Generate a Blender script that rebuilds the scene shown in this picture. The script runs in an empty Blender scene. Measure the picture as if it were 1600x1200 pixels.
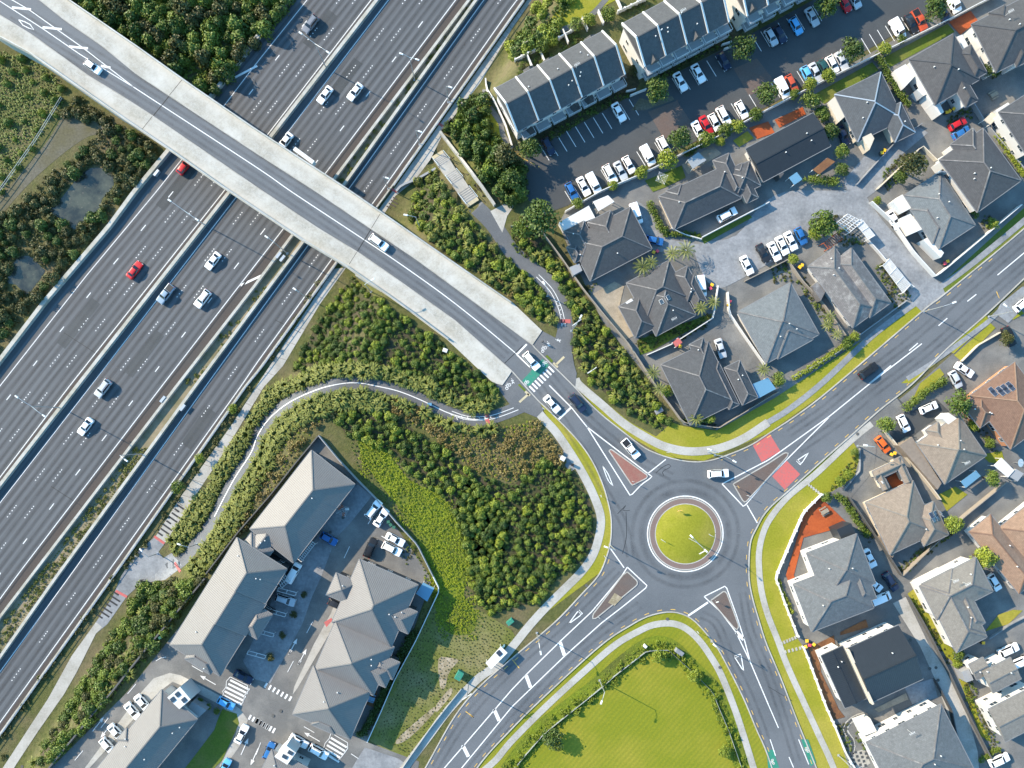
import bpy, bmesh, math, random
import numpy as np
from mathutils import Vector, Matrix
from mathutils.geometry import tessellate_polygon
random.seed(7); np.random.seed(7)
S = bpy.context.scene
COL = S.collection

# ---------------------------------------------------------------- camera, sky, sun, exposure
CAM_H, PPM, NX, NY = 175.0, 6.8, 775.0, 670.0     # camera height, photo pixels per metre at street level, point straight below
cam = bpy.data.cameras.new("camera"); camo = bpy.data.objects.new("camera", cam); COL.objects.link(camo)
camo.location = (0, 0, CAM_H)
cam.sensor_width = 36.0; cam.lens = 36.0 * CAM_H * PPM / 1600.0
cam.shift_x = (800 - NX) / 1600.0; cam.shift_y = -(600 - NY) / 1600.0
cam.clip_start = 1.0; cam.clip_end = 3000.0
S.camera = camo
SUN_EL = math.radians(28.5)
SH = Vector((0.88, -0.47)).normalized()           # ground direction of the shadows
world = bpy.data.worlds.new("World"); S.world = world; world.use_nodes = True
wn = world.node_tree; bgn = wn.nodes["Background"]
sky = wn.nodes.new("ShaderNodeTexSky"); sky.sky_type = 'NISHITA'; sky.sun_disc = False
sky.sun_elevation = SUN_EL; sky.sun_rotation = math.atan2(-SH.x, -SH.y)
sky.air_density = 1.0; sky.dust_density = 0.6; sky.ozone_density = 1.0
tint = wn.nodes.new("ShaderNodeMix"); tint.data_type = 'RGBA'; tint.blend_type = 'MULTIPLY'; tint.inputs[0].default_value = 1.0
tint.inputs[7].default_value = (0.54, 0.89, 1.0, 1.0)      # deep blue evening-clear sky
wn.links.new(sky.outputs[0], tint.inputs[6]); wn.links.new(tint.outputs[2], bgn.inputs[0]); bgn.inputs[1].default_value = 0.135
sl = bpy.data.lights.new("sun", 'SUN'); sl.energy = 3.25; sl.angle = math.radians(0.6); sl.color = (1.0, 0.83, 0.63)
so = bpy.data.objects.new("sun", sl); COL.objects.link(so)
so.rotation_euler = Vector((SH.x * math.cos(SUN_EL), SH.y * math.cos(SUN_EL), -math.sin(SUN_EL))).to_track_quat('-Z', 'Y').to_euler()
S.view_settings.view_transform = 'Standard'; S.view_settings.look = 'None'
S.view_settings.gamma = 1.0; S.view_settings.exposure = 1.76

# ---------------------------------------------------------------- plan geometry helpers
MZ = -6.0                                         # the motorway lies in a cutting
def P(px, py, z=0.0):
    k = (CAM_H - z) / CAM_H / PPM
    return Vector(((px - NX) * k, -(py - NY) * k, z))
EDGE = [(1010,-240),(900,-95),(831,0),(800,45),(750,130),(691,205),(660,270),(620,300),(601,332),(539,421),(500,475),(442,572),
        (412,605),(350,707),(307,772),(257,850),(235,890),(200,932),(170,975),(120,1050),(60,1142),(20,1200),(-40,1290),(-140,1440)]
_ew = [P(x, y, MZ) for x, y in EDGE]
_ey = np.array([-v.y for v in _ew]); _ex = np.array([v.x for v in _ew])
_wy = np.array([-400., -69., -64., -50., -40., 34., 45., 60., 78., 400.]); _ww = np.array([5., 5., 11., 13., 13., 13., 10., 8., 5.5, 5.5])
_s0 = P(682.5,240,MZ); _s1 = P(741,320,0.0)        # foot and head of the public stairs
_sl = math.hypot(_s1.x-_s0.x, _s1.y-_s0.y); _su = ((_s1.x-_s0.x)/_sl, (_s1.y-_s0.y)/_sl)
def stair_z(t): return np.interp(t, [0,0.05,0.22,0.38,0.57,0.72,0.93,1.0], [MZ,MZ,MZ+2,MZ+2,MZ+4,MZ+4,0,0])
def terr(x, y):
    s = (x - np.interp(-y, _ey, _ex)) * 0.80
    w = np.interp(-y, _wy, _ww)
    t = np.clip((s - 1.7) / w, 0, 1)
    z = MZ * (1 - t * t * (3 - 2 * t))
    a = ((x-_s0.x)*_su[0] + (y-_s0.y)*_su[1])/_sl; b = np.abs((x-_s0.x)*_su[1] - (y-_s0.y)*_su[0])
    lim = stair_z(np.clip(a-0.06,0,1)) - 0.5
    return np.where((a > -0.05) & (a < 1.02) & (b < 2.8), np.minimum(z, lim), z)
def T(x, y): return float(terr(x, y))
def G(px, py, h=0.0):
    """ground point seen at a photo pixel when the seen point is h above the ground"""
    z = 0.0
    for _ in range(10):
        p = P(px, py, z + h); z = 0.5 * z + 0.5 * T(p.x, p.y)
    p = P(px, py, z + h)
    return Vector((p.x, p.y, T(p.x, p.y)))
def t2p(t, x, y): return (((t - 1) % 4) * 400 + x / 4.0, ((t - 1) // 4) * 300 + y / 4.0)
def tp(t, *xy): return [t2p(t, xy[i], xy[i + 1]) for i in range(0, len(xy), 2)]
def smooth(pts, n=6, closed=False):
    P_ = [np.array(p, float) for p in pts]; out = []
    m = len(P_)
    for i in range(m if closed else m - 1):
        if closed: a, b, c, d = P_[(i-1) % m], P_[i], P_[(i+1) % m], P_[(i+2) % m]
        else: a, b, c, d = P_[max(i-1, 0)], P_[i], P_[i+1], P_[min(i+2, m-1)]
        for k in range(n):
            t = k / n
            q = 0.5 * ((2*b) + (-a+c)*t + (2*a-5*b+4*c-d)*t*t + (-a+3*b-3*c+d)*t**3)
            out.append((float(q[0]), float(q[1])))
    if not closed: out.append(tuple(map(float, P_[-1])))
    return out
def offset(pts, d):
    """shift a pixel polyline sideways (positive: to the right of its direction in the photo)"""
    out = []
    for i, p in enumerate(pts):
        a = pts[max(i-1, 0)]; b = pts[min(i+1, len(pts)-1)]
        dx, dy = b[0]-a[0], b[1]-a[1]; l = math.hypot(dx, dy) or 1
        out.append((p[0] - dy/l*d, p[1] + dx/l*d))
    return out
def resample(pts, step):
    out = [pts[0]]; acc = 0.0
    for a, b in zip(pts, pts[1:]):
        l = math.hypot(b[0]-a[0], b[1]-a[1])
        if l == 0: continue
        d = step - acc
        while d <= l:
            out.append((a[0]+(b[0]-a[0])*d/l, a[1]+(b[1]-a[1])*d/l)); d += step
        acc = l - (d - step)
    if math.hypot(out[-1][0]-pts[-1][0], out[-1][1]-pts[-1][1]) > step*0.2: out.append(pts[-1])
    return out
def inside(p, poly):
    x, y = p; r = False; j = len(poly)-1
    for i in range(len(poly)):
        xi, yi = poly[i]; xj, yj = poly[j]
        if (yi > y) != (yj > y) and x < (xj-xi)*(y-yi)/(yj-yi)+xi: r = not r
        j = i
    return r

# ---------------------------------------------------------------- materials
def _nodes(name):
    m = bpy.data.materials.new(name); m.use_nodes = True
    nt = m.node_tree; b = nt.nodes["Principled BSDF"]; return m, nt, b
ALB = 0.78
def alb(c): return tuple(v*ALB for v in c)
def c4(c): return (c[0], c[1], c[2], 1.0)
def mixc(nt, fac, a, b, mode='MIX'):
    n = nt.nodes.new("ShaderNodeMix"); n.data_type = 'RGBA'; n.blend_type = mode
    for sock, v in ((n.inputs[0], fac), (n.inputs[6], a), (n.inputs[7], b)):
        if isinstance(v, (int, float)): sock.default_value = v
        elif isinstance(v, tuple): sock.default_value = c4(v)
        else: nt.links.new(v, sock)
    return n.outputs[2]
def noise(nt, vec, scale, detail=4.0, rough=0.6):
    n = nt.nodes.new("ShaderNodeTexNoise"); n.inputs['Scale'].default_value = scale
    n.inputs['Detail'].default_value = detail; n.inputs['Roughness'].default_value = rough
    if vec is not None: nt.links.new(vec, n.inputs['Vector'])
    return n.outputs[0]
def ramp(nt, fac, lo, hi):
    n = nt.nodes.new("ShaderNodeMapRange"); n.inputs[1].default_value = lo; n.inputs[2].default_value = hi
    nt.links.new(fac, n.inputs[0]); return n.outputs[0]
def mathn(nt, op, a, b=None):
    n = nt.nodes.new("ShaderNodeMath"); n.operation = op
    for s, v in ((n.inputs[0], a), (n.inputs[1], b)):
        if v is None: continue
        if isinstance(v, (int, float)): s.default_value = v
        else: nt.links.new(v, s)
    return n.outputs[0]
def pos(nt): return nt.nodes.new("ShaderNodeNewGeometry").outputs['Position']
def bump(nt, b, h, strength=0.3, dist=0.05):
    n = nt.nodes.new("ShaderNodeBump"); n.inputs['Strength'].default_value = strength; n.inputs['Distance'].default_value = dist
    nt.links.new(h, n.inputs['Height']); nt.links.new(n.outputs[0], b.inputs['Normal'])
def ground(name, c1, c2, c3=None, fine=3.0, coarse=0.12, rough=0.9, bs=0.4, bd=0.05):
    """surface in world space: fine grain c1/c2, large patches of c3"""
    m, nt, b = _nodes(name); p = pos(nt); c1 = alb(c1); c2 = alb(c2); c3 = alb(c3) if c3 else None
    f = ramp(nt, noise(nt, p, fine, 6.0, 0.7), 0.32, 0.68)
    col = mixc(nt, f, c1, c2)
    if c3:
        g = ramp(nt, noise(nt, p, coarse, 5.0, 0.62), 0.42, 0.66)
        col = mixc(nt, g, col, mixc(nt, f, tuple(v*0.82 for v in c3), tuple(min(1, v*1.15) for v in c3)))
    nt.links.new(col, b.inputs['Base Color']); b.inputs['Roughness'].default_value = rough
    b.inputs['Specular IOR Level'].default_value = 0.25
    if bs: bump(nt, b, noise(nt, p, fine*1.7, 5.0, 0.7), bs, bd)
    return m
def plain(name, c, rough=0.6, metal=0.0, var=0.12, scale=2.0, spec=0.4):
    c = alb(c); m, nt, b = _nodes(name); tc = nt.nodes.new("ShaderNodeTexCoord").outputs['Object']
    f = noise(nt, tc, scale, 4.0)
    col = mixc(nt, f, tuple(v*(1-var) for v in c), tuple(min(1, v*(1+var)) for v in c))
    nt.links.new(col, b.inputs['Base Color']); b.inputs['Roughness'].default_value = rough
    b.inputs['Metallic'].default_value = metal; b.inputs['Specular IOR Level'].default_value = spec
    return m
def leafmat(name, dark, light, hue=0.5):
    dark = alb(dark); light = alb(light); m, nt, b = _nodes(name)
    oi = nt.nodes.new("ShaderNodeObjectInfo").outputs['Random']
    ri = nt.nodes.new("ShaderNodeNewGeometry").outputs['Random Per Island']
    f = mathn(nt, 'ADD', mathn(nt, 'MULTIPLY', oi, 0.45), mathn(nt, 'MULTIPLY', ri, 0.55))
    nt.links.new(mixc(nt, f, dark, light), b.inputs['Base Color'])
    b.inputs['Roughness'].default_value = 0.55; b.inputs['Specular IOR Level'].default_value = 0.3
    return m
def roadmat(name, base, lane_amp):
    base = alb(base)
    """asphalt with tyre-polished tracks along each lane (U counts lanes, V metres along the road)"""
    m, nt, b = _nodes(name); uv = nt.nodes.new("ShaderNodeUVMap").outputs[0]
    sep = nt.nodes.new("ShaderNodeSeparateXYZ"); nt.links.new(uv, sep.inputs[0])
    u, v = sep.outputs[0], sep.outputs[1]
    comb = nt.nodes.new("ShaderNodeCombineXYZ")
    nt.links.new(mathn(nt, 'MULTIPLY', u, 5.0), comb.inputs[0]); nt.links.new(mathn(nt, 'MULTIPLY', v, 0.02), comb.inputs[1])
    streak = ramp(nt, noise(nt, comb.outputs[0], 1.6, 4.0, 0.6), 0.3, 0.7)
    track = mathn(nt, 'MULTIPLY_ADD', mathn(nt, 'COSINE', mathn(nt, 'MULTIPLY', u, 4*math.pi)), 0.5); nt.nodes[-1].inputs[2].default_value = 0.5
    f = mathn(nt, 'ADD', mathn(nt, 'MULTIPLY', streak, 0.5), mathn(nt, 'MULTIPLY', track, 0.5))
    p = pos(nt)
    lo = tuple(x*(1-lane_amp) for x in base); hi = tuple(x*(1+lane_amp) for x in base)
    col = mixc(nt, f, lo, hi)
    g = ramp(nt, noise(nt, p, 0.05, 4.0, 0.6), 0.35, 0.65)
    col = mixc(nt, mathn(nt, 'MULTIPLY', g, 0.35), col, tuple(x*0.75 for x in base))
    gr = noise(nt, p, 9.0, 3.0, 0.8)
    col = mixc(nt, mathn(nt, 'MULTIPLY', gr, 0.35), col, tuple(x*1.6 for x in base))
    nt.links.new(col, b.inputs['Base Color']); b.inputs['Roughness'].default_value = 0.75
    b.inputs['Specular IOR Level'].default_value = 0.3
    bump(nt, b, gr, 0.25, 0.02)
    return m
def roofmat(name, c, kind='tile', var=0.16, rough=0.6, lichen=None):
    """UV in metres: U along the eave, V up the slope"""
    c = alb(c); lichen = alb(lichen) if lichen else None
    m, nt, b = _nodes(name); uv = nt.nodes.new("ShaderNodeUVMap").outputs[0]; p = pos(nt)
    sep = nt.nodes.new("ShaderNodeSeparateXYZ"); nt.links.new(uv, sep.inputs[0])
    if kind == 'tile':
        w1 = mathn(nt, 'FRACT', mathn(nt, 'MULTIPLY', sep.outputs[1], 1/0.34))
        w2 = mathn(nt, 'SINE', mathn(nt, 'MULTIPLY', sep.outputs[0], 2*math.pi/0.3))
        h = mathn(nt, 'ADD', mathn(nt, 'MULTIPLY', w1, -0.7), mathn(nt, 'MULTIPLY', w2, 0.15))
        line = mathn(nt, 'GREATER_THAN', w1, 0.82)
        br = nt.nodes.new("ShaderNodeTexBrick"); nt.links.new(uv, br.inputs['Vector'])
        br.inputs['Scale'].default_value = 1.0; br.inputs['Brick Width'].default_value = 0.32; br.inputs['Row Height'].default_value = 0.34
        br.inputs['Color1'].default_value = (0.75,)*3+(1,); br.inputs['Color2'].default_value = (1.2,)*3+(1,); br.inputs['Mortar'].default_value = (0.9,)*3+(1,)
        piece = br.outputs[0]
    else:
        w1 = mathn(nt, 'FRACT', mathn(nt, 'MULTIPLY', sep.outputs[0], 1/0.42))
        h = mathn(nt, 'SINE', mathn(nt, 'MULTIPLY', w1, math.pi)); line = mathn(nt, 'GREATER_THAN', w1, 0.86); piece = None
    f = ramp(nt, noise(nt, p, 1.1, 6.0, 0.7), 0.3, 0.7)
    col = mixc(nt, f, tuple(v*(1-var) for v in c), tuple(min(1, v*(1+var)) for v in c))
    g = ramp(nt, noise(nt, p, 0.25, 3.0, 0.6), 0.35, 0.7)
    col = mixc(nt, mathn(nt, 'MULTIPLY', g, 0.3), col, tuple(v*0.8 for v in c))
    if lichen:
        l = ramp(nt, noise(nt, p, 0.5, 8.0, 0.75), 0.5, 0.68); col = mixc(nt, mathn(nt, 'MULTIPLY', l, 0.75), col, lichen)
    if piece is not None: col = mixc(nt, 0.45, col, mixc(nt, 1.0, col, piece, 'MULTIPLY'))
    col = mixc(nt, mathn(nt, 'MULTIPLY', line, 0.28), col, tuple(v*0.45 for v in c))
    nt.links.new(col, b.inputs['Base Color']); b.inputs['Roughness'].default_value = rough
    b.inputs['Specular IOR Level'].default_value = 0.3
    bump(nt, b, h, 0.5, 0.04)
    return m
M = {}
M['ground'] = ground('ground', (0.06,0.075,0.018), (0.13,0.13,0.04), (0.15,0.125,0.065), 1.2, 0.09, bs=0.8, bd=0.2)
M['scrubsoil'] = ground('scrubsoil', (0.04,0.036,0.02), (0.10,0.082,0.048), (0.05,0.06,0.018), 1.6, 0.15, bs=0.8, bd=0.15)
M['lawn'] = ground('lawn', (0.19,0.20,0.012), (0.29,0.285,0.024), (0.33,0.29,0.045), 2.6, 0.10, bs=0.6, bd=0.06)
M['lawn_dark'] = ground('lawn_dark', (0.075,0.12,0.012), (0.135,0.185,0.020), (0.15,0.16,0.035), 2.6, 0.2, bs=0.6, bd=0.06)  # darker lawn copy; on shaded lawns it puts the shade into the colour
M['meadow'] = ground('meadow', (0.12,0.165,0.010), (0.20,0.24,0.014), (0.10,0.115,0.02), 1.2, 0.12, bs=1.0, bd=0.2)
M['drygrass'] = ground('drygrass', (0.10,0.12,0.022), (0.17,0.18,0.04), (0.22,0.20,0.09), 1.5, 0.11, bs=0.8, bd=0.1)
M['dirt'] = ground('dirt', (0.30,0.24,0.16), (0.46,0.40,0.30), (0.20,0.17,0.09), 1.5, 0.4)
M['gravel'] = ground('gravel', (0.09,0.085,0.065), (0.17,0.16,0.12), (0.11,0.10,0.05), 2.0, 0.12)
M['asphalt'] = ground('asphalt', (0.130,0.140,0.152), (0.162,0.172,0.184), (0.115,0.126,0.138), 6.0, 0.06, 0.8, 0.2, 0.02)
M['carpark'] = ground('carpark', (0.052,0.058,0.062), (0.072,0.078,0.082), (0.085,0.09,0.092), 6.0, 0.07, 0.8, 0.2, 0.02)
M['driveway'] = ground('driveway', (0.115,0.115,0.112), (0.175,0.175,0.17), (0.23,0.225,0.21), 5.0, 0.15, 0.85, 0.2, 0.02)
M['pathasphalt'] = ground('pathasphalt', (0.095,0.102,0.11), (0.135,0.142,0.15), (0.16,0.165,0.17), 5.0, 0.12, 0.85, 0.2, 0.02)
M['concrete'] = ground('concrete', (0.40,0.385,0.35), (0.49,0.475,0.44), (0.34,0.325,0.285), 2.5, 0.18, 0.85, 0.15, 0.02)
M['bridgeconcrete'] = ground('bridgeconcrete', (0.50,0.48,0.43), (0.56,0.545,0.50), (0.46,0.435,0.375), 2.2, 0.16, 0.85, 0.15, 0.02)
M['oldconcrete'] = ground('oldconcrete', (0.22,0.23,0.24), (0.33,0.34,0.35), (0.19,0.20,0.21), 1.4, 0.22, 0.85, 0.15, 0.02)
M['barrier'] = ground('barrier', (0.42,0.41,0.37), (0.52,0.51,0.47), (0.36,0.34,0.27), 1.2, 0.2, 0.8, 0.1, 0.02)
M['brick'] = ground('brick', (0.10,0.075,0.065), (0.17,0.125,0.105), (0.13,0.11,0.10), 7.0, 0.3, 0.85, 0.3, 0.03)
M['redbrick'] = ground('redbrick', (0.22,0.085,0.07), (0.32,0.14,0.11), (0.27,0.15,0.12), 6.0, 0.4, 0.85, 0.3, 0.03)
M['deckorange'] = ground('deckorange', (0.36,0.075,0.02), (0.46,0.11,0.03), (0.30,0.07,0.025), 4.0, 0.3, 0.6, 0.2, 0.02)
M['deckbrown'] = ground('deckbrown', (0.17,0.08,0.035), (0.27,0.13,0.055), (0.13,0.06,0.03), 4.0, 0.3, 0.6, 0.2, 0.02)
M['decktimber'] = ground('decktimber', (0.32,0.27,0.20), (0.44,0.38,0.29), (0.27,0.23,0.17), 4.0, 0.3, 0.7, 0.2, 0.02)
M['redpaint'] = ground('redpaint', (0.52,0.10,0.10), (0.62,0.15,0.14), (0.45,0.12,0.11), 4.0, 0.3, 0.7, 0.1, 0.01)
M['greenpaint'] = ground('greenpaint', (0.02,0.20,0.13), (0.03,0.26,0.17), (0.05,0.22,0.16), 4.0, 0.3, 0.7, 0.1, 0.01)
M['whitepaint'] = ground('whitepaint', (0.72,0.72,0.70), (0.86,0.86,0.84), (0.62,0.62,0.60), 6.0, 0.5, 0.6, 0.0)
M['yellowpaint'] = ground('yellowpaint', (0.70,0.42,0.07), (0.82,0.52,0.10), (0.6,0.4,0.10), 6.0, 0.5, 0.6, 0.0)
M['brownstrip'] = ground('brownstrip', (0.060,0.048,0.043), (0.095,0.078,0.070), (0.075,0.068,0.064), 5.0, 0.1, 0.85, 0.2, 0.02)
M['motorway'] = roadmat('motorway', (0.086,0.092,0.099), 0.62)
def wornpaint(name, c, under, lo=0.56, hi=0.72):
    m, nt, b = _nodes(name); p = pos(nt); c = alb(c); under = alb(under)
    w = ramp(nt, noise(nt, p, 2.2, 7.0, 0.75), lo, hi); d = ramp(nt, noise(nt, p, 0.3, 4.0, 0.6), 0.3, 0.8)
    col = mixc(nt, mathn(nt, 'MULTIPLY', d, 0.25), c, tuple(v*0.7 for v in c))
    nt.links.new(mixc(nt, w, col, under), b.inputs['Base Color']); b.inputs['Roughness'].default_value = 0.7; b.inputs['Specular IOR Level'].default_value = 0.2
    return m
M['whitepaint'] = wornpaint('whitepaint', (0.80,0.80,0.78), (0.22,0.225,0.23)); M['yellowpaint'] = wornpaint('yellowpaint', (0.72,0.45,0.10), (0.20,0.18,0.15), 0.5, 0.66)
M['redpaint'] = wornpaint('redpaint', (0.56,0.13,0.12), (0.30,0.16,0.15), 0.46, 0.7); M['greenpaint'] = wornpaint('greenpaint', (0.03,0.24,0.16), (0.12,0.20,0.17), 0.46, 0.7)
M['tactile'] = ground('tactile', (0.50,0.42,0.26), (0.58,0.50,0.33), (0.45,0.40,0.28), 4.0, 0.3)
M['planter'] = ground('planter', (0.22,0.18,0.12), (0.33,0.28,0.19), (0.16,0.15,0.08), 1.6, 0.2)
M['wire'] = plain('wire', (0.24,0.31,0.33), 0.6)
M['ring'] = ground('ring', (0.165,0.115,0.10), (0.235,0.165,0.145), (0.20,0.155,0.14), 6.0, 0.3, 0.85, 0.3, 0.03)
def trackmat():
    """rubber and oil film left by tyres: fades at the sides of the strip and in patches"""
    m, nt, b = _nodes('tyre_film'); uv = nt.nodes.new("ShaderNodeUVMap").outputs[0]; sep = nt.nodes.new("ShaderNodeSeparateXYZ"); nt.links.new(uv, sep.inputs[0])
    a = mathn(nt, 'SINE', mathn(nt, 'MULTIPLY', sep.outputs[0], math.pi)); n_ = ramp(nt, noise(nt, pos(nt), 0.25, 5.0, 0.65), 0.25, 0.75)
    n2 = ramp(nt, noise(nt, pos(nt), 3.0, 4.0, 0.7), 0.2, 0.9)
    al = mathn(nt, 'MULTIPLY', mathn(nt, 'MULTIPLY', a, n_), mathn(nt, 'MULTIPLY', n2, 0.75))
    b.inputs['Base Color'].default_value = (0.045,0.048,0.052,1); b.inputs['Roughness'].default_value = 0.7; nt.links.new(al, b.inputs['Alpha']); return m
M['tyre_film'] = trackmat()
def mownmat():
    m = ground('lawn_mown', (0.16,0.18,0.008), (0.25,0.255,0.014), (0.29,0.26,0.026), 2.6, 0.07, bs=0.6, bd=0.06); nt = m.node_tree; b = nt.nodes["Principled BSDF"]
    src = b.inputs['Base Color'].links[0].from_socket; p = pos(nt); mp = nt.nodes.new("ShaderNodeMapping"); mp.inputs['Rotation'].default_value = (0,0,0.72); nt.links.new(p, mp.inputs[0])
    wv = nt.nodes.new("ShaderNodeTexWave"); wv.inputs['Scale'].default_value = 0.32; wv.inputs['Distortion'].default_value = 1.6; wv.inputs['Detail'].default_value = 2.0; nt.links.new(mp.outputs[0], wv.inputs['Vector'])
    nt.links.new(mixc(nt, mathn(nt, 'MULTIPLY', wv.outputs[1], 0.38), src, (0.10,0.135,0.012)), b.inputs['Base Color']); return m
M['lawn_mown'] = mownmat()
M['sealline'] = plain('sealline', (0.02,0.021,0.023), 0.7)
M['wallwhite'] = plain('wallwhite', (0.66,0.65,0.62), 0.7, var=0.05)
M['wallcream'] = plain('wallcream', (0.62,0.54,0.42), 0.7, var=0.08)
M['wallgrey'] = plain('wallgrey', (0.30,0.31,0.32), 0.7, var=0.08)
M['walldark'] = plain('walldark', (0.06,0.065,0.07), 0.6, var=0.1)
M['wallorange'] = plain('wallorange', (0.52,0.25,0.13), 0.7, var=0.1)
M['fascia'] = plain('fascia', (0.22,0.22,0.22), 0.5, var=0.05)
M['fencewood'] = plain('fencewood', (0.30,0.26,0.21), 0.8, var=0.2)
M['fencedark'] = plain('fencedark', (0.10,0.10,0.095), 0.8, var=0.2)
M['trim'] = plain('trim', (0.70,0.70,0.68), 0.5, var=0.03)
M['steel'] = plain('steel', (0.55,0.57,0.58), 0.35, 0.6, 0.05)
M['lamp'] = plain('lamp', (0.82,0.83,0.82), 0.3, 0.0, 0.03)
M['rail'] = plain('rail', (0.50,0.54,0.57), 0.4, 0.5, 0.1)
M['black'] = plain('black', (0.02,0.02,0.022), 0.5)
M['blackgloss'] = plain('blackgloss', (0.02,0.022,0.025), 0.15)
def glassmat(name, c, r=0.06):
    m, nt, b = _nodes(name); b.inputs['Base Color'].default_value = c4(c); b.inputs['Roughness'].default_value = r
    b.inputs['Specular IOR Level'].default_value = 0.8; b.inputs['Metallic'].default_value = 0.0; return m
M['carglass'] = glassmat('carglass', (0.012,0.016,0.022), 0.12); M['carglass'].node_tree.nodes['Principled BSDF'].inputs['Specular IOR Level'].default_value = 0.45
M['glass'] = glassmat('glass', (0.03,0.045,0.06))
M['blueglass'] = glassmat('blueglass', (0.10,0.22,0.32), 0.1)
M['solar'] = glassmat('solar', (0.03,0.035,0.05), 0.12)
def watermat():
    m, nt, b = _nodes('water'); p = pos(nt)
    g = ramp(nt, noise(nt, p, 0.22, 6.0, 0.65), 0.42, 0.62)
    nt.links.new(mixc(nt, g, (0.022,0.026,0.022), (0.065,0.07,0.05)), b.inputs['Base Color']); b.inputs['Roughness'].default_value = 0.14
    sp = ramp(nt, noise(nt, p, 1.6, 6.0, 0.8), 0.60, 0.66); nt.links.new(mathn(nt, 'MULTIPLY_ADD', sp, 0.5), b.inputs['Roughness']); nt.nodes[-1].inputs[2].default_value = 0.12
    bump(nt, b, noise(nt, p, 1.3, 5.0, 0.6), 0.25, 0.05); return m
M['water'] = watermat()
def paintmat():
    m, nt, b = _nodes('carpaint'); oi = nt.nodes.new("ShaderNodeObjectInfo")
    nt.links.new(oi.outputs['Color'], b.inputs['Base Color']); b.inputs['Roughness'].default_value = 0.42
    b.inputs['Coat Weight'].default_value = 0.12; b.inputs['Coat Roughness'].default_value = 0.1; b.inputs['Specular IOR Level'].default_value = 0.35
    return m
M['carpaint'] = paintmat()
def tinted(name, rough):
    m, nt, b = _nodes(name); oi = nt.nodes.new("ShaderNodeObjectInfo")
    nt.links.new(oi.outputs['Color'], b.inputs['Base Color']); b.inputs['Roughness'].default_value = rough
    return m
M['tint'] = tinted('tint', 0.55)
M['redlens'] = plain('redlens', (0.45,0.02,0.02), 0.2); M['lens'] = plain('lens', (0.8,0.8,0.78), 0.15)
M['leaf_dark'] = leafmat('leaf_dark', (0.030,0.062,0.011), (0.115,0.165,0.026))
M['leaf_mid'] = leafmat('leaf_mid', (0.055,0.100,0.012), (0.20,0.255,0.036))
M['leaf_lime'] = leafmat('leaf_lime', (0.12,0.175,0.014), (0.31,0.35,0.04))
M['leaf_olive'] = leafmat('leaf_olive', (0.042,0.050,0.014), (0.130,0.130,0.036))
M['leaf_flax'] = leafmat('leaf_flax', (0.075,0.100,0.014), (0.28,0.28,0.060))
M['leaf_dry'] = leafmat('leaf_dry', (0.16,0.125,0.035), (0.36,0.28,0.10))
M['leaf_grass'] = leafmat('leaf_grass', (0.14,0.195,0.008), (0.33,0.375,0.018))
M['bark'] = plain('bark', (0.10,0.075,0.05), 0.9, var=0.3)
M['roof_char'] = roofmat('roof_char', (0.078,0.080,0.084)); M['roof_brownc'] = roofmat('roof_brownc', (0.088,0.086,0.086))
M['roof_slate'] = roofmat('roof_slate', (0.078,0.086,0.094)); M['roof_blue'] = roofmat('roof_blue', (0.165,0.18,0.185))
M['roof_weath'] = roofmat('roof_weath', (0.17,0.16,0.155), lichen=(0.38,0.37,0.35)); M['roof_tan'] = roofmat('roof_tan', (0.27,0.215,0.165))
M['roof_brown'] = roofmat('roof_brown', (0.21,0.125,0.085)); M['roof_pink'] = roofmat('roof_pink', (0.30,0.195,0.13))
M['roof_town'] = roofmat('roof_town', (0.092,0.092,0.095)); M['roof_grey'] = roofmat('roof_grey', (0.16,0.165,0.165)); M['roof_greytan'] = roofmat('roof_greytan', (0.23,0.21,0.18))
M['roof_metal'] = roofmat('roof_metal', (0.030,0.036,0.042), 'metal', 0.1, 0.4)
M['roof_apart'] = roofmat('roof_apart', (0.192,0.184,0.176), 'metal', 0.05, 0.5)
M['roof_lightm'] = roofmat('roof_lightm', (0.30,0.33,0.35), 'metal', 0.08, 0.4)

# ---------------------------------------------------------------- object helpers
def tag(o, label=None, cat=None, group=None, kind=None):
    if label: o['label'] = label
    if cat: o['category'] = cat
    if group: o['group'] = group
    if kind: o['kind'] = kind
    return o
def link(name, me, parent=None, loc=None, rz=0.0):
    o = bpy.data.objects.new(name, me); COL.objects.link(o)
    if parent is not None: o.parent = parent
    if loc is not None: o.location = loc
    if rz: o.rotation_euler = (0, 0, rz)
    return o
def empty(name, loc, rz=0.0):
    o = link(name, None, None, loc, rz); o.empty_display_size = 0.3; return o
def mesh(name, vs, fs, mat, uvs=None, sm=False):
    me = bpy.data.meshes.new(name); me.from_pydata([tuple(v) for v in vs], [], fs)
    if mat is not None: me.materials.append(M[mat] if isinstance(mat, str) else mat)
    if uvs is not None:
        l = me.uv_layers.new(name="UVMap"); k = 0
        for f, u in zip(fs, uvs):
            for q in u: l.data[k].uv = q; k += 1
    if sm: me.polygons.foreach_set('use_smooth', [True]*len(me.polygons))
    me.update(); return me
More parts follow.
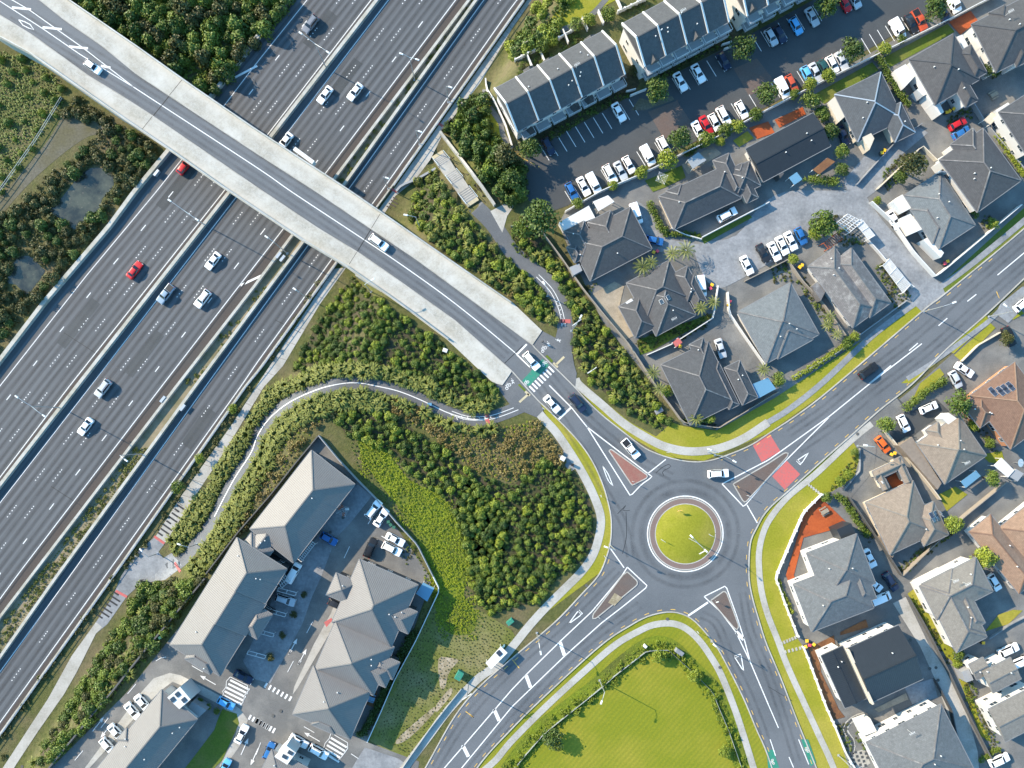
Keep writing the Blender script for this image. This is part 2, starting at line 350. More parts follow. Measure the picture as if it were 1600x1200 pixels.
class MB:
    def __init__(s): s.v = []; s.f = []
    def add(s, vs, fs):
        n = len(s.v); s.v += [tuple(v) for v in vs]; s.f += [tuple(i+n for i in f) for f in fs]; return s
    def box(s, cx, cy, cz, sx, sy, sz, rz=0.0, top=1.0):
        c, n = math.cos(rz), math.sin(rz); vs = []
        for k, z in enumerate((-0.5, 0.5)):
            t = top if k else 1.0
            for x, y in ((-.5,-.5),(.5,-.5),(.5,.5),(-.5,.5)):
                X, Y = x*sx*t, y*sy*t; vs.append((cx+X*c-Y*n, cy+X*n+Y*c, cz+z*sz))
        return s.add(vs, [(0,3,2,1),(4,5,6,7),(0,1,5,4),(1,2,6,5),(2,3,7,6),(3,0,4,7)])
    def tube(s, a, b, r0, r1=None, n=8):
        a = Vector(a); b = Vector(b); r1 = r0 if r1 is None else r1
        d = (b-a).normalized(); u = d.orthogonal().normalized(); w = d.cross(u); vs = []
        for p, r in ((a, r0), (b, r1)):
            for i in range(n):
                t = 2*math.pi*i/n; vs.append(p + (u*math.cos(t)+w*math.sin(t))*r)
        return s.add(vs, [(i, (i+1) % n, n+(i+1) % n, n+i) for i in range(n)] + [tuple(range(n-1, -1, -1)), tuple(range(n, 2*n))])
    def beam(s, a, b, w, h):
        a = Vector(a); b = Vector(b); d = (b-a)
        if d.length < 1e-4: return s
        d.normalize(); up = Vector((0,0,1)); sd = d.cross(up)
        sd = sd.normalized() if sd.length > 1e-3 else Vector((1,0,0)); u2 = sd.cross(d)
        vs = [p + sd*x*w/2 + u2*y*h/2 for p in (a, b) for x, y in ((-1,-1),(1,-1),(1,1),(-1,1))]
        return s.add(vs, [(0,1,2,3),(7,6,5,4),(0,4,5,1),(1,5,6,2),(2,6,7,3),(3,7,4,0)])
    def mesh(s, name, mat, sm=False): return mesh(name, s.v, s.f, mat, None, sm)
    def obj(s, name, mat, parent=None, loc=None, rz=0.0, sm=False): return link(name, s.mesh(name, mat, sm), parent, loc, rz)
LAYER = 0.03
def sheet(name, pts, layer, mat, drape=False, label=None, cat=None, kind='structure', parent=None, z=None, hole=None):
    """flat piece of ground traced in plan; draped pieces follow the slope"""
    if not drape:
        vs = [G(*p) if z is None else P(p[0], p[1], z) for p in pts]
        for v in vs: v.z += layer*LAYER
        tris = tessellate_polygon([[Vector((v.x, v.y, 0)) for v in vs]])
        fs = []
        for a, b, c in tris:
            n = (vs[b]-vs[a]).cross(vs[c]-vs[a]); fs.append((a, b, c) if n.z > 0 else (a, c, b))
        me = mesh(name, vs, fs, mat)
    else:
        bm = bmesh.new(); vs = [G(*p) for p in pts]
        f = bm.faces.new([bm.verts.new((v.x, v.y, 0)) for v in vs])
        bmesh.ops.triangulate(bm, faces=[f])
        xs = [v.x for v in vs]; ys = [v.y for v in vs]
        for lo, hi, ax in ((min(xs), max(xs), 0), (min(ys), max(ys), 1)):
            k = math.ceil(lo/1.5)*1.5
            while k < hi:
                co = Vector((k,0,0)) if ax == 0 else Vector((0,k,0)); no = Vector((1,0,0)) if ax == 0 else Vector((0,1,0))
                bmesh.ops.bisect_plane(bm, geom=bm.verts[:]+bm.edges[:]+bm.faces[:], plane_co=co, plane_no=no); k += 1.5
        for v in bm.verts: v.co.z = T(v.co.x, v.co.y) + layer*LAYER
        for f in bm.faces:
            f.normal_update()
            if f.normal.z < 0: f.normal_flip()
        me = bpy.data.meshes.new(name); bm.to_mesh(me); bm.free(); me.materials.append(M[mat])
    o = link(name, me, parent)
    if parent is None: tag(o, label, cat, None, kind)
    return o
def wline(pts, z=None, h=0.0):
    return [G(*p) if z is None else P(p[0], p[1], z) for p in pts]
def ribbon_mesh(name, pts, w, layer, mat, z=None, step=10, dash=None, uvs=False):
    """painted line / path of width w metres along a pixel polyline"""
    q = resample(pts, step if dash is None else 1.5); W_ = wline(q, z); vs, fs = [], []
    n = len(W_)
    nc = max(1, int(w/0.7)) if (z is None and w > 2) else 1      # wide draped strips follow the cross slope
    rows = []
    for i, p in enumerate(W_):
        d = (W_[min(i+1, n-1)] - W_[max(i-1, 0)]); d.z = 0; d.normalize(); sd = Vector((-d.y, d.x, 0)); row = []
        for k in range(nc+1):
            a = p + sd*w*(0.5-k/nc)
            if z is None: a.z = T(a.x, a.y)
            a.z += layer*LAYER; row.append(a)
        rows.append(row)
    acc = 0.0
    for i in range(n-1):
        seg = (W_[i+1]-W_[i]).length
        on = True if dash is None else ((acc + seg/2) % (dash[0]+dash[1])) < dash[0]
        if on:
            for c in range(nc):
                k = len(vs); vs += [rows[i][c], rows[i][c+1], rows[i+1][c+1], rows[i+1][c]]; fs.append((k, k+1, k+2, k+3))
        acc += seg
    return mesh(name, vs, fs, mat, [[(0,0),(1,0),(1,1),(0,1)]]*len(fs) if uvs else None)
def ribbon(name, pts, w, layer, mat, parent=None, z=None, step=10, dash=None, kind='structure', label=None, cat=None):
    o = link(name, ribbon_mesh(name, pts, w, layer, mat, z, step, dash), parent)
    if parent is None: tag(o, label, cat, None, kind)
    return o
def wallribbon(name, pts, w, h, mat, parent=None, z=None, base=-0.3, step=12, top_off=0.0):
    """upright wall following a pixel line on the ground (the line is the wall's foot)"""
    q = resample(pts, step); W_ = wline(q, z); n = len(W_); mb = MB(); R_ = []
    for i, p in enumerate(W_):
        d = (W_[min(i+1, n-1)] - W_[max(i-1, 0)]); d.z = 0; d.normalize(); sd = Vector((-d.y, d.x, 0))
        a, b = p+sd*w/2, p-sd*w/2
        R_.append([(a.x,a.y,p.z+base),(b.x,b.y,p.z+base),(b.x,b.y,p.z+h),(a.x,a.y,p.z+h)])
    vs = [v for r in R_ for v in r]; fs = [(3,2,1,0), tuple(4*(n-1)+k for k in range(4))]
    for i in range(n-1):
        for k in range(4):
            a, b = 4*i+k, 4*i+(k+1) % 4; fs.append((a, b, b+4, a+4))
    return link(name, mesh(name, vs, fs, mat), parent)
def prism(name, pts, z0, z1, mat, parent=None, ref=0.0):
    vs = [P(x, y, ref) for x, y in pts]; n = len(vs)
    A = [(v.x, v.y, z0) for v in vs]; B = [(v.x, v.y, z1) for v in vs]
    tris = tessellate_polygon([[Vector((v.x, v.y, 0)) for v in vs]]); fs = []
    for a, b, c in tris:
        k = (vs[b]-vs[a]).cross(vs[c]-vs[a]).z
        if k < 0: a, b = b, a
        fs.append((a+n, b+n, c+n)); fs.append((c, b, a))
    area = sum(vs[i].x*vs[(i+1) % n].y - vs[(i+1) % n].x*vs[i].y for i in range(n))
    for i in range(n):
        j = (i+1) % n; fs.append((i, j, j+n, i+n) if area > 0 else (j, i, i+n, j+n))
    return link(name, mesh(name, A+B, fs, mat), parent)
# ================================================================ terrain
def build_terrain():
    def axis(a, b, far):
        fine = np.arange(a, b+0.01, 1.5); out = []
        d = 3.0; x = b
        while x < far: x += d; d *= 1.35; out.append(x)
        lo = []; d = 3.0; x = a
        while x > -far: x -= d; d *= 1.35; lo.append(x)
        return np.array(lo[::-1] + list(fine) + out)
    X = axis(-126., 132., 900.); Y = axis(-90., 110., 900.)
    XX, YY = np.meshgrid(X, Y); ZZ = terr(XX, YY)
    nx, ny = len(X), len(Y)
    V = np.stack([XX, YY, ZZ], -1).reshape(-1, 3)
    i, j = np.meshgrid(np.arange(nx-1), np.arange(ny-1)); a = (j*nx+i).ravel()
    F = np.stack([a, a+1, a+1+nx, a+nx], -1)
    me = bpy.data.meshes.new('ground'); me.from_pydata(V.tolist(), [], F.tolist()); me.materials.append(M['ground'])
    me.polygons.foreach_set('use_smooth', [True]*len(me.polygons))
    tag(link('ground', me), 'rough grassy ground sloping down to the motorway', None, None, 'structure')
build_terrain()

# ================================================================ motorway (all lines traced at its own level)
ML = dict(
 A=[(555,-130),(454,0),(400,68),(332,155),(265,240),(216,299),(175,355),(75,472),(0,570),(-110,715)],
 B=[(580,-130),(480,0),(400,100),(349,167),(244,300),(135,431),(5,597),(-100,732)],
 C=[(680,-130),(580,0),(417,212),(349,300),(112,599),(0,746),(-110,892)],
 D=[(692,-130),(592,0),(425,215),(360,302),(127,599),(0,762),(-110,905)],
 E=[(707,-130),(607,0),(447,210),(370,307),(145,599),(0,786),(-110,930)],
 F=[(784,-130),(686,0),(504,241),(399,377),(244,579),(226,602),(16,876),(-100,1028)],
 Gl=[(812,-130),(712,0),(510,269),(444,356),(399,414),(257,598),(27,899),(0,936),(-110,1080)],
 H=[(835,-130),(735,0),(524,280),(460,366),(400,447),(281,600),(52,899),(0,967),(-110,1112)],
 I=[(846,-130),(746,0),(540,288),(475,379),(400,479),(310,600),(92,899),(0,1030),(-110,1180)],
 J=[(856,-130),(756,0),(546,294),(481,384),(400,495),(324,600),(110,899),(0,1050),(-110,1200)],
 K=[(908,-130),(808,0),(800,10),(596,299),(517,407),(400,569),(379,600),(165,899),(0,1129),(-110,1280)],
 L=[(918,-130),(818,0),(607,299),(526,409),(405,577),(382,605),(177,899),(0,1147),(-110,1300)])
_my = np.arange(-128, 1300, 12.0)
def mx(k, y):
    p = ML[k] if isinstance(k, str) else k
    return np.interp(y, [q[1] for q in p], [q[0] for q in p])
def strip(name, cols, mat, layer=1):
    """cols: list of (line key, lane coordinate)"""
    vs, fs, uv = [], [], []; n = len(cols); vlen = 0.0; prev = None; vv = []
    for y in _my:
        row = [P(float(mx(k, y)), float(y), MZ) for k, _ in cols]
        if prev is not None: vlen += (row[0]-prev).length
        prev = row[0]; vv.append(vlen)
        for r in row: r.z += layer*LAYER; vs.append(r)
    for j in range(len(_my)-1):
        for i in range(n-1):
            a = j*n+i; fs.append((a+n, a+n+1, a+1, a))
            uv.append([(cols[i][1], vv[j+1]), (cols[i+1][1], vv[j+1]), (cols[i+1][1], vv[j]), (cols[i][1], vv[j])])
    return tag(link(name, mesh(name, vs, fs, mat, uv)), None, None, None, 'structure')
def lerp_line(a, b, t):
    return [(float(mx(a, y)*(1-t)+mx(b, y)*t), float(y)) for y in _my]
def lin(k): return [(float(mx(k, y)), float(y)) for y in _my]
mwL = tag(strip('motorway_carriageway', [('A',-1.1),('B',0),('C',4),('D',4.6)], 'motorway'), 'four-lane dark asphalt carriageway left of the median barrier')
mwR = tag(strip('motorway_carriageway', [('D',-0.8),('E',0),('Gl',4),('H',5)], 'motorway'), 'four-lane dark asphalt carriageway right of the median barrier')
mwP = tag(strip('planter_bed', [('H',0),('I',1)], 'planter'), 'planted strip between the two planter walls')
mwO = tag(strip('motorway_ramp', [('I',-0.8),('J',0),('K',2),('L',2.4)], 'motorway'), 'two-lane motorway ramp beside the footpath')
for par, a, b in ((mwL,'C','D'), (mwR,'Gl','H'), (mwO,'K','L')):
    vs, fs = [], []
    for y in _my:
        xa, xb = float(mx(a,y)), float(mx(b,y)); q0 = P(xa+2.5, float(y), MZ); q1 = P(xb-0.5, float(y), MZ)
        for q in (q0, q1): q.z += 1.3*LAYER; vs.append(q)
    for j in range(len(_my)-1): fs.append((2*j+2, 2*j+3, 2*j+1, 2*j))
    link('brown_shoulder', mesh('brown_shoulder', vs, fs, 'brownstrip'), par)
def mline(par, pts, w, nm, dash=None, ly=2, mat='whitepaint'):
    return ribbon(nm, pts, w, ly, mat, par, MZ, 14, dash)
for k, par in (('B',mwL),('C',mwL),('E',mwR),('Gl',mwR),('J',mwO),('K',mwO)): mline(par, lin(k), 0.17, 'edge_line')
for k, par in (('Gl',mwR),):
    mline(par, offset(lin(k), -4.5), 0.3, 'seal_joint', None, 2.2, 'sealline')
mline(mwL, lerp_line('B','C',0.25), 0.2, 'dashed_line', (1.7, 8.6)); mline(mwR, lin('F'), 0.2, 'dashed_line', (1.7, 8.6))
for par, a, b, ts in ((mwL,'B','C',(0.5,0.75)), (mwR,'E','F',(1/3.,2/3.)), (mwO,'J','K',(0.5,))):
    for t in ts:
        pts = lerp_line(a, b, t)
        q = resample(pts, 2.0); W_ = wline(q, MZ); vs, fs = [], []; acc = 0
        for u, v in zip(W_, W_[1:]):
            l = (v-u).length; ph = acc % 11.0
            acc += l
            if ph < 3.6 and int(ph/0.9) != int((ph+l)/0.9) or (ph < l):
                d = (v-u).normalized()*0.13; s_ = Vector((-d.y, d.x, 0))*0.8
                c = u + Vector((0,0,2*LAYER)); k = len(vs)
                vs += [c-d-s_, c+d-s_, c+d+s_, c-d+s_]; fs.append((k,k+1,k+2,k+3))
        link('lane_dots', mesh('lane_dots', vs, fs, 'whitepaint'), par)
for par, pts in ((mwL, [(362,124),(402,103)]), (mwR, [(376,446),(410,430)])): mline(par, pts, 0.5, 'taper_line', None, 2.2)
# concrete barriers and walls
def barrier(name, k, label, off=0, w=0.55, h=1.0, mat='barrier', y0=-128, y1=1290):
    pts = [(x+off, y) for x, y in lin(k) if y0 <= y <= y1]
    o = wallribbon(name, pts, w, h, mat, None, MZ, -0.2, 12); tag(o, label, 'barrier'); return o
barrier('concrete_barrier', 'D', 'long pale concrete median barrier between the carriageways', 0, 0.75, 1.05)
barrier('concrete_barrier', 'A', 'concrete barrier wall at the far left edge of the motorway', -2, 0.9, 1.1)
barrier('concrete_barrier', 'H', 'concrete wall on the left side of the planted strip', 0, 0.6, 0.95)
barrier('concrete_barrier', 'I', 'concrete wall on the right side of the planted strip', 0, 0.65, 1.0)
barrier('concrete_barrier', 'L', 'low pale concrete kerb wall along the outer edge of the ramp', 1, 0.35, 0.7)
def railing(name, pts, h, label, z=None, sp=2.2, mat='rail', cat='railing'):
    q = resample(pts, sp*PPM); W_ = wline(q, z); c = W_[0].copy(); e = empty(name, c); tag(e, label, cat)
    mb = MB()
    for a, b in zip(W_, W_[1:]):
        for k in (h, h*0.55): mb.beam(a-c+Vector((0,0,k)), b-c+Vector((0,0,k)), 0.09, 0.09)
    mb.obj('rail', mat, e)
    pm = MB().box(0,0,h/2,0.09,0.09,h).mesh('post', mat)
    for a in W_: link('post', pm, e, a-c)
    return e
railing('guardrail', [(x+4,y) for x, y in lin('L') if 0 <= y <= 300], 1.2, 'thin metal railing between the upper ramp and the footpath', MZ)
railing('guardrail', [(x+4,y) for x, y in lin('L') if 410 <= y <= 1200], 1.0, 'metal railing beside the planted verge of the lower ramp', MZ)
railing('chain_link_fence', tp(1,400,620,240,880,20,1190,-60,1290), 1.4, 'blue-grey wire fence crossing the rough grass at far left', None, 3.0, 'wire')
def boxframe(name, px, py, label):
    p = G(px, py); e = MB().box(0,0,0.5,1.6,0.5,1.0, 0.9).box(0,0,1.05,1.7,0.6,0.1,0.9).obj(name, 'rail', None, p); tag(e, label, 'cabinet', 'roadside cabinets')
for px, py, lb in ((437,400,'small grey roadside cabinet on the planter strip near the bridge'),(443,405,'second grey roadside cabinet on the planter strip near the bridge'),
                   (257,624,'grey frame box on the left planter wall'),(288,637,'grey frame box on the right planter wall'),(247,272,'grey frame box under the bridge beside the left barrier')):
    boxframe('roadside_cabinet', px, py, lb)

# ================================================================ overbridge
UE=[(-60,-115),(40,-48),(110,0),(215,72),(305,136),(400,201),(550,299),(617,345),(670,382),(735,427),(800,472),(847,517)]
UK=[(-60,-90),(62,0),(102,32),(160,72),(215,117),(265,150),(400,239),(495,300),(582,359),(650,405),(725,460),(800,515),(832,539)]
LK=[(-60,-18),(0,24),(52,56),(140,120),(185,147),(235,179),(400,292),(497,357),(560,395),(625,440),(712,502),(800,580)]
LE=[(-60,22),(0,60),(50,87),(172,172),(260,232),(350,295),(470,375),(540,417),(605,462),(640,487),(700,532),(770,598),(785,602)]
br = empty('road_bridge', P(400,260)); tag(br, 'long concrete road bridge crossing diagonally over the motorway', 'bridge')
def rel(o, par):
    o.parent = par; o.matrix_parent_inverse = par.matrix_world.inverted() if False else Matrix.Translation(-par.location); return o
def cut(pl, lo, hi):
    return [p for p in pl if lo <= p[0] <= hi]
rel(prism('deck_slab', UE + LE[::-1], -1.25, 0.07, 'bridgeconcrete'), br)
rel(prism('abutment', cut(UE,-60,305)+[(318,144),(262,229)]+cut(LE,-60,255)[::-1], MZ-0.4, -1.2, 'barrier'), br)
rel(prism('abutment', [(628,354)]+cut(UE,660,760)+[(700,525)]+cut(LE,600,690)[::-1]+[(553,428)], MZ-0.4, -1.2, 'barrier'), br)
rel(prism('bridge_road', UK + LK[::-1], 0.075, 0.10, 'asphalt'), br)
rel(prism('footway', UE + UK[::-1], 0.075, 0.24, 'bridgeconcrete'), br)
rel(prism('footway', LK + LE[::-1], 0.075, 0.24, 'bridgeconcrete'), br)
for pl, s in ((UE[:-1], 2.0), (LE[:-2], -2.0)):
    rel(wallribbon('parapet', offset(pl, s), 0.35, 1.0, 'barrier', None, 0.0, 0.0, 12), br)
    q = wline(resample(offset(pl, s), 16), 0.0); mb = MB()
    for a, b in zip(q, q[1:]): mb.beam(a+Vector((0,0,1.35)), b+Vector((0,0,1.35)), 0.08, 0.08)
    rel(mb.obj('hand_rail', 'rail'), br)
for pl in (UK, LK): rel(ribbon('kerb_line', pl, 0.22, 8.2, 'concrete', None, 0.0), br)
JT = 10
for a, b in (((265,150),(240,181)), ((580,358),(558,394))):
    rel(ribbon('expansion_joint', [a,b], 0.22, 3.7, 'sealline', None, 0.0), br)
for a, b in (((287,123),(265,150)),((240,181),(221,205)),((594,335),(580,358)),((558,394),(546,413))): rel(ribbon('expansion_joint', [a,b], 0.12, 8.15, 'brownstrip', None, 0.0), br)
for f in np.linspace(0.06,0.96,24):                      # control joints of the footways
    for E1, K1 in ((UE,UK),(LE,LK)):
        xe = 20+f*760
        a = (xe, float(np.interp(xe,[p[0] for p in E1],[p[1] for p in E1])))
        sg = -1 if E1 is UE else 1
        xk = xe + (-26 if E1 is UE else 22)
        b = (xk, float(np.interp(xk,[p[0] for p in K1],[p[1] for p in K1])))
        if K1 is UK and xk < 60: continue
        rel(ribbon('control_joint', [a,b], 0.05, 8.1, 'concrete', None, 0.0), br)
# painted lines on the bridge
rel(ribbon('centre_line', smooth([(210,137),(400,261),(456,300),(565,372),(632,417),(712,475),(800,547),(828,574)],4), 0.2, 3.7, 'whitepaint', None, 0.0), br)
for pl in ([(-60,-55),(12,-4),(45,15),(130,75),(210,137)], [(-60,-30),(0,2),(67,45),(125,85),(210,137)]): rel(ribbon('centre_line', pl, 0.18, 3.7, 'whitepaint', None, 0.0), br)
for x, y in ((32,14),(80,45),(121,75),(165,105)): rel(ribbon('hatch_bar', [(x-13,y-2),(x+17,y+1)] if x<150 else [(x-7,y-2),(x+8,y+1)], 0.5, 3.75, 'whitepaint', None, 0.0), br)
dm = tp(1,118,125,185,147,215,190,150,165,118,125)
rel(ribbon('diamond_mark', dm, 0.2, 3.7, 'whitepaint', None, 0.0), br)
e = empty('bridge_sign', P(475,241,-0.6)); tag(e, 'white sign panel fixed to the upper side of the bridge above the motorway', 'sign')
a_, b_ = P(461,234,-0.3), P(491,256,-0.3); mid = (a_+b_)/2; an = math.atan2(b_.y-a_.y, b_.x-a_.x)
MB().box(0,0,0,(b_-a_).length,0.9,1.9,an).obj('panel','trim',e,mid-e.location)
mb = MB()
for t in (0.2,0.8):
    q = a_.lerp(b_,t)-e.location; mb.beam(q, q+Vector((-0.9,-1.4,-0.2)),0.15,0.15)
mb.obj('bracket','rail',e)

# ================================================================ local roads
KW  = [(800,580),(840,625),(857,641),(900,685),(925,720),(941,755),(950,785),(955,812),(954,845),(947,872),(935,899),(910,927),(867,972),(810,1020),(750,1072),(710,1120),(665,1199),(620,1275)]
KS  = [(690,1290),(745,1200),(800,1138),(857,1082),(940,1007),(985,977),(1007,965),(1025,959),(1045,956),(1065,959),(1087,972),(1117,1007),(1137,1042),(1162,1092),(1182,1140),(1200,1182),(1235,1290)]
KE  = [(1310,1290),(1275,1199),(1245,1125),(1220,1060),(1197,1005),(1185,967),(1175,932),(1170,899),(1172,850),(1182,825),(1200,796),(1240,760),(1290,715),(1330,680),(1375,640),(1425,600),(1477,547),(1542,490),(1600,435),(1700,340)]
KN  = [(1700,265),(1600,357),(1475,460),(1440,487),(1305,602),(1250,645),(1200,678),(1170,697),(1125,715),(1100,721),(1075,721),(1045,715),(1017,705),(1000,695),(970,672),(940,648),(915,624),(893,600),(840,548),(832,539)]
road_poly = smooth(KW) + smooth(KS) + smooth(KE) + smooth(KN)
road = sheet('road', road_poly, 3.34, 'asphalt', label='grey asphalt streets meeting at the roundabout')
def kerb(pts, lbl):
    q = smooth(pts, 5); o = wallribbon('kerb', q, 0.26, 0.20, 'concrete', None, None, 0.0, 8); tag(o, lbl, None, None, 'structure')
kerb(KW, 'pale kerb on the thicket side'); kerb(KS, 'pale kerb round the big lawn'); kerb(KE, 'pale kerb on the east side'); kerb(KN, 'pale kerb on the north side')
RC = (1070.5, 834.0)
def circ(r, n=64, c=RC): return [(c[0]+r*math.cos(2*math.pi*i/n), c[1]+r*math.sin(2*math.pi*i/n)) for i in range(n)]
RZ = 3.34
ribbon('roundabout_line', circ(59)+[circ(59)[0]], 0.26, RZ+0.4, 'whitepaint', road, None, 6)
ap = prism('roundabout_apron', circ(57), 0.05, 0.19, 'ring'); tag(ap, 'round brick apron of the roundabout', None, None, 'structure')
ribbon('apron_kerb', circ(56)+[circ(56)[0]], 0.25, 6.6, 'concrete', ap, None, 6)
def mound(name, c, r, h, z0, mat, label):
    vs = []; fs = []; n = 48; rings = 10
    for k in range(rings):
        f = k/(rings-1); rr = r*f
        for i in range(n):
            p = P(c[0]+rr*math.cos(2*math.pi*i/n), c[1]+rr*math.sin(2*math.pi*i/n)); vs.append((p.x,p.y,z0+h*(1-f*f)))
    for k in range(rings-1):
        for i in range(n):
            a, b = k*n+i, k*n+(i+1) % n; fs.append((a, a+n, b+n, b))
    return tag(link(name, mesh(name, vs, fs, mat, None, True)), label, None, None, 'structure')
mound('roundabout_lawn', RC, 46.5, 0.9, 0.2, 'lawn', 'round grass mound in the middle of the roundabout')
ribbon('apron_kerb', circ(47)+[circ(47)[0]], 0.2, 7.2, 'concrete', ap, None, 6)
def island(name, pts, label, mat='brick'):
    o = prism(name, pts, 0.05, 0.22, mat); tag(o, label, None, None, 'structure')
    ribbon('island_kerb', pts+[pts[0]], 0.26, 7.5, 'concrete', o, None, 4); return o
island('splitter_island', [(951,704),(955,702),(1012,743),(1010,747),(988,758),(985,755)], 'red brick traffic island at the bridge arm of the roundabout', 'redbrick')
island('splitter_island', [(1145,756),(1200,724),(1226,707),(1231,708),(1230,713),(1200,746),(1164,785),(1160,782)], 'brown brick traffic island at the north-east arm')
island('splitter_island', [(1110,938),(1131,923),(1135,926),(1154,978),(1151,984),(1146,980)], 'brown brick traffic island at the south-east arm')
island('splitter_island', [(973,898),(980,893),(996,908),(995,914),(931,966),(926,966),(926,960)], 'brown brick traffic island at the south-west arm')
sheet('tactile_patch', tp(15,600,165,640,105,690,135,640,185), 7.6, 'dirt', parent=road)
def pl(pts, w=0.24, dash=None, mat='whitepaint', lay=0.45, nm='road_line'): return ribbon(nm, pts, w, RZ+lay, mat, road, None, 6 if dash is None else 10, dash)
pl([(917,667),(985,775),(1002,757),(1019,745),(917,667)]); pl([(917,667),(893,637),(858,602)])
pl([(1012,740),(1041,717)]); pl([(873,655),(892,637)],0.45)
pl([(1128,756),(1162,792),(1200,747),(1232,715),(1295,652)]); pl([(1128,756),(1200,719),(1220,705),(1295,651),(1358,600),(1440,537)])
pl([(1167,789),(1183,817)]); 
pl([(1100,932),(1134,915),(1150,960),(1163,1000),(1172,1034)]); pl([(1100,932),(1125,955),(1150,988),(1172,1034),(1200,1100)]); pl([(1106,941),(1075,962)],0.45)
pl([(1150,987),(1162,999)],0.8)
pl([(980,886),(1012,916),(975,946),(940,973),(882,1025),(827,1078),(800,1104),(722,1199),(690,1245)]); pl([(980,886),(972,899),(925,955),(875,1002),(822,1054),(800,1077),(695,1199),(660,1245)])
pl([(953,856),(975,887)])
for a, b in (((875,1003),(882,1024)),((822,1055),(829,1074)),((772,1108),(780,1126)),((723,1164),(732,1182))): pl([a,b],0.8)
pl([(1200,1100),(1216,1137)],0.2); pl([(1203,1155),(1218,1200)],0.2,(4,3))
pl([(1558,430),(1600,395),(1660,345)],0.22)
for a, b in (((1511,471),(1525,460)),((1466,509),(1480,497)),((1420,548),(1434,536)),((1358,599),(1392,571))): pl([a,b],0.22)
def give(a, b, c):
    pl([a,b,c,a],0.22); pl([a,b],0.5)
give(*tp(15,415,215,438,238,352,300)); give(*tp(15,1390,505,1430,490,1448,596)); give(*tp(12,180,478,205,502,252,430))
pl(tp(11,565,510,600,560,632,640,598,600,565,510),0.18)
sheet('red_patch', [(1175,694),(1202,677),(1219,705),(1190,722)], RZ+0.3, 'redpaint', parent=road); sheet('red_patch', [(1206,744),(1229,720),(1250,741),(1226,765)], RZ+0.3, 'redpaint', parent=road)
# crossing: green cycle band and zebra bars
def c10(x, y): return (770+x/10., 520+y/10.)
sheet('cycle_band', [c10(455,750),c10(775,405),c10(885,500),c10(560,840)], RZ+0.3, 'greenpaint', parent=road)
for i in range(8):
    x, y = 870-i*42.5, 530+i*43.5; pl([c10(x,y),c10(x+85,y+85)],0.42,nm='zebra_bar')
pl([c10(375,340),c10(530,180)],0.4); pl([c10(375,345),c10(565,525)]); 
def bike_mark(c, s, ang, par=None, lay=RZ+0.55, z=None):
    """small painted bicycle"""
    w = G(*c) if z is None else P(c[0],c[1],z); vs, fs = [], []
    def seg(a, b, t=0.07):
        a = Vector(a); b = Vector(b); d = (b-a).normalized(); n_ = Vector((-d.y,d.x))*t; k = len(vs)
        for q in (a-n_, b-n_, b+n_, a+n_): vs.append((q.x, q.y, 0))
        fs.append((k,k+1,k+2,k+3))
    for cx in (-0.55,0.55):
        for i in range(8):
            t0, t1 = i*math.pi/4, (i+1)*math.pi/4; seg((cx+.36*math.cos(t0), .36*math.sin(t0)), (cx+.36*math.cos(t1), .36*math.sin(t1)))
    for a, b in (((-.55,0),(-.1,.55)),((-.1,.55),(.4,.55)),((.55,0),(.35,.7)),((-.55,0),(.05,0)),((.05,0),(.4,.55)),((.35,.7),(.6,.75)),((-.25,.65),(.0,.65))): seg(a,b)
    me = mesh('cycle_mark', [(v[0]*s, v[1]*s, 0) for v in vs], fs, 'whitepaint')
    o = link('cycle_mark', me, par or road, (w.x, w.y, w.z+lay*LAYER), ang); return o
def walk_mark(c, s, ang, par=None, lay=RZ+0.55):
    w = G(*c); vs, fs = [], []
    def seg(a, b, t=0.08):
        a = Vector(a); b = Vector(b); d = (b-a).normalized(); n_ = Vector((-d.y,d.x))*t; k = len(vs)
        for q in (a-n_, b-n_, b+n_, a+n_): vs.append((q.x*s, q.y*s, 0))
        fs.append((k,k+1,k+2,k+3))
    for a, b in (((0,.1),(0,.6)),((0,.1),(.28,-.5)),((0,.1),(-.3,-.5)),((0,.5),(.3,.2)),((0,.5),(-.3,.25)),((-.08,.8),(.08,.8))): seg(a,b,.09)
    return link('walker_mark', mesh('walker_mark', vs, fs, 'whitepaint'), par or road, (w.x,w.y,w.z+lay*LAYER), ang)
bike_mark(c10(525,790),0.8,0.8); bike_mark(c10(810,485),0.8,0.8)
# yellow no-parking dashes just off the kerbs
for kl, off, a, b in ((KW,5,840,1300),(KS,4,0,1300),(KE,4,0,1300),(KN,-4,0,1300)):
    q = smooth(kl, 5)
    if kl is KW: q = [p for p in q if p[1] > 870]; o_ = offset(q, -5)
    elif kl is KS: o_ = offset(q, -4)
    elif kl is KE: q = [p for p in q if p[0] < 1480]; o_ = offset(q, -4)
    else: q = [p for p in q if 1120 < p[0] < 1560]; o_ = offset(q, -4)
    pl(o_, 0.16, (1.1, 2.0), 'yellowpaint', 0.4, 'yellow_dashes')
pl(tp(14,1310,845,1365,885,1340,870),0.2,None,'yellowpaint'); pl(tp(15,0,520,45,575),0.2,None,'yellowpaint'); pl(tp(8,1425,620,1445,668),0.2,None,'yellowpaint')
for p in (tp(16,190,1020,255,1180),): pl(p, 0.2)
sheet('cycle_box', tp(16,205,1020,250,1020,300,1165,265,1190), RZ+0.3, 'greenpaint', parent=road); sheet('cycle_box', tp(16,-10,1085,30,1085,70,1200,0,1200), RZ+0.3, 'greenpaint', parent=road)
bike_mark(t2p(16,245,1085),0.7,1.9); bike_mark(t2p(16,30,1160),0.7,1.9); pl(tp(16,130,1130,160,1200),0.2)
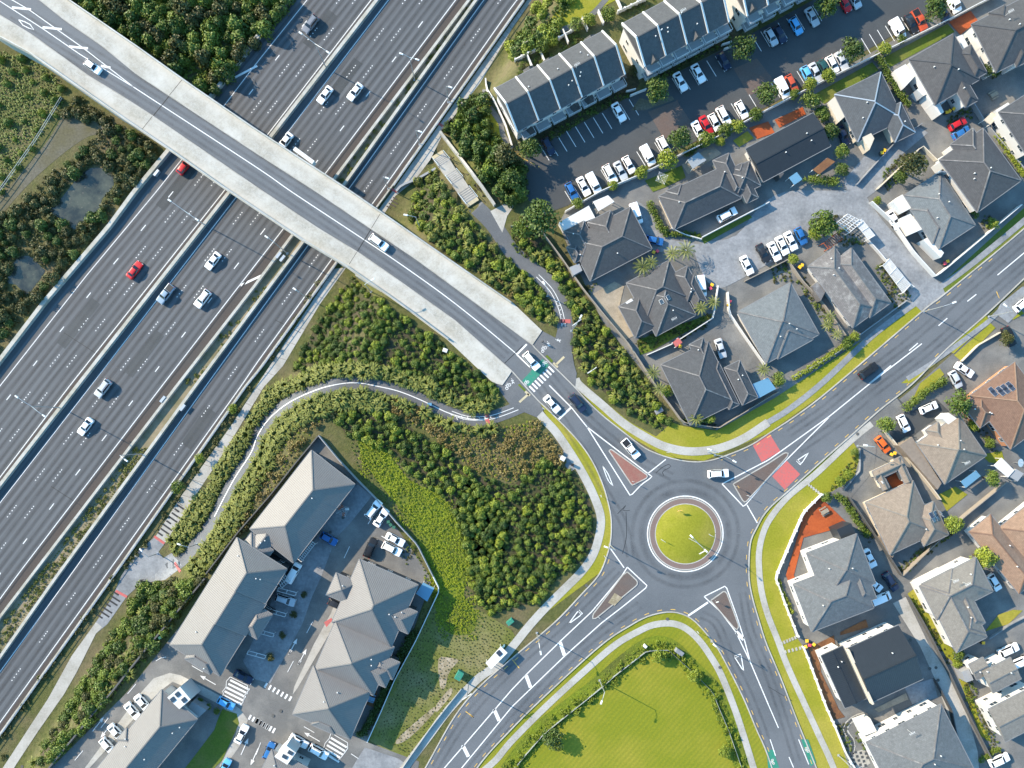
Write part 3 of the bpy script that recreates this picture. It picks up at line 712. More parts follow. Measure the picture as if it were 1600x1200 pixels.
# skid marks, sealed joints and pole-cable scars on the asphalt
for pts in (tp(11,660,810,700,770,715,755,690,790,735,790), tp(11,900,555,940,520,985,500,990,520,940,545,950,575), tp(11,712,800,715,950,690,1060)): pl(smooth(pts,4),0.14,None,'sealline',0.25,'tar_line')
ribbon('tar_line',[t2p(16,0,690),t2p(16,150,780)],0.1,RZ+0.25,'sealline',road)
ribbon('tar_line',[c10(180,480),c10(480,190)],0.16,RZ+0.55,'sealline',road)

# tyre film along the lanes
def tyre(pts, offs, w=0.9, par=None, z=None, lay=None, tag_=None):
    for o_ in offs:
        me = ribbon_mesh('tyre_track', offset(smooth(pts,4), o_), w, (RZ+0.15) if lay is None else lay, 'tyre_film', z, 8, None, True)
        t_ = link('tyre_track', me, None if tag_ else (par or road)); 
        if tag_: rel(t_, tag_)
tyre([(20,20),(210,137),(400,261),(565,372),(712,475),(800,547)], (-17,-7.5,7.5,17), 0.9, None, 0.0, 3.55, br)
tyre([(1240,690),(1295,652),(1358,600),(1440,537),(1520,465),(1600,395),(1660,340)], (-20,-10,10,20))
tyre([(1000,945),(930,995),(870,1050),(810,1115),(740,1195),(700,1250)], (-5,5)); tyre([(965,890),(900,955),(845,1005),(790,1055),(730,1120),(680,1199)], (-5,5))
tyre([(1095,960),(1120,975),(1143,1030),(1170,1085),(1195,1150),(1210,1200)], (-5,5)); tyre([(1160,925),(1172,985),(1195,1040),(1220,1110),(1245,1190)], (-5,5))
tyre([(850,575),(905,640),(960,690),(1005,722),(1050,745)], (-5,5)); tyre([(840,600),(885,665),(920,720),(950,775),(975,820),(985,870)], (-5,5))
for r_, w_ in ((68,1.9),(83,1.3)): tyre(circ(r_)+[circ(r_)[0]], (0,), w_)
def mtrack(par, a, b, n):
    for k in range(n):
        for d_ in (0.27,0.73):
            me = ribbon_mesh('tyre_track', lerp_line(a,b,(k+d_)/n), 1.0, 1.6, 'tyre_film', MZ, 14, None, True); link('tyre_track', me, par)
mtrack(mwL,'B','C',4); mtrack(mwR,'E','Gl',4); mtrack(mwO,'J','K',2)
for par, pts in ((mwL,[(300,262),(250,325)]),(mwL,[(150,470),(95,540)]),(mwR,[(250,520),(200,585)]),(mwR,[(560,95),(520,148)]),(mwO,[(330,640),(290,697)]),(mwL,[(520,20),(480,72)])):
    ribbon('patch_repair', pts, 2.6, 1.45, 'carpark', par, MZ)
for par, a, b in ((mwR,(345,367),(300,345)),(mwO,(430,500),(470,520)),(mwL,(100,520),(170,565)),(mwR,(80,760),(150,805)),(mwO,(240,760),(285,790))): ribbon('paving_seam', [a,b], 0.12, 1.5, 'sealline', par, MZ)

# rain and dirt stains on the footways, darkest beside the kerb
def stainmat():
    m, nt, bb = _nodes('footway_stain'); uv = nt.nodes.new("ShaderNodeUVMap").outputs[0]; sep = nt.nodes.new("ShaderNodeSeparateXYZ"); nt.links.new(uv, sep.inputs[0])
    a = mathn(nt, 'SINE', mathn(nt, 'MULTIPLY', sep.outputs[0], math.pi)); p = pos(nt)
    n_ = ramp(nt, noise(nt, p, 0.12, 6.0, 0.7), 0.40, 0.72); n2 = ramp(nt, noise(nt, p, 1.8, 6.0, 0.75), 0.25, 0.8)
    nt.links.new(mathn(nt, 'MULTIPLY', mathn(nt, 'MULTIPLY', a, n_), mathn(nt, 'MULTIPLY', n2, 0.6)), bb.inputs['Alpha'])
    bb.inputs['Base Color'].default_value = (0.17,0.145,0.085,1); bb.inputs['Roughness'].default_value = 0.9; return m
M['footway_stain'] = stainmat()
for pl_, offs_ in ((UK[1:],(-4,-15)),(LK[1:],(5,15))):
    for o_ in offs_: rel(link('stain', ribbon_mesh('stain', offset(pl_, o_), 2.4, 8.05, 'footway_stain', 0.0, 10, None, True)), br)
# ================================================================ paths, verges, lawns, yards
P1=[(838,640),(850,655),(870,677),(897,717),(917,752),(932,785),(939,812),(935,842),(925,870),(907,895),(882,920),(850,952),(825,980),(805,1005),(775,1040),(745,1062),(700,1110),(670,1150),(632,1200),(590,1260)]
P2=[(899,592),(905,602),(940,632),(975,662),(1012,685),(1037,697),(1065,704),(1092,705),(1125,700),(1162,685),(1200,660),(1232,640),(1285,598),(1360,527),(1432,472),(1477,443),(1525,407),(1600,345),(1680,275)]
P3=[(700,1270),(745,1215),(775,1187),(800,1157),(855,1102),(915,1047),(962,1007),(1000,985),(1022,976),(1050,974),(1072,982),(1092,1000),(1110,1025),(1127,1055),(1147,1105),(1162,1150),(1177,1199),(1205,1290)]
P4=[(1335,1290),(1302,1199),(1280,1150),(1257,1100),(1230,1040),(1215,1000),(1200,962),(1190,925),(1186,890),(1186,862),(1191,837),(1202,812),(1230,777),(1275,740),(1330,688),(1362,662)]
sheet('lawn', smooth(KW)[6:60]+offset(smooth(P1),4)[::-1][40:96], 0.8, 'lawn', label='narrow green verge beside the thicket road')
sheet('lawn', [(1025,682),(1050,660),(1068,666),(1120,673),(1160,650),(1210,622),(1305,560),(1440,470),(1452,482),(1320,592),(1200,677),(1100,720),(1040,714),(960,668),(900,605),(893,592),(925,612),(985,660)], 0.8, 'lawn', label='bright lawn at the corner house by the roundabout')
sheet('lawn', [(1450,462),(1600,325),(1690,240),(1700,265),(1600,357),(1476,462)], 0.8, 'lawn_dark', label='shaded green verge below the grey roofed corner house')  # shade on this verge is painted in by the darker grass colour
sheet('lawn', smooth(KS), 0.8, 'lawn_mown', label='big mown lawn inside the bend below the roundabout')
FE=[(1338,690),(1343,715),(1335,745),(1300,768),(1282,772),(1252,802),(1232,850),(1212,898),(1242,992),(1260,1017),(1282,1080),(1304,1132),(1330,1210),(1360,1290)]
sheet('lawn', smooth(KE)[:80]+FE, 0.8, 'lawn', label='bright lawn strip beside the east footpath')
for q, lb in ((tp(8,1110,985,1360,770,1380,805,1160,1010),'small grass strip by the first driveway'),(tp(8,1160,1020,1390,820,1420,850,1210,1060),'grass strip inside the low cream wall'),
              (tp(8,830,1195,1030,1050,1045,1075,890,1195),'grass strip by the second driveway'),(tp(8,950,1195,1070,1100,1100,1140,1000,1230,900,1300),'long grass bank behind the footpath near the hedge')):
    sheet('lawn', q, 3.8, 'lawn', label=lb)
sheet('dry_field', [(672,918),(760,960),(800,985),(812,1008),(770,1045),(700,1112),(640,1195),(575,1155),(640,1010)], 0.7, 'drygrass', label='dry grassy field between the apartments and the street')
for q, lb in ((tp(14,1140,520,1200,510,1265,525,1230,570,1200,620,1180,700,1150,690),'bare pale dirt patch in the field'),(tp(14,1130,800,1215,700,1220,740,1130,850),'bare chalky streak in the field'),(tp(14,900,1000,1110,820,1100,870,960,1010,880,1050),'worn earth track in the field')):
    sheet('dirt_patch', smooth(q,3,True), 1.4, 'dirt', label=lb)
sheet('meadow', smooth([(560,685),(600,700),(640,750),(690,775),(725,830),(735,880),(725,930),(745,960),(735,990),(695,985),(675,930),(672,900),(650,840),(620,790),(575,730)],4,True), 0.9, 'meadow', True, 'bright lime green long grass below the thicket')
for k, (pts, w, lb) in enumerate(((P1,1.9,'pale concrete footpath beside the thicket'),(P2,1.35,'narrow concrete footpath on the north side of the street'),(P3,1.5,'concrete footpath round the big lawn'),(P4,1.4,'concrete footpath along the east verge'))):
    ribbon('footpath', smooth(pts,5), w, 2.5, 'concrete' if k != 1 else 'oldconcrete', None, None, 6, label=lb)
ribbon('footpath', smooth(P2[:11],5), 1.9, 2.7, 'concrete', None, None, 6, label='wider pale concrete footpath at the roundabout corner')
ribbon('footpath', [(1417,592),(1452,570),(1505,532),(1545,502),(1575,472),(1600,452),(1660,400)], 1.1, 4.0, 'oldconcrete', label='narrow footpath on the south side of the street')
for i in range(46):
    pass
P6=[(822,632),(790,645),(762,654),(737,655),(700,645),(662,627),(625,612),(592,604),(555,598),(520,602),(487,612),(450,630),(420,655),(402,682),(392,708),(365,750),(335,807),(310,845),(287,873),(262,890)]
pth = ribbon('cycle_path', smooth(P6,5), 3.0, 1.6, 'pathasphalt', None, None, 5, label='winding asphalt shared path through the flax')
ribbon('path_line', smooth(P6[2:-3],5), 0.2, 2.6, 'whitepaint', pth, None, 5)
P6b=[(850,650)]
for s_ in (6,-1): ribbon('path_line', offset(smooth([(845,622),(822,632),(790,645),(762,653),(730,653),(705,645)],5), s_*0.8-2), 0.14, 2.2, 'whitepaint', pth, None, 5)
for t_ in range(7): x = 712+t_*9; ribbon('path_tick', [(x, 651-(5 if t_<2 else 0)*0.3),(x+3,656)], 0.14, 2.2, 'whitepaint', pth)
for q in ((tp(10,1420,165,1445,165,1460,205,1435,205)),(tp(10,1430,215,1455,215,1465,245,1440,248))): sheet('red_bar', q, 2.3, 'redpaint', True, parent=pth)
P5=[(742,322),(770,350),(800,393),(827,417),(855,440),(872,465),(880,490),(883,515),(882,545)]
pt2 = ribbon('cycle_path', smooth(P5,5), 3.6, 1.5, 'pathasphalt', None, None, 5, label='asphalt shared path from the stairs to the crossing')
for s_ in (0,5): ribbon('path_line', offset(smooth([(841,430),(862,452),(874,475),(880,495),(882,515),(877,545)],5), s_-1), 0.15, 2.3, 'whitepaint', pt2, None, 5)
for t_ in range(6): ribbon('path_tick', [(868+t_*2.2,472+t_*7),(873+t_*1.6,470+t_*7)], 0.14, 2.3, 'whitepaint', pt2)
sheet('red_bar', tp(7,280,795,365,795,365,820,290,820), 2.3, 'redpaint', True, parent=pt2)
sheet('pavement', tp(6,1465,120,1600,50,1610,90,1570,150,1540,255), 2.0, 'concrete', True, 'pale concrete apron at the head of the stairs')
pzN = sheet('pavement', [(832,539),(847,517),(868,528),(872,510),(893,510),(893,545),(897,570),(901,583),(899,604)], 3.1, 'pathasphalt', label='asphalt waiting area north of the crossing')
pzS = sheet('pavement', [(800,580),(795,590),(774,601),(786,618),(800,636),(838,652),(850,640),(842,628)], 3.1, 'pathasphalt', label='asphalt waiting area south of the crossing')
for q in ((c10(820,365),c10(850,345),c10(945,440),c10(920,470)),(c10(390,815),c10(420,795),c10(520,895),c10(495,920))): sheet('green_tactile', list(q), 4.0, 'lawn_dark', parent=pzN)
for q in ((c10(945,470),c10(1025,550)),(c10(985,500),c10(1115,375)),(c10(505,915),c10(590,990)),(c10(560,955),c10(415,1085))): ribbon('yellow_tactile', list(q), 0.5, 4.0, 'tactile', pzN)
bike_mark(c10(800,260),0.9,0.9,pzN,4.2); bike_mark(c10(240,840),0.9,0.9,pzS,4.2); walk_mark(c10(870,185),0.9,0.3,pzN,4.2); walk_mark(c10(310,765),0.9,0.3,pzS,4.2); walk_mark(c10(1030,120),0.9,1.2,pzN,4.2)
# footpath beside the motorway
sheet('footpath', [(x+6,y) for x, y in lin('L') if -110 <= y <= 418] + [(540,420),(601,333),(618,306),(648,282),(672,250),(690,214),(691,205),(750,130),(800,45),(831,0),(900,-95)], 1.0, 'concrete', False, 'pale concrete footpath beside the upper ramp', z=MZ)
sheet('footpath', [(511,436),(405,597),(360,667),(322,720),(282,777),(242,840),(257,850),(307,772),(350,707),(412,605),(442,572),(500,475),(541,418),(522,420)], 1.0, 'concrete', False, 'pale concrete footpath beside the lower ramp', z=MZ)
fp3 = sheet('footpath', [(243,838),(215,862),(190,899),(175,935),(150,972),(112,1025),(75,1092),(37,1150),(5,1199),(-60,1290),(-30,1290),(25,1195),(60,1142),(100,1085),(120,1050),(150,990),(168,975),(198,932),(220,912),(258,906),(285,885),(268,864),(255,872),(248,862),(257,850)], 1.3, 'oldconcrete', True, 'grey concrete path junction beside the lower ramp')
sheet('footpath', [(150,972),(112,1025),(75,1092),(37,1150),(5,1199),(-60,1290),(-30,1290),(25,1195),(60,1142),(100,1085),(120,1050),(150,990),(160,980)], 1.7, 'concrete', True, 'pale concrete path running down to the lower left corner')
def bars(p0, dx, dy, n, a, b, par, mat='sealline', w=0.4):
    for i in range(n):
        x, y = p0[0]+dx*i, p0[1]+dy*i; l = 1.0 if i % 3 else 0.55
        ribbon('rumble_bar', [(x,y),(x+a*l,y+b*l)], w, 2.2, mat, par, MZ)
bars((247,832),4.3,-6.2,8,13,9,fp3); bars((178,925),-4.2,6,7,14,9,fp3); bars((714,186),3.2,-4.6,9,12,6,fp3,'brownstrip',0.3); bars((604,322),3.4,-4.5,4,11,6,fp3,'brownstrip',0.3)
for q in (((241,838),(257,849)),((181,923),(199,933)),((683,192),(695,199)),((609,294),(620,300))): ribbon('red_bar', list(q), 0.6, 2.4, 'redpaint', fp3, MZ)
ribbon('red_bar', [(273,879),(282,893)], 0.6, 4.5, 'redpaint', fp3)
for i in range(26):                                     # sawn joints in the pale footpath
    y = 20+i*7.6 if i < 10 else 440+(i-10)*24
    xl = float(mx('L', y))+7; xr = float(np.interp(y,[p[1] for p in EDGE],[p[0] for p in EDGE]))-1
    if i >= 10: xl = float(np.interp(y,[436,597,667,720,777,840],[511,405,360,322,282,242]))
    ribbon('slab_joint', [(xl,y-3),(xr,y+3)], 0.06, 1.5 if y < 800 else 2.0, 'brownstrip', fp3, MZ)
# ---- public stairs
st = empty('public_stairs', Vector((_s0.x,_s0.y,MZ))); tag(st, 'wide pale concrete stairs in three flights beside the footpath', 'stairs')
def stair_box(t0, t1, z, nm, mat, wd=3.0, par=None):
    c = (t0+t1)/2*_sl; mbx = MB(); mbx.box(_su[0]*c, _su[1]*c, (z-1.6+z)/2-MZ, (t1-t0)*_sl*0.995, wd, 1.6, math.atan2(_su[1],_su[0])); return mbx.obj(nm, mat, st)
zz = MZ+0.12
for f0, f1, z0, z1 in ((0.05,0.22,MZ,MZ+2),(0.38,0.57,MZ+2,MZ+4),(0.72,0.93,MZ+4,0)):
    n = 11
    for i in range(n): stair_box(f0+(f1-f0)*i/n, f0+(f1-f0)*(i+1)/n, z0+(z1-z0)*(i+1)/n+0.1, 'step', 'concrete' if i % 2 else 'oldconcrete')
for f0, f1, z in ((0.22,0.38,MZ+2.1),(0.57,0.72,MZ+4.1)): stair_box(f0, f1, z, 'landing', 'concrete')
stair_box(0.0,0.05,MZ+0.1,'tactile_strip','tactile'); stair_box(0.93,0.98,0.1,'tactile_strip','tactile')
for sd in (-1,1):
    mb = MB()
    for t0, t1 in ((0.03,0.22),(0.38,0.57),(0.72,0.95)):
        o_ = Vector((-_su[1],_su[0],0))*1.55*sd
        a = Vector((_su[0]*t0*_sl,_su[1]*t0*_sl,float(stair_z(t0))-MZ+1.0))+o_; b = Vector((_su[0]*t1*_sl,_su[1]*t1*_sl,float(stair_z(t1))-MZ+1.0))+o_
        mb.beam(a,b,0.1,0.1); mb.beam(a-Vector((0,0,1)),a,0.08,0.08); mb.beam(b-Vector((0,0,1)),b,0.08,0.08)
    mb.obj('hand_rail','rail',st)
def F8(x, y): return (620+x/8., 190+y/8.)
def fence(name, pts, h, label, mat='wallwhite', w=0.22, cat='fence', posts=None, z=None):
    o0 = G(*pts[0]) if z is None else P(pts[0][0],pts[0][1],z)
    e = empty(name, o0); tag(e, label, cat)
    p = wallribbon('panel', pts, w, h, mat, None, z, -0.4, 9); rel(p, e)
    if posts:
        q = wline(resample(pts, posts*PPM), z); pm = MB().box(0,0,(h+0.15)/2,w+0.2,w+0.2,h+0.15).mesh('post', mat)
        for a in q: link('post', pm, e, a-o0)
    return e
fence('retaining_wall', [F8(545,150),F8(700,350),F8(880,580),F8(1060,820),F8(1225,1060)], 1.6, 'tall pale retaining wall beside the public stairs', 'concrete', 0.5, 'wall')
fence('retaining_wall', [F8(680,-20),F8(560,120)], 1.2, 'short dark wall between footpath and shrubs above the stairs', 'walldark', 0.4, 'wall')
fence('retaining_wall', [F8(0,880),F8(60,810),F8(260,730),F8(490,600)], 1.0, 'low grey wall between footpath and shrubs below the stairs', 'wallgrey', 0.5, 'wall')
for q, nm, lb in (([F8(600,395),F8(640,370),F8(715,450),F8(680,480)],'a','first'),([F8(750,590),F8(790,565),F8(900,680),F8(860,715)],'b','middle'),([F8(940,830),F8(985,795),F8(1090,920),F8(1040,960)],'c','last')):
    sheet('planter_bed', q, 3, 'scrubsoil', True, 'small planter bed beside the %s flight of the stairs' % lb)

# ---- yards of the housing
sheet('car_park', [(812,300),(822,240),(985,150),(1040,123),(1150,66),(1340,-38),(1480,-120),(1560,-60),(1500,0),(1392,57),(1180,177),(1040,243),(885,322),(850,335)], 1.6, 'carpark', label='dark asphalt car park of the townhouses')
sheet('housing_yard', [(872,350),(885,328),(1040,250),(1180,185),(1390,66),(1620,-70),(1720,-120),(1720,225),(1600,326),(1440,472),(1300,562),(1210,624),(1120,672),(1068,664),(1050,640),(1000,575),(940,500),(905,425)], 0.5, 'driveway', label='paved yards between the houses north of the street')
sheet('shared_driveway', smooth([(1085,385),(1105,378),(1150,368),(1185,325),(1225,300),(1300,298),(1345,300),(1362,322),(1385,352),(1432,405),(1478,460),(1442,489),(1395,425),(1352,370),(1320,338),(1285,345),(1255,385),(1205,410),(1150,440),(1125,450),(1105,440),(1090,410)],3,True), 2.4, 'oldconcrete', label='pale concrete shared driveway curving between the houses')
sheet('shared_driveway', tp(4,470,1130,600,980,690,980,830,820,940,790,1000,830,820,980,680,1190,540,1290), 2.2, 'oldconcrete', label='concrete lane rising to the upper houses')
sheet('shared_driveway', tp(4,490,900,560,800,620,900,640,950,700,970,560,1140,470,1130), 2.0, 'driveway', label='concrete forecourt beside the dark blue parked car')
sheet('shared_driveway', tp(7,1270,590,1340,590,1330,760,1400,900,1540,1090,1480,1110,1420,1000,1300,940,1180,930,1080,880,1250,790), 2.2, 'driveway', label='asphalt drive down to the corner house')
sheet('driveway', tp(8,1450,700,1590,590,1660,640,1560,760,1500,820,1420,760), 4.2, 'oldconcrete', label='concrete crossing at the far right driveway')
sheet('driveway', tp(7,790,60,880,130,930,230,1000,300,1180,330,1130,380,1010,360,900,380,830,300,780,180), 2.2, 'oldconcrete', label='concrete drive beside the blue parked car')
sheet('deck', tp(7,500,640,640,560,700,590,670,720,760,900,700,930), 3.4, 'decktimber', label='pale weathered timber deck beside the dark hip roofed house')
sheet('deck', tp(3,1060,1030,1250,910,1310,960,1100,1090), 3.4, 'decktimber', label='pale timber deck with a white canopy behind the fence')
sheet('brick_paving', tp(3,850,700,1030,630,1130,780,950,870), 2.2, 'brick', label='brown brick crossing in the lower car park')
sheet('brick_paving', tp(3,1385,430,1530,365,1650,520,1480,600), 2.2, 'brick', label='brown brick crossing in the middle car park')
sheet('garden_bed', tp(3,40,850,180,895,740,615,800,520,760,440,690,470,380,650), 1.1, 'scrubsoil', label='dark planted bed in front of the lower townhouses')
sheet('garden_bed', tp(3,810,500,900,500,1000,470,1380,270,1450,190,1350,130,1100,270), 1.1, 'scrubsoil', label='dark planted bed in front of the middle townhouses')
sheet('garden_bed', tp(3,745,690,800,610,880,640,1000,600,1015,625,830,690), 2.4, 'gravel', label='stony bed under the round tree in the car park')
for q, m_, lb in ((tp(4,40,750,215,670,235,715,70,800),'deckorange','orange timber terrace above the black roofed house'),(tp(3,1480,800,1600,760,1640,830,1530,870),'deckorange','orange terrace strip by the car park hedge'),
              (tp(4,1130,140,1265,70,1310,130,1200,220),'deckorange','orange brick terrace behind the upper right house'),
              (tp(12,110,1195,200,900,215,800,320,700,490,865,440,900,220,960,160,1195,200,1300,150,1290),'deckorange','large orange deck wrapped round the grey roofed corner house'),
              (tp(16,250,450,410,370,420,440,310,470,330,600,440,830,480,880,400,900,330,720),'deckbrown','brown timber deck in front of the black roofed house'),
              (tp(16,450,350,610,270,625,320,450,370),'deckbrown','small brown deck beside the black roofed house'),
              (tp(16,660,830,860,730,875,770,690,850),'decktimber','pale timber deck behind the black roofed house'),
              (tp(14,680,800,720,700,760,720,740,820),'deckbrown','small red brown patio with a blue table'),(tp(12,740,590,830,530,890,600,780,660),'deckorange','orange timber floor of the sunken courtyard')):
    sheet('deck', q, 4.2, m_, label=lb)
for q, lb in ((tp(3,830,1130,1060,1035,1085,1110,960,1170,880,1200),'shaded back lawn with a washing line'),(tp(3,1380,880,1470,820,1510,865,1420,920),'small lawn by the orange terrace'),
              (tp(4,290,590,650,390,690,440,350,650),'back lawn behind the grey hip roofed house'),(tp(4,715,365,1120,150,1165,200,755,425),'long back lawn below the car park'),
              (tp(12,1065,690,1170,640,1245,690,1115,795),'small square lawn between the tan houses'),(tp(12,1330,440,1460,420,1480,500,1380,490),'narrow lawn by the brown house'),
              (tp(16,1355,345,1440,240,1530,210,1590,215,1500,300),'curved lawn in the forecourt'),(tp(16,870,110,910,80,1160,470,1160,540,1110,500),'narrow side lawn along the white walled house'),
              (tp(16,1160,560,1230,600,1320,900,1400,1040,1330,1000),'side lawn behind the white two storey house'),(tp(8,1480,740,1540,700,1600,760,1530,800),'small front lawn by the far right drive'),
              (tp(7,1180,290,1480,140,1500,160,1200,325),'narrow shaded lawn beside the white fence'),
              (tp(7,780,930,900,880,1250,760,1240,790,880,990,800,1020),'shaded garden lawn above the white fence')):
    sheet('lawn', q, 3.6, 'lawn_dark' if 'shaded' in lb or 'back' in lb else 'lawn', label=lb)  # lawns labelled shaded carry their shade in the darker grass colour
sheet('lawn', tp(2,1360,720,1420,640,1440,580,1480,700,1560,860,1600,930,1520,925,1440,840), 1.5, 'lawn', True, 'bright sunlit lawn beside the end townhouse')
sheet('lawn', tp(3,190,190,330,0,380,-80,700,-100,650,0,520,70,380,150,240,185), 1.5, 'lawn', label='green lawn behind the townhouses')
ribbon('garden_path', smooth(tp(3,-20,310,200,225,380,160,500,90,600,-20),5), 1.2, 2.2, 'driveway', label='dark path behind the townhouses')
ribbon('garden_path', smooth(tp(2,1430,560,1440,640,1530,770,1540,840,1600,930),5), 1.2, 2.2, 'driveway', label='dark path beside the end townhouse')
sheet('housing_yard', [(1338,690),(1380,645),(1420,612),(1480,560),(1545,505),(1620,440),(1720,360),(1720,1290),(1360,1290),(1330,1210),(1304,1132),(1260,1017),(1242,992),(1215,900),(1232,850),(1255,800),(1285,772),(1335,745)], 0.5, 'driveway', label='paved yards between the houses east of the roundabout')
sheet('shared_driveway', tp(16,780,170,860,130,1000,420,1110,590,1250,880,1310,1100,1320,1250,1180,1250,1160,1150,1180,1050,1130,880,1050,660,950,440), 2.4, 'concrete', label='curving concrete drive behind the black roofed house')
sheet('driveway', tp(12,510,320,690,170,780,60,860,160,800,250,690,300,660,540,510,720,490,680,570,540,575,440), 2.4, 'driveway', label='stained concrete drive with the orange car')
sheet('driveway', tp(12,780,60,900,170,1050,90,1130,170,1000,250,900,330,820,380,690,290), 2.2, 'carpark', label='dark asphalt drive with two white cars')
sheet('shared_driveway', tp(16,850,690,1030,640,1060,760,900,800), 2.6, 'oldconcrete', label='square concrete patio behind the black roofed house')
# ---- apartment complex
sheet('apartment_yard', [(497,683),(600,795),(675,905),(640,1000),(575,1160),(655,1190),(640,1290),(-10,1290),(80,1200),(200,1080),(300,955),(395,825)], 0.9, 'driveway', label='asphalt yard of the apartment complex')
sheet('parking_apron', tp(10,560,640,640,630,725,700,580,880,500,960,410,1200,350,1330,290,1500,90,1870,-20,1840,-80,1730,150,1250,380,960), 1.8, 'oldconcrete', label='pale concrete parking apron in front of the long apartment block')
sheet('parking_apron', tp(13,880,730,960,640,1060,605,1130,620,1400,760,1500,830,1550,900,1500,1060,1400,1200,1370,1190,1470,1010,1490,900,1370,800,1150,690,1080,660,1000,720,920,800,560,1200,530,1200), 1.8, 'concrete', label='pale kerbed footway round the lower apartment block')
sheet('parking_apron', tp(14,230,740,260,700,530,240,600,0,560,0,470,230,360,430,240,690), 1.8, 'concrete', label='pale footway along the middle apartment block')
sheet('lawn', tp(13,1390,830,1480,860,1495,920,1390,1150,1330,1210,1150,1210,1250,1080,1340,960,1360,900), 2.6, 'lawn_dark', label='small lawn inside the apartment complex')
sheet('parking_apron', tp(14,600,1200,680,1070,890,1140,930,1170,900,1220), 1.9, 'oldconcrete', label='concrete entrance to the apartment complex')
def arrow(c, ang, L=4.0, par=None, double=False):
    w = G(*c); vs = []; fs = []
    def quad(*q): k = len(vs); vs.extend([(a,b,0) for a,b in q]); fs.append(tuple(range(k,k+len(q))))
    quad((-L/2,-.09),(L/2-1.2,-.09),(L/2-1.2,.09),(-L/2,.09)); quad((L/2-1.3,-.45),(L/2,0),(L/2-1.3,.45))
    if double: quad((-L/2+1.2,-.3),(-L/2+1.2,.3),(-L/2,0))
    return link('painted_arrow', mesh('painted_arrow', vs, fs, 'whitepaint'), par, (w.x,w.y,w.z+3.0*LAYER), ang)
yard = [o for o in bpy.data.objects if o.name.startswith('apartment_yard')][0]
def yl(t, pts, w=0.14): ribbon('yard_line', tp(t,*pts), w, 2.9, 'whitepaint', yard)
for c, a, d in ((t2p(14,232,440),62,1),(t2p(14,290,505),62,1),(t2p(14,350,1005),150,0),(t2p(13,1300,650),150,0),(t2p(13,615,925),52,0),(t2p(13,665,965),232,0),(t2p(13,1530,1065),66,0),(t2p(13,1590,1130),246,0)): arrow(c, math.radians(a), 4.2, yard, d)
for t, p in ((14,(470,50,435,120)),(14,(355,285,315,360)),(14,(235,530,195,605)),(10,(585,1015,550,1090)),(10,(735,820,700,875)),(13,(850,675,795,740)),(13,(680,885,630,950)),(13,(520,1090,465,1155)),(13,(975,530,1000,512,1040,505)),(13,(1200,560,1270,600)),(14,(300,940,365,978)),(14,(595,1110,640,1140)),(14,(30,1040,0,1120)),(10,(785,950,820,970))): yl(t, p)
def zebra(t, p0, d, n, a, w=0.45):
    for i in range(n): ribbon('zebra_bar', tp(t, p0[0]+d[0]*i, p0[1]+d[1]*i, p0[0]+d[0]*i+a[0], p0[1]+d[1]*i+a[1]), w, 2.9, 'whitepaint', yard)
zebra(14,(70,668),(25.5,14),7,(-16,28)); zebra(14,(15,890),(21,12),6,(-16,30)); zebra(13,(1570,868),(22,12),6,(-15,28))
zebra(14,(468,1010),(-12,23),5,(100,60)); zebra(13,(1440,650),(-12,23),5,(120,60))
for q in ((14,(470,980,580,1045,575,1075,555,1090,550,1120,530,1135,525,1160,420,1090,430,1045,455,1030,460,1000,470,980)),(13,(1440,630,1560,690,1550,730,1530,745,1535,770,1510,790,1510,810,1390,745,1395,700,1420,690,1415,650,1440,630))): yl(*q)
# car park stall lines
cpk = [o for o in bpy.data.objects if o.name.startswith('car_park')][0]
def stalls(t, p0, d, n, a):
    for i in range(n): ribbon('stall_line', tp(t, p0[0]+d[0]*i, p0[1]+d[1]*i, p0[0]+d[0]*i+a[0], p0[1]+d[1]*i+a[1]), 0.14, 2.4, 'whitepaint', cpk)
stalls(3,(172,905),(56,-28.2),11,(60,98)); stalls(3,(1000,490),(54,-27.5),6,(60,98)); stalls(4,(-100,225),(54,-27),8,(58,96)); stalls(3,(330,1195),(56,-28.5),2,(55,90)); stalls(3,(555,1062),(56,-28.5),7,(55,90)); stalls(3,(1145,760),(56,-28),7,(55,92)); stalls(4,(20,520),(54,-26.5),3,(55,90)); stalls(4,(180,445),(54,-27.5),6,(55,92)); stalls(4,(582,240),(50,-26),7,(58,96))
for q in (tp(3,0,930,70,990,170,1045),): ribbon('yellow_dashes', q, 0.2, 2.4, 'yellowpaint', cpk, None, 10, (1.0,0.8))
# ponds
for q, lb in ((smooth(tp(5,310,120,390,30,480,-80,570,-150,690,-130,710,-40,640,40,620,100,520,190,460,235,420,190),3,True),'larger murky grey pond beside the left barrier'),(smooth(tp(5,45,560,95,430,180,400,260,470,280,500,215,590,165,640,100,580),3,True),'smaller grey green pond at the far left')):
    sheet('pond', q, 1.2, 'water', label=lb)
sheet('dirt_track', smooth(tp(1,420,690,500,690,620,780,680,830,560,850,420,940,300,1040,200,1130,80,1260,-40,1400,-60,1300,60,1170,200,1000,300,880),3,True), 0.8, 'gravel', label='grey gravel track beside the wire fence')
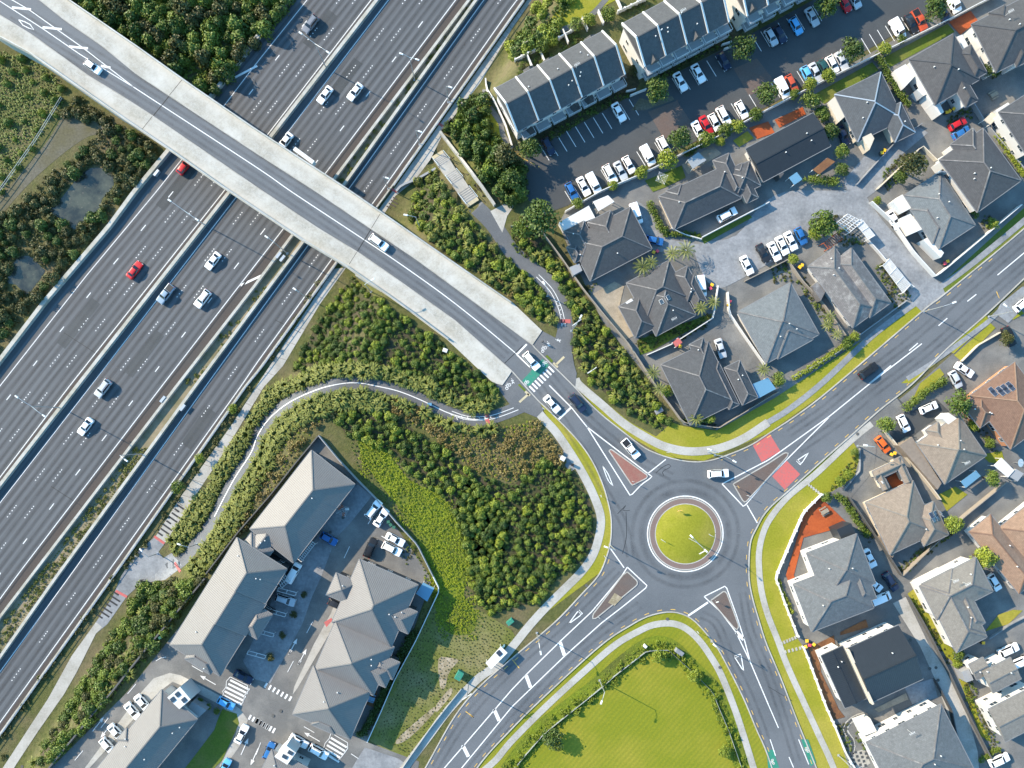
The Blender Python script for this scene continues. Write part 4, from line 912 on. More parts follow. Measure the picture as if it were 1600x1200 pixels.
# ---- garden walls and fences
fence('boundary_fence', [(798,355),(845,365),(838,358)][0:1]+tp(7,165,230,300,410,440,610,560,760,720,950,800,1070,880,1195)+[t2p(11,1060,240)]+tp(11,1280,275,1600,80)+[(1215,612)], 1.7, 'long timber and white boundary fence beside the thicket and corner house', 'fencewood', 0.16)
fence('boundary_fence', tp(3,330,1330,560,1200,800,1100,940,1030)+tp(3,1250,880,1450,770,1600,690)+tp(4,0,690,330,520,640,370,720,330,1130,130,1280,50,1420,-20), 1.6, 'long white fence between the car park and the houses', 'wallwhite', 0.18)
for t, p, h, lb, m_ in ((7,(1340,630,1350,760,1430,880,1570,1080),1.4,'white wall curving beside the lower drive','wallwhite'),(7,(840,1020,1000,950,1250,790,1280,590),1.3,'white wall round the dark hip roofed house garden','wallwhite'),
        (7,(1180,290,1600,70),1.5,'white fence along the dark drive with a white car','wallwhite'),(7,(1180,300,1070,270,990,230),1.0,'white garden wall by the clipped hedge','wallwhite'),(8,(630,70,760,190,890,380,1030,535,1110,470,1560,90),1.6,'white wall round the grey roofed corner house','wallwhite'),
        (8,(600,290,700,400,780,500,900,600),1.1,'white lattice wall beside the vegetable garden','wallwhite'),(8,(-150,560,110,430,200,560,330,700,470,900),1.5,'timber fence between the two hip roofed houses','fencewood'),
        (8,(150,1160,420,1010,600,870,860,680),0.8,'low grey wall behind the street lawn','wallgrey'),(4,(545,1160,680,1010,790,890,950,780),1.0,'low stone wall along the concrete lane','oldconcrete'),(4,(670,1190,830,1040,950,920,1040,1010),1.2,'cream wall above the round garden tree','wallcream'),
        (12,(715,290,820,420,1000,640,1060,720),1.5,'cream wall between the two tan houses','wallcream'),(12,(825,1190,1000,1020,1200,830,1470,610),1.5,'timber fence behind the tan houses','fencewood'),(12,(570,400,570,540,470,660),0.6,'low curved wall round the green bank','oldconcrete'),
        (12,(490,700,640,920,820,1190),1.5,'dark timber fence between grey and tan houses','fencedark'),(16,(860,120,960,290,1100,560,1250,880,1380,1130),1.3,'dark boundary fence along the concrete drive','fencedark'),(16,(1030,640,1130,830,1180,1080,1150,1180),1.4,'dark fence on the inner side of the concrete drive','walldark'),
        (8,(1200,1060,1300,960,1440,880),0.9,'low cream wall behind the grass strip','wallcream'),(16,(1370,390,1500,300,1600,250),0.8,'low stone edge of the forecourt lawn','oldconcrete'),(4,(670,340,760,480,880,680),1.5,'timber fence beside the tall hedge','fencewood'),
        (4,(1260,650,1340,780,1440,900,1600,1090),1.4,'grey fence between the upper right houses','wallgrey')):
    fence('garden_wall', tp(t,*p), h, lb, m_, 0.2)
fence('picket_wall', [(1282,772),(1254,800),(1233,848),(1212,898)]+tp(16,45,20,120,220,180,370), 1.1, 'white pillared wall round the orange deck', 'wallwhite', 0.2, 'fence', 2.6)
fence('picket_wall', tp(16,215,440,240,500,300,660,360,820,410,930), 1.1, 'white pillared wall along the brown deck', 'wallwhite', 0.2, 'fence', 2.6)
fence('picket_wall', tp(16,410,930,480,1100,540,1200), 1.0, 'white garden wall at the checkered path', 'wallwhite', 0.2, 'fence')
fence('site_fence', tp(15,-20,1240,70,1130,200,980,350,860,550,700,640,620,840,465,975,460,1110,580,1250,720,1290,820,1350,960,1430,1190), 0.8, 'thin white temporary fence round the big lawn', 'rail', 0.03, 'fence')
fence('retaining_wall', tp(13,1290,10,1050,300,900,480,700,730,580,870,320,1190,250,1280), 1.3, 'dark retaining wall beside the lowest apartment drive', 'fencedark', 0.35, 'wall')
fence('retaining_wall', tp(10,395,325,250,500,100,690,-100,920,-300,1180), 1.4, 'dark fence behind the long apartment block', 'fencedark', 0.25, 'wall')
fence('retaining_wall', tp(10,398,322,520,470,640,600,760,720,880,860,1010,1000,1060,1100,1110,1200), 1.4, 'grey fence between the apartments and the thicket', 'wallgrey', 0.2, 'fence')
fence('boundary_fence', tp(14,1110,0,1150,80,1000,400,870,640,780,850,700,1025), 1.4, 'white topped fence between the apartments and the dry field', 'trim', 0.2)
fence('boundary_fence', tp(14,1285,700,1180,830,1080,960,960,1130,900,1220), 0.9, 'thin pale fence beside the footpath in the field', 'rail', 0.08)
fence('planter_wall', tp(2,1435,500,1440,560,1490,640,1560,790,1600,920), 1.1, 'white wall beside the end townhouse', 'wallwhite', 0.3, 'wall')
for i, (x, y) in enumerate(((150,430),(225,390),(370,270),(490,190),(590,150),(700,60))):
    fence('courtyard_wall', tp(3,x-55,y-70,x-20,y+10), 1.5, 'white courtyard wall behind the %s townhouse' % ['first','second','third','fourth','fifth','sixth'][i], 'wallwhite', 0.2)
fence('courtyard_wall', tp(3,20,385,130,330,200,295), 1.3, 'white crenellated wall behind the lower townhouse row', 'wallwhite', 0.2,'fence',1.6); fence('courtyard_wall', tp(3,290,250,400,185), 1.3, 'short white crenellated wall behind the lower townhouse row', 'wallwhite', 0.2,'fence',1.6); fence('courtyard_wall', tp(3,660,85,830,5), 1.3, 'white crenellated wall behind the middle townhouse row', 'wallwhite', 0.2,'fence',1.6)
for i, p in enumerate(((710,580,770,565),(735,605,835,565),(1305,290,1365,270),(1318,318,1365,298))): fence('entrance_wall', tp(3,*p), 1.0, 'curved white entrance wall %s' % ['beside the round tree','in front of the round tree','behind the second tree','in front of the second tree'][i], 'wallwhite', 0.25, 'wall')
# ================================================================ buildings
WIN = {}
def window_mesh(w, h):
    k = (w, h)
    if k not in WIN:
        f = MB(); t = 0.08
        f.box(0,0,h/2-t/2,w,0.07,t).box(0,0,-h/2+t/2,w,0.07,t).box(-w/2+t/2,0,0,t,0.07,h-2*t).box(w/2-t/2,0,0,t,0.07,h-2*t).box(0,0,0,0.05,0.06,h-2*t)
        WIN[k] = (f.mesh('window','trim'), MB().box(0,0,0,w-2*t,0.03,h-2*t).mesh('pane','glass'))
    return WIN[k]
DOORM = {}
def make_roof_mesh(wings, mat):
    vs, fs, uvs = [], [], []
    def quad(pts, eu):
        k = len(vs); vs.extend(pts); fs.append(tuple(range(k,k+len(pts))))
        o = pts[0]; n = (pts[1]-pts[0]).cross(pts[2]-pts[0]).normalized(); ev = n.cross(eu)
        uvs.append([((q-o).dot(eu), (q-o).dot(ev)) for q in pts])
    for w in wings:
        o, eu, ev, L, D, z, hgt, ax, ends, flat = (w[k] for k in ('o','eu','ev','L','D','z','h','ax','ends','flat'))
        if ax == 'v': o, eu, ev, L, D = o + ev*D, -ev, eu, D, L
        # ridge runs along eu; ev is to the right of eu seen from above -> use left-handed order for upward normals
        up = Vector((0,0,1))
        A, B, C, E = o, o+eu*L, o+eu*L+ev*D, o+ev*D
        A, B, C, E = [Vector((q.x,q.y,z)) for q in (A,B,C,E)]
        i0 = min(D/2, L/2-0.05) if ends[0] == 'h' else 0.0; i1 = min(D/2, L/2-0.05) if ends[1] == 'h' else 0.0
        R0 = o+eu*i0+ev*D/2; R1 = o+eu*(L-i1)+ev*D/2; R0 = Vector((R0.x,R0.y,z+hgt)); R1 = Vector((R1.x,R1.y,z+hgt))
        quad([B,A,R0,R1], -eu); quad([E,C,R1,R0], eu)
        quad([A,E,R0], ev); quad([C,B,R1], -ev)
        dz = Vector((0,0,-0.22))
        for p, q in ((A,B),(B,C),(C,E),(E,A)): quad([p,q,q+dz,p+dz], (q-p).normalized())
        quad([A+dz,B+dz,C+dz,E+dz], eu)
        w['seg'] = [(R0,R1)] + ([(A,R0),(E,R0)] if ends[0]=='h' else []) + ([(B,R1),(C,R1)] if ends[1]=='h' else [])
        w['rim'] = [(A,B),(B,C),(C,E),(E,A)]
    return vs, fs, uvs
def wing_z(w, p):
    d = Vector((p.x-w['o'].x, p.y-w['o'].y, 0)); u = d.dot(w['eu']); v = d.dot(w['ev'])
    if u < 0 or v < 0 or u > w['L'] or v > w['D']: return -99
    if w['ax'] == 'u': a, la, b, lb = u, w['L'], v, w['D']
    else: a, la, b, lb = w['D']-v, w['D'], u, w['L']
    m = min(b, lb-b)
    i0 = min(lb/2, la/2-0.05)
    k = w['h']/(lb/2); z = m*k
    if w['ends'][0]=='h': z = min(z, a/i0*w['h'])
    if w['ends'][1]=='h': z = min(z, (la-a)/i0*w['h'])
    return w['z'] + z
NW = [0]
def house(name, label, t, ang, wings, roof, cap, wall, eave=2.7, pitch=0.46, storeys=1, cat='house', vents=3, over=0.5, fascia='fascia', extras=None, win=True):
    """wings: (x1,y1,x2,y2,depth[,axis[,ends[,d_eave[,pitch]]]]) - the roof edge p1->p2 traced at eave level, the wing lying to its right"""
    x0 = sum(w[0]+w[2] for w in wings)/2/len(wings); y0 = sum(w[1]+w[3] for w in wings)/2/len(wings)
    gz = G(*t2p(t,x0,y0)).z
    WL = []
    for i, w in enumerate(wings):
        x1,y1,x2,y2,d = w[:5]; ax = w[5] if len(w) > 5 else None; ends = w[6] if len(w) > 6 else 'hh'; de = w[7] if len(w) > 7 else 0.0
        pc = w[8] if len(w) > 8 else pitch
        z = gz + eave + de + 0.004*i
        a = t2p(t,x1,y1); b = t2p(t,x2,y2); m = ((a[0]+b[0])/2,(a[1]+b[1])/2)
        L = math.hypot(b[0]-a[0],b[1]-a[1]); th = math.degrees(math.atan2(b[1]-a[1],b[0]-a[0]))
        k = round((th-ang)/90.0); th = math.radians(ang+90*k)
        a = (m[0]-math.cos(th)*L/2, m[1]-math.sin(th)*L/2); b = (m[0]+math.cos(th)*L/2, m[1]+math.sin(th)*L/2)
        A = P(a[0],a[1],z); B = P(b[0],b[1],z); eu = (B-A).normalized(); ev = Vector((eu.y,-eu.x,0)); Lm = (B-A).length
        D = d/4.0/PPM*(CAM_H-z)/CAM_H
        if ax is None: ax = 'u' if Lm >= D else 'v'
        span = D if ax == 'u' else Lm
        WL.append(dict(o=Vector((A.x,A.y,0)), eu=eu, ev=ev, L=Lm, D=D, z=z, h=span/2*pc*(1+0.006*i), ax=ax, ends=ends, flat=False, i=i))
    cen = sum(((w['o']+w['eu']*w['L']/2+w['ev']*w['D']/2) for w in WL), Vector())/len(WL); cen.z = gz
    e = empty(name, cen); tag(e, label, cat)
    for w in WL: w['o'] = w['o'] - Vector((cen.x,cen.y,0)); w['z'] -= gz
    vs, fs, uvs = make_roof_mesh(WL, roof)
    r = link('roof', mesh('roof', vs, fs, roof, uvs), e)
    # ridge capping
    mb = MB()
    for w in WL:
        for a, b in w['seg']:
            n = max(2, int((b-a).length/0.8)); st_ = None
            for k in range(n):
                p, q = a.lerp(b, k/n), a.lerp(b, (k+1)/n); m = (p+q)/2
                ok = all(wing_z(o_, m) < m.z+0.02 for o_ in WL if o_ is not w)
                if ok and st_ is None: st_ = p
                if (not ok or k == n-1) and st_ is not None:
                    en = q if ok else p
                    mb.beam(st_+Vector((0,0,0.03)), en+Vector((0,0,0.03)), 0.26, 0.10); st_ = None
    if mb.v: link('ridge_capping', mb.mesh('ridge_capping', cap), r)
    gm = MB()
    for w in WL:
        for a, b in w['rim']:
            n = max(2, int((b-a).length/1.0)); d = (b-a).normalized(); out = Vector((-d.y,d.x,0)) if w['ax']=='u' else Vector((-d.y,d.x,0))
            st_ = None
            for k in range(n):
                p, q = a.lerp(b,k/n), a.lerp(b,(k+1)/n); m = (p+q)/2
                ok = all(wing_z(o_, m) < -50 for o_ in WL if o_ is not w)
                if ok and st_ is None: st_ = p
                if (not ok or k == n-1) and st_ is not None:
                    en = q if ok else p
                    gm.beam(st_+out*0.06+Vector((0,0,-0.06)), en+out*0.06+Vector((0,0,-0.06)), 0.14, 0.13); st_ = None
    if gm.v: link('gutter', gm.mesh('gutter', fascia), r)
    # walls
    wm = MB(); wins = []
    for w in WL:
        ins = over + 0.003*w['i']; o = w['o']; A = o+w['eu']*ins+w['ev']*ins; Lx, Dx = w['L']-2*ins, w['D']-2*ins
        if Lx < 0.5 or Dx < 0.5: continue
        zt = w['z']-0.2
        c4_ = [A, A+w['eu']*Lx, A+w['eu']*Lx+w['ev']*Dx, A+w['ev']*Dx]
        vsx = [Vector((q.x,q.y,-0.4)) for q in c4_] + [Vector((q.x,q.y,zt)) for q in c4_]
        wm.add(vsx, [(3,2,1,0),(4,5,6,7)]+[(i,i+4,(i+1)%4+4,(i+1)%4) for i in range(4)])
        for k_, en in enumerate(w['ends']):                  # gable triangles
            if en != 'g': continue
            if w['ax'] == 'u': base = (c4_[0],c4_[3]) if k_ == 0 else (c4_[2],c4_[1])
            else: base = (c4_[3],c4_[2]) if k_ == 0 else (c4_[1],c4_[0])
            p, q = base; m = (p+q)/2; hh = w['h']*(1-2*ins/((w['D'] if w['ax']=='u' else w['L'])))
            nn = Vector((-(q-p).y,(q-p).x,0)).normalized()*0.05
            tri = [Vector((v_.x,v_.y,zz_))+s_ for s_ in (nn,-nn) for v_, zz_ in ((p,zt),(q,zt),(m,zt+hh+0.1))]
            wm.add(tri, [(0,1,2),(5,4,3),(0,3,4,1),(1,4,5,2),(2,5,3,0)])
        if win:
            for i in range(4):
                p, q = c4_[i], c4_[(i+1) % 4]; ln = (q-p).length; d = (q-p)/ln; out = Vector((-d.y,d.x,0))
                n = max(1, int(ln/3.4))
                for k in range(n):
                    c = p + d*ln*(k+0.5)/n + out*0.03
                    if any(wing_z(o_, c) > -50 for o_ in WL if o_ is not w): continue
                    for s_ in range(storeys):
                        zc = 1.5 + s_*2.75
                        if zc+0.7 > zt: continue
                        big = (NW[0] % 3 == 1); NW[0] += 1
                        wins.append((c+Vector((0,0,zc)), math.atan2(d.y,d.x), (1.8 if big and ln/n > 2.6 else 1.1, 1.2)))
    link('wall', wm.mesh('wall', wall), e)
    for k, (c, a, sz) in enumerate(wins):
        if k == len(wins)//2 and storeys == 1 and False: continue
        f, g = window_mesh(*sz); o_ = link('window', f, e, c, a); link('pane', g, o_)
    # entrance door on the longest wall of the first wing
    w = max(WL, key=lambda q: q['L']*q['D']); ins = over; pd = w['o']+w['eu']*(w['L']*0.5+1.2)+w['ev']*(w['D']-ins+0.03); a = math.atan2(w['eu'].y, w['eu'].x)
    if not any(wing_z(o_, pd) > -50 for o_ in WL if o_ is not w):
        if 'd' not in DOORM: DOORM['d'] = (MB().box(0,0,0,0.95,0.06,2.05).mesh('door','walldark'), MB().box(0.35,0.05,0,0.05,0.08,0.15).box(0.35,-0.05,0,0.05,0.08,0.15).mesh('handle','steel'))
        dd = link('door', DOORM['d'][0], e, Vector((pd.x,pd.y,1.05)), a); link('handle', DOORM['d'][1], dd)
    # small roof vents
    rnd = random.Random(name+label)
    if 'v' not in DOORM: DOORM['v'] = MB().tube((0,0,-0.2),(0,0,0.35),0.09,0.09,8).tube((0,0,0.35),(0,0,0.42),0.16,0.12,8).mesh('roof_vent','trim')
    for _ in range(vents):
        w = rnd.choice(WL); p = w['o']+w['eu']*w['L']*rnd.uniform(.2,.8)+w['ev']*w['D']*rnd.uniform(.2,.8)
        z = max(wing_z(o_, p) for o_ in WL); link('roof_vent', DOORM['v'], r, Vector((p.x,p.y,z)))
    return e, WL, r
def on_roof(h, t, x, y):
    """roof point (house-local) under a tile pixel"""
    e, WL, r = h; z = 5.0
    for _ in range(6):
        p = P(*t2p(t,x,y), e.location.z+z)-e.location; q = max(wing_z(w, p) for w in WL); z = q if q > -50 else 3.0
    return Vector((p.x,p.y,z))
def roof_frame(h, t, x, y):
    a = on_roof(h,t,x,y); e, WL, r = h; w = max(WL, key=lambda w: wing_z(w,a)); d = 0.4
    def zq(v): return max(wing_z(w_, v) for w_ in WL)
    gx = (zq(a+Vector((d,0,0)))-zq(a-Vector((d,0,0))))/(2*d); gy = (zq(a+Vector((0,d,0)))-zq(a-Vector((0,d,0))))/(2*d)
    n = Vector((-gx,-gy,1)).normalized()
    return a, n, w
def roof_panel(h, t, x, y, sx, sy, mat, nm, fr='trim', up=0.08):
    a, n, w = roof_frame(h,t,x,y); eu = w['eu'] - n*w['eu'].dot(n); eu.normalize(); ev = n.cross(eu)
    R = Matrix((eu,ev,n)).transposed().to_4x4(); R.translation = a+n*up
    b = MB().box(0,0,0,sx,sy,0.1).obj(nm, fr, h[2]); b.matrix_local = R
    g = MB().box(0,0,0.055,sx-0.12,sy-0.12,0.04).obj('pane', mat, b); return b
def canopy(t, pts, z, mat, label, name='canopy', th=0.12, posts=True, cat='canopy'):
    q = [t2p(t,pts[i],pts[i+1]) for i in range(0,len(pts),2)]; g = G(*q[0]).z
    W_ = [P(a,b,g+z) for a,b in q]; c = sum(W_,Vector())/len(W_); c.z = g; e = empty(name, c); tag(e, label, cat)
    n = len(W_); A = [v-c+Vector((0,0,0)) for v in W_]; B = [v-Vector((0,0,th)) for v in A]
    fs = [tuple(range(n-1,-1,-1)), tuple(range(n,2*n))]+[(i,(i+1)%n,(i+1)%n+n,i+n) for i in range(n)]
    link('roof_sheet', mesh('roof_sheet', A+B, fs, mat), e)
    if posts:
        pm = MB().box(0,0,(z-th)/2,0.12,0.12,z-th).mesh('post','trim')
        for v in A:
            d = Vector((v.x,v.y,0))*0.92; link('post', pm, e, d)
    return e
def volume(t, pts, z, mat, e, name='wall', cap=None):
    """extra box-shaped storey/balcony as part of a house"""
    q = [t2p(t,pts[i],pts[i+1]) for i in range(0,len(pts),2)]; g = e.location.z
    W_ = [P(a,b,g+z)-e.location for a,b in q]; n = len(W_)
    A = [Vector((v.x,v.y,z)) for v in W_]; B = [Vector((v.x,v.y,-0.3)) for v in W_]
    fs = [tuple(range(n-1,-1,-1)), tuple(range(n,2*n))]+[(i,(i+1)%n,(i+1)%n+n,i+n) for i in range(n)]
    return link(name, mesh(name, A+B, fs, mat), e)
CAPL, CAPD = 'steel', 'fencedark'
H = {}
H[1] = house('house','dark brown hip-roofed house behind the long boundary fence, white van on its drive',7,-27.5,[(875,355,490,560,297),(470,190,615,115,230,'v'),(325,245,450,180,220,'v'),(340,345,410,310,110),(690,375,600,490,150)],'roof_brownc','roof_weath','wallgrey')
H[2] = house('house','dark grey hip-roofed house with a timber deck below the car park fence',3,-25,[(915,1225,1340,1030,230),(1255,1005,1355,955,270,'v'),(1365,1050,1440,1020,240,'v'),(1150,1350,1050,1395,220,'v'),(1555,1160,1400,1232,170)],'roof_char','roof_weath','wallcream')
H[3] = house('house','black metal-roofed house with an orange terrace behind it',4,-28,[(-140,930,282,705,235,'u','gg')],'roof_metal','roof_metal','wallwhite',2.9,0.22)
H[4] = house('house','slate grey hip-roofed house between tall hedge and concrete lane',4,-26,[(415,590,705,450,330),(520,640,620,592,210,'v'),(700,700,830,640,210)],'roof_slate','steel','wallcream',3.0)
H[5] = house('house','brown hip-roofed house with white flat-roofed porches on its left side',4,-30,[(880,370,1160,212,330),(1090,420,1170,375,290,'v'),(1180,330,1270,280,200,'v')],'roof_brownc','roof_char','wallwhite',4.6,0.42,1)
H[6] = house('house','charcoal hip-roofed house at the upper right corner with white balconies',4,-27,[(1270,150,1640,-35,340),(1380,80,1480,30,380,'v')],'roof_brownc','roof_char','wallwhite',5.2,0.42,2)
H[7] = house('house','charcoal roofed white-walled house at the right edge beside the blue car',4,-33,[(1440,700,1680,545,330)],'roof_char','roof_weath','wallwhite',5.2,0.4,2)
H[8] = house('house','brown grey hip-roofed house with a metal strip roof below the red and blue cars',4,-36,[(1070,1000,1345,800,405),(1140,905,1280,800,200)],'roof_brownc','roof_weath','wallwhite',4.6,0.38,1)
H[9] = house('house','blue grey hip-roofed corner house inside a white wall',8,-33,[(850,20,1080,-128,400),(890,110,1000,30,260,'v')],'roof_blue','roof_weath','wallwhite',3.2,0.4)
H[10]= house('house','lichen-streaked grey hip-roofed house beside the vegetable garden',8,-36,[(530,850,250,465,205),(520,350,770,690,165),(430,480,520,420,200,'v'),(340,420,390,370,160,'v')],'roof_weath','roof_grey','wallwhite',2.8,0.46)
H[11]= house('house','blue grey hip-roofed house behind the street lawn, fence on its right side',8,-29,[(-190,750,140,565,370),(-60,830,160,700,250)],'roof_blue','roof_weath','wallwhite',2.8,0.38)
H[12]= house('house','dark hip-roofed house with skylights and a weathered deck',7,-28,[(715,570,980,425,260),(1055,560,1135,525,190),(1150,770,900,900,330),(665,715,800,645,225,'v'),(1190,640,1090,690,200)],'roof_brownc','roof_weath','wallcream',2.8)
H[13]= house('house','charcoal hip-roofed corner house nearest the roundabout, glass canopy at its side',7,-26,[(930,1080,1225,935,420),(1225,1090,1290,1060,300,'v'),(1330,1105,1420,1045,260,'v'),(1110,960,1190,905,240,'v')],'roof_char','roof_weath','wallgrey',2.9)
H[14]= house('house','brown tiled house with solar panels and orange walls at the right edge',12,-37,[(1265,75,1540,-140,420),(1215,130,1330,50,180)],'roof_brown','roof_pink','wallorange',3.2,0.42)
H[15]= house('house','tan tiled hip-roofed house above the white cars',12,-34.5,[(930,372,1190,190,310),(985,290,1060,235,240,'v'),(1215,300,1310,350,210)],'roof_tan','roof_greytan','wallwhite',3.0)
H[16]= house('house','tan tiled house with an orange sunken courtyard in its roof',12,-25,[(610,742,905,602,360),(655,555,825,455,62,'u','gg'),(825,455,905,600,50,'u','gg'),(730,660,655,560,45,'u','gg'),(750,700,815,670,200,'v'),(870,780,1040,760,230)],'roof_tan','roof_greytan','wallcream',2.9)
H[17]= house('house','pinkish tan house at the right edge beside the dark drive',12,-39,[(1255,925,1390,812,500,'v'),(1440,900,1700,690,330)],'roof_pink','roof_brown','wallwhite',3.0)
H[18]= house('house','grey hip-roofed white house wrapped by an orange deck',16,-21,[(660,195,275,355,320),(240,-145,555,-262,330),(435,-120,560,-170,330,'v')],'roof_grey','roof_weath','wallwhite',5.4,0.42,2)
H[19]= house('house','black metal gable house with a pale parapet across its roof',16,-24.5,[(490,455,815,308,370,'u','gg',0.0,0.36),(330,495,468,440,360,'v','gg',-0.5,0.1)],'roof_metal','roof_metal','wallwhite',5.6,0.2,2)
H[20]= house('house','slate grey roofed white house with a checkered garden path',16,-27,[(615,1040,1080,800,450),(850,960,940,910,260,'v')],'roof_grey','roof_weath','wallwhite',5.4,0.4,2)
H[21]= house('house','grey tan hip-roofed white house with aerials beside the dark forecourt',16,-27,[(1195,470,942,60,215),(945,60,1300,-115,240),(1150,110,1240,60,260,'v'),(1360,355,1200,440,180)],'roof_greytan','roof_weath','wallwhite',5.2,0.4,2)
H[22]= house('house','white two storey house with grey roof planes at the lower right edge',16,-27,[(1340,600,1515,507,150,'u','gg',-0.5),(1380,835,1670,680,230,'u','gg'),(1260,560,1340,500,110,'u','gg',-1)],'roof_greytan','roof_grey','wallwhite',6.0,0.2,2)
TH = [house('townhouse_row','lowest row of white townhouses with grey gable roofs at the car park',3,-28,[(-112,556,565,195,304,'u','gg')],'roof_town','roof_town','wallwhite',6.4,0.62,2,'townhouses',8),
      house('townhouse_row','middle row of white townhouses with grey gable roofs above the brick crossing',3,-28,[(685,150,1215,-132,304,'u','gg')],'roof_town','roof_town','wallwhite',7.6,0.62,3,'townhouses',8),
      house('townhouse_row','uppermost row of white townhouses cut by the top edge',3,-28,[(1325,-165,1850,-445,304,'u','gg')],'roof_town','roof_town','wallwhite',7.6,0.62,3,'townhouses',5)]
def dormer(h, t, x, y, w, dep, back=False):
    """small hipped dormer on a townhouse roof"""
    e, WL, r = h; a = on_roof(h,t,x,y); W0 = WL[0]; eu, ev = W0['eu'], W0['ev']*(-1 if back else 1)
    top = a + Vector((0,0,0.6)); p = MB()
    A = a-eu*w/2+ev*dep*0.5; B = a+eu*w/2+ev*dep*0.5; z0 = a.z-0.25
    R = a-ev*dep; ridge = Vector((R.x,R.y,a.z+w*0.35)); front = a+ev*dep*0.35; front = Vector((front.x,front.y,a.z+w*0.35))
    A = Vector((A.x,A.y,z0)); B = Vector((B.x,B.y,z0)); C = A-ev*dep*1.5; D = B-ev*dep*1.5
    p.add([A,B,front,ridge,Vector((C.x,C.y,a.z+0.3)),Vector((D.x,D.y,a.z+0.3))],[(0,1,2),(0,2,3,4),(1,5,3,2)])
    me = p.mesh('dormer','roof_brownc'); return link('dormer', me, r)
for h, offs in ((TH[0],(0.2,0.4,0.6,0.8)),(TH[1],(0.25,0.5,0.75)),(TH[2],(0.25,0.5,0.75))):
    e, WL, r = h; w = WL[0]
    for f in (0.0,)+offs+(1.0,):
        o = w['o']+w['eu']*min(max(w['L']*f,0.1),w['L']-0.1); mid = o+w['ev']*w['D']/2; en = o+w['ev']*w['D']; mb = MB()
        mb.beam(Vector((o.x,o.y,w['z']+0.1)), Vector((mid.x,mid.y,w['z']+w['h']+0.12)), 0.32, 0.5); mb.beam(Vector((mid.x,mid.y,w['z']+w['h']+0.123)), Vector((en.x,en.y,w['z']+0.1)), 0.318, 0.5)
        mb.obj('party_wall','trim',r)
for h, pts in ((TH[0],((130,770),(410,630),(500,580),(685,478))),(TH[1],((885,372),(1150,225),(1320,125))),(TH[2],((1500,50),))):
    for x, y in pts: dormer(h,3,x,y,2.2,1.5)
for h, pts in ((TH[0],((110,440),(232,385),(492,245))),):
    for x, y in pts: dormer(h,3,x,y,2.6,1.6,True)
def balcony(h, n, z, f0=0.1, f1=0.95):
    e, WL, r = h; w = WL[0]
    for i in range(n):
        f = f0+(f1-f0)*i/(n-1) if n > 1 else 0.5; c = w['o']+w['eu']*w['L']*f+w['ev']*(w['D']+0.5); a = math.atan2(w['eu'].y,w['eu'].x)
        for zz_ in z:
            b = MB().box(0,0,0,3.2,1.9,0.15).obj('balcony','wallgrey',e,Vector((c.x,c.y,zz_)),a)
            q = MB()
            for k in range(8): q.box(-1.5+k*0.43,-0.9,0.5,0.05,0.05,0.9)
            q.box(0,-0.9,1.0,3.2,0.07,0.07).box(-1.55,0,1.0,0.07,1.8,0.07).box(1.55,0,1.0,0.07,1.8,0.07); q.obj('balustrade','trim',b)
balcony(TH[0],7,(2.9,)); balcony(TH[1],6,(2.9,5.6)); balcony(TH[2],5,(2.9,5.6))
# apartment blocks
AP = {}
AP[1] = house('apartment_block','long grey metal-roofed apartment block nearest the flax path',10,38,[(345,415,620,625,625,'v'),(410,470,520,560,190,'v'),(-30,930,110,1040,190,'v'),(60,870,150,935,200)],'roof_apart','roof_apart','walldark',5.2,0.50,2,'apartments',5)
AP[2] = house('apartment_block','stepped grey metal-roofed apartment block facing the concrete parking bays',13,-58,[(1060,430,1220,175,370,'u','hg'),(1218,178,1346,-26,376,'u','gg',0.55),(1344,-23,1480,-240,370,'u','gh',1.1),(1130,490,1230,452,190),(1500,330,1590,170,130)],'roof_apart','roof_apart','walldark',5.2,0.50,2,'apartments',5)
AP[3] = house('apartment_block','three-stepped grey metal-roofed apartment block in front of the dry field',14,23.5,[(645,-105,1015,55,430,'v'),(495,283,865,445,330,'v'),(358,562,720,718,330,'v'),(320,905,400,870,160),(680,560,780,500,160),(770,120,1010,225,150,'u'),(640,470,865,570,140,'u'),(500,-20,640,40,150,'u')],'roof_apart','roof_apart','walldark',5.2,0.50,2,'apartments',8)
AP[4] = house('apartment_block','grey metal-roofed apartment block at the bottom left edge',13,39.5,[(1010,710,1235,895,700,'v'),(720,1010,800,960,120),(1120,800,1220,890,200)],'roof_apart','roof_apart','wallwhite',5.2,0.50,2,'apartments',5)
AP[5] = house('apartment_block','small white parapet apartment block cut by the bottom edge',14,27,[(95,1090,330,1195,300)],'roof_apart','roof_apart','wallwhite',5.2,0.3,2,'apartments',3)
volume(14,(115,1130,190,1060,250,1105,195,1180),6.1,'wallwhite',AP[5][0],'balcony_block')
volume(13,(1045,760,1125,692,1192,772,1120,832),6.0,'wallwhite',AP[4][0],'balcony_block'); volume(13,(1150,850,1200,785,1290,840,1215,910),3.2,'wallgrey',AP[4][0],'balcony_block')
for x, y in ((1110,740),(1080,772),(1150,775)): 
    p = P(*t2p(13,x,y),AP[4][0].location.z+6.1)-AP[4][0].location; MB().box(0,0,0,1.0,1.0,0.12,0.7).obj('skylight','glass',AP[4][0],p)
for x, y in ((215,1105),(180,1130)):
    p = P(*t2p(14,x,y),AP[5][0].location.z+6.2)-AP[5][0].location; MB().box(0,0,0,1.2,0.8,0.12,-0.5).obj('skylight','glass',AP[5][0],p)
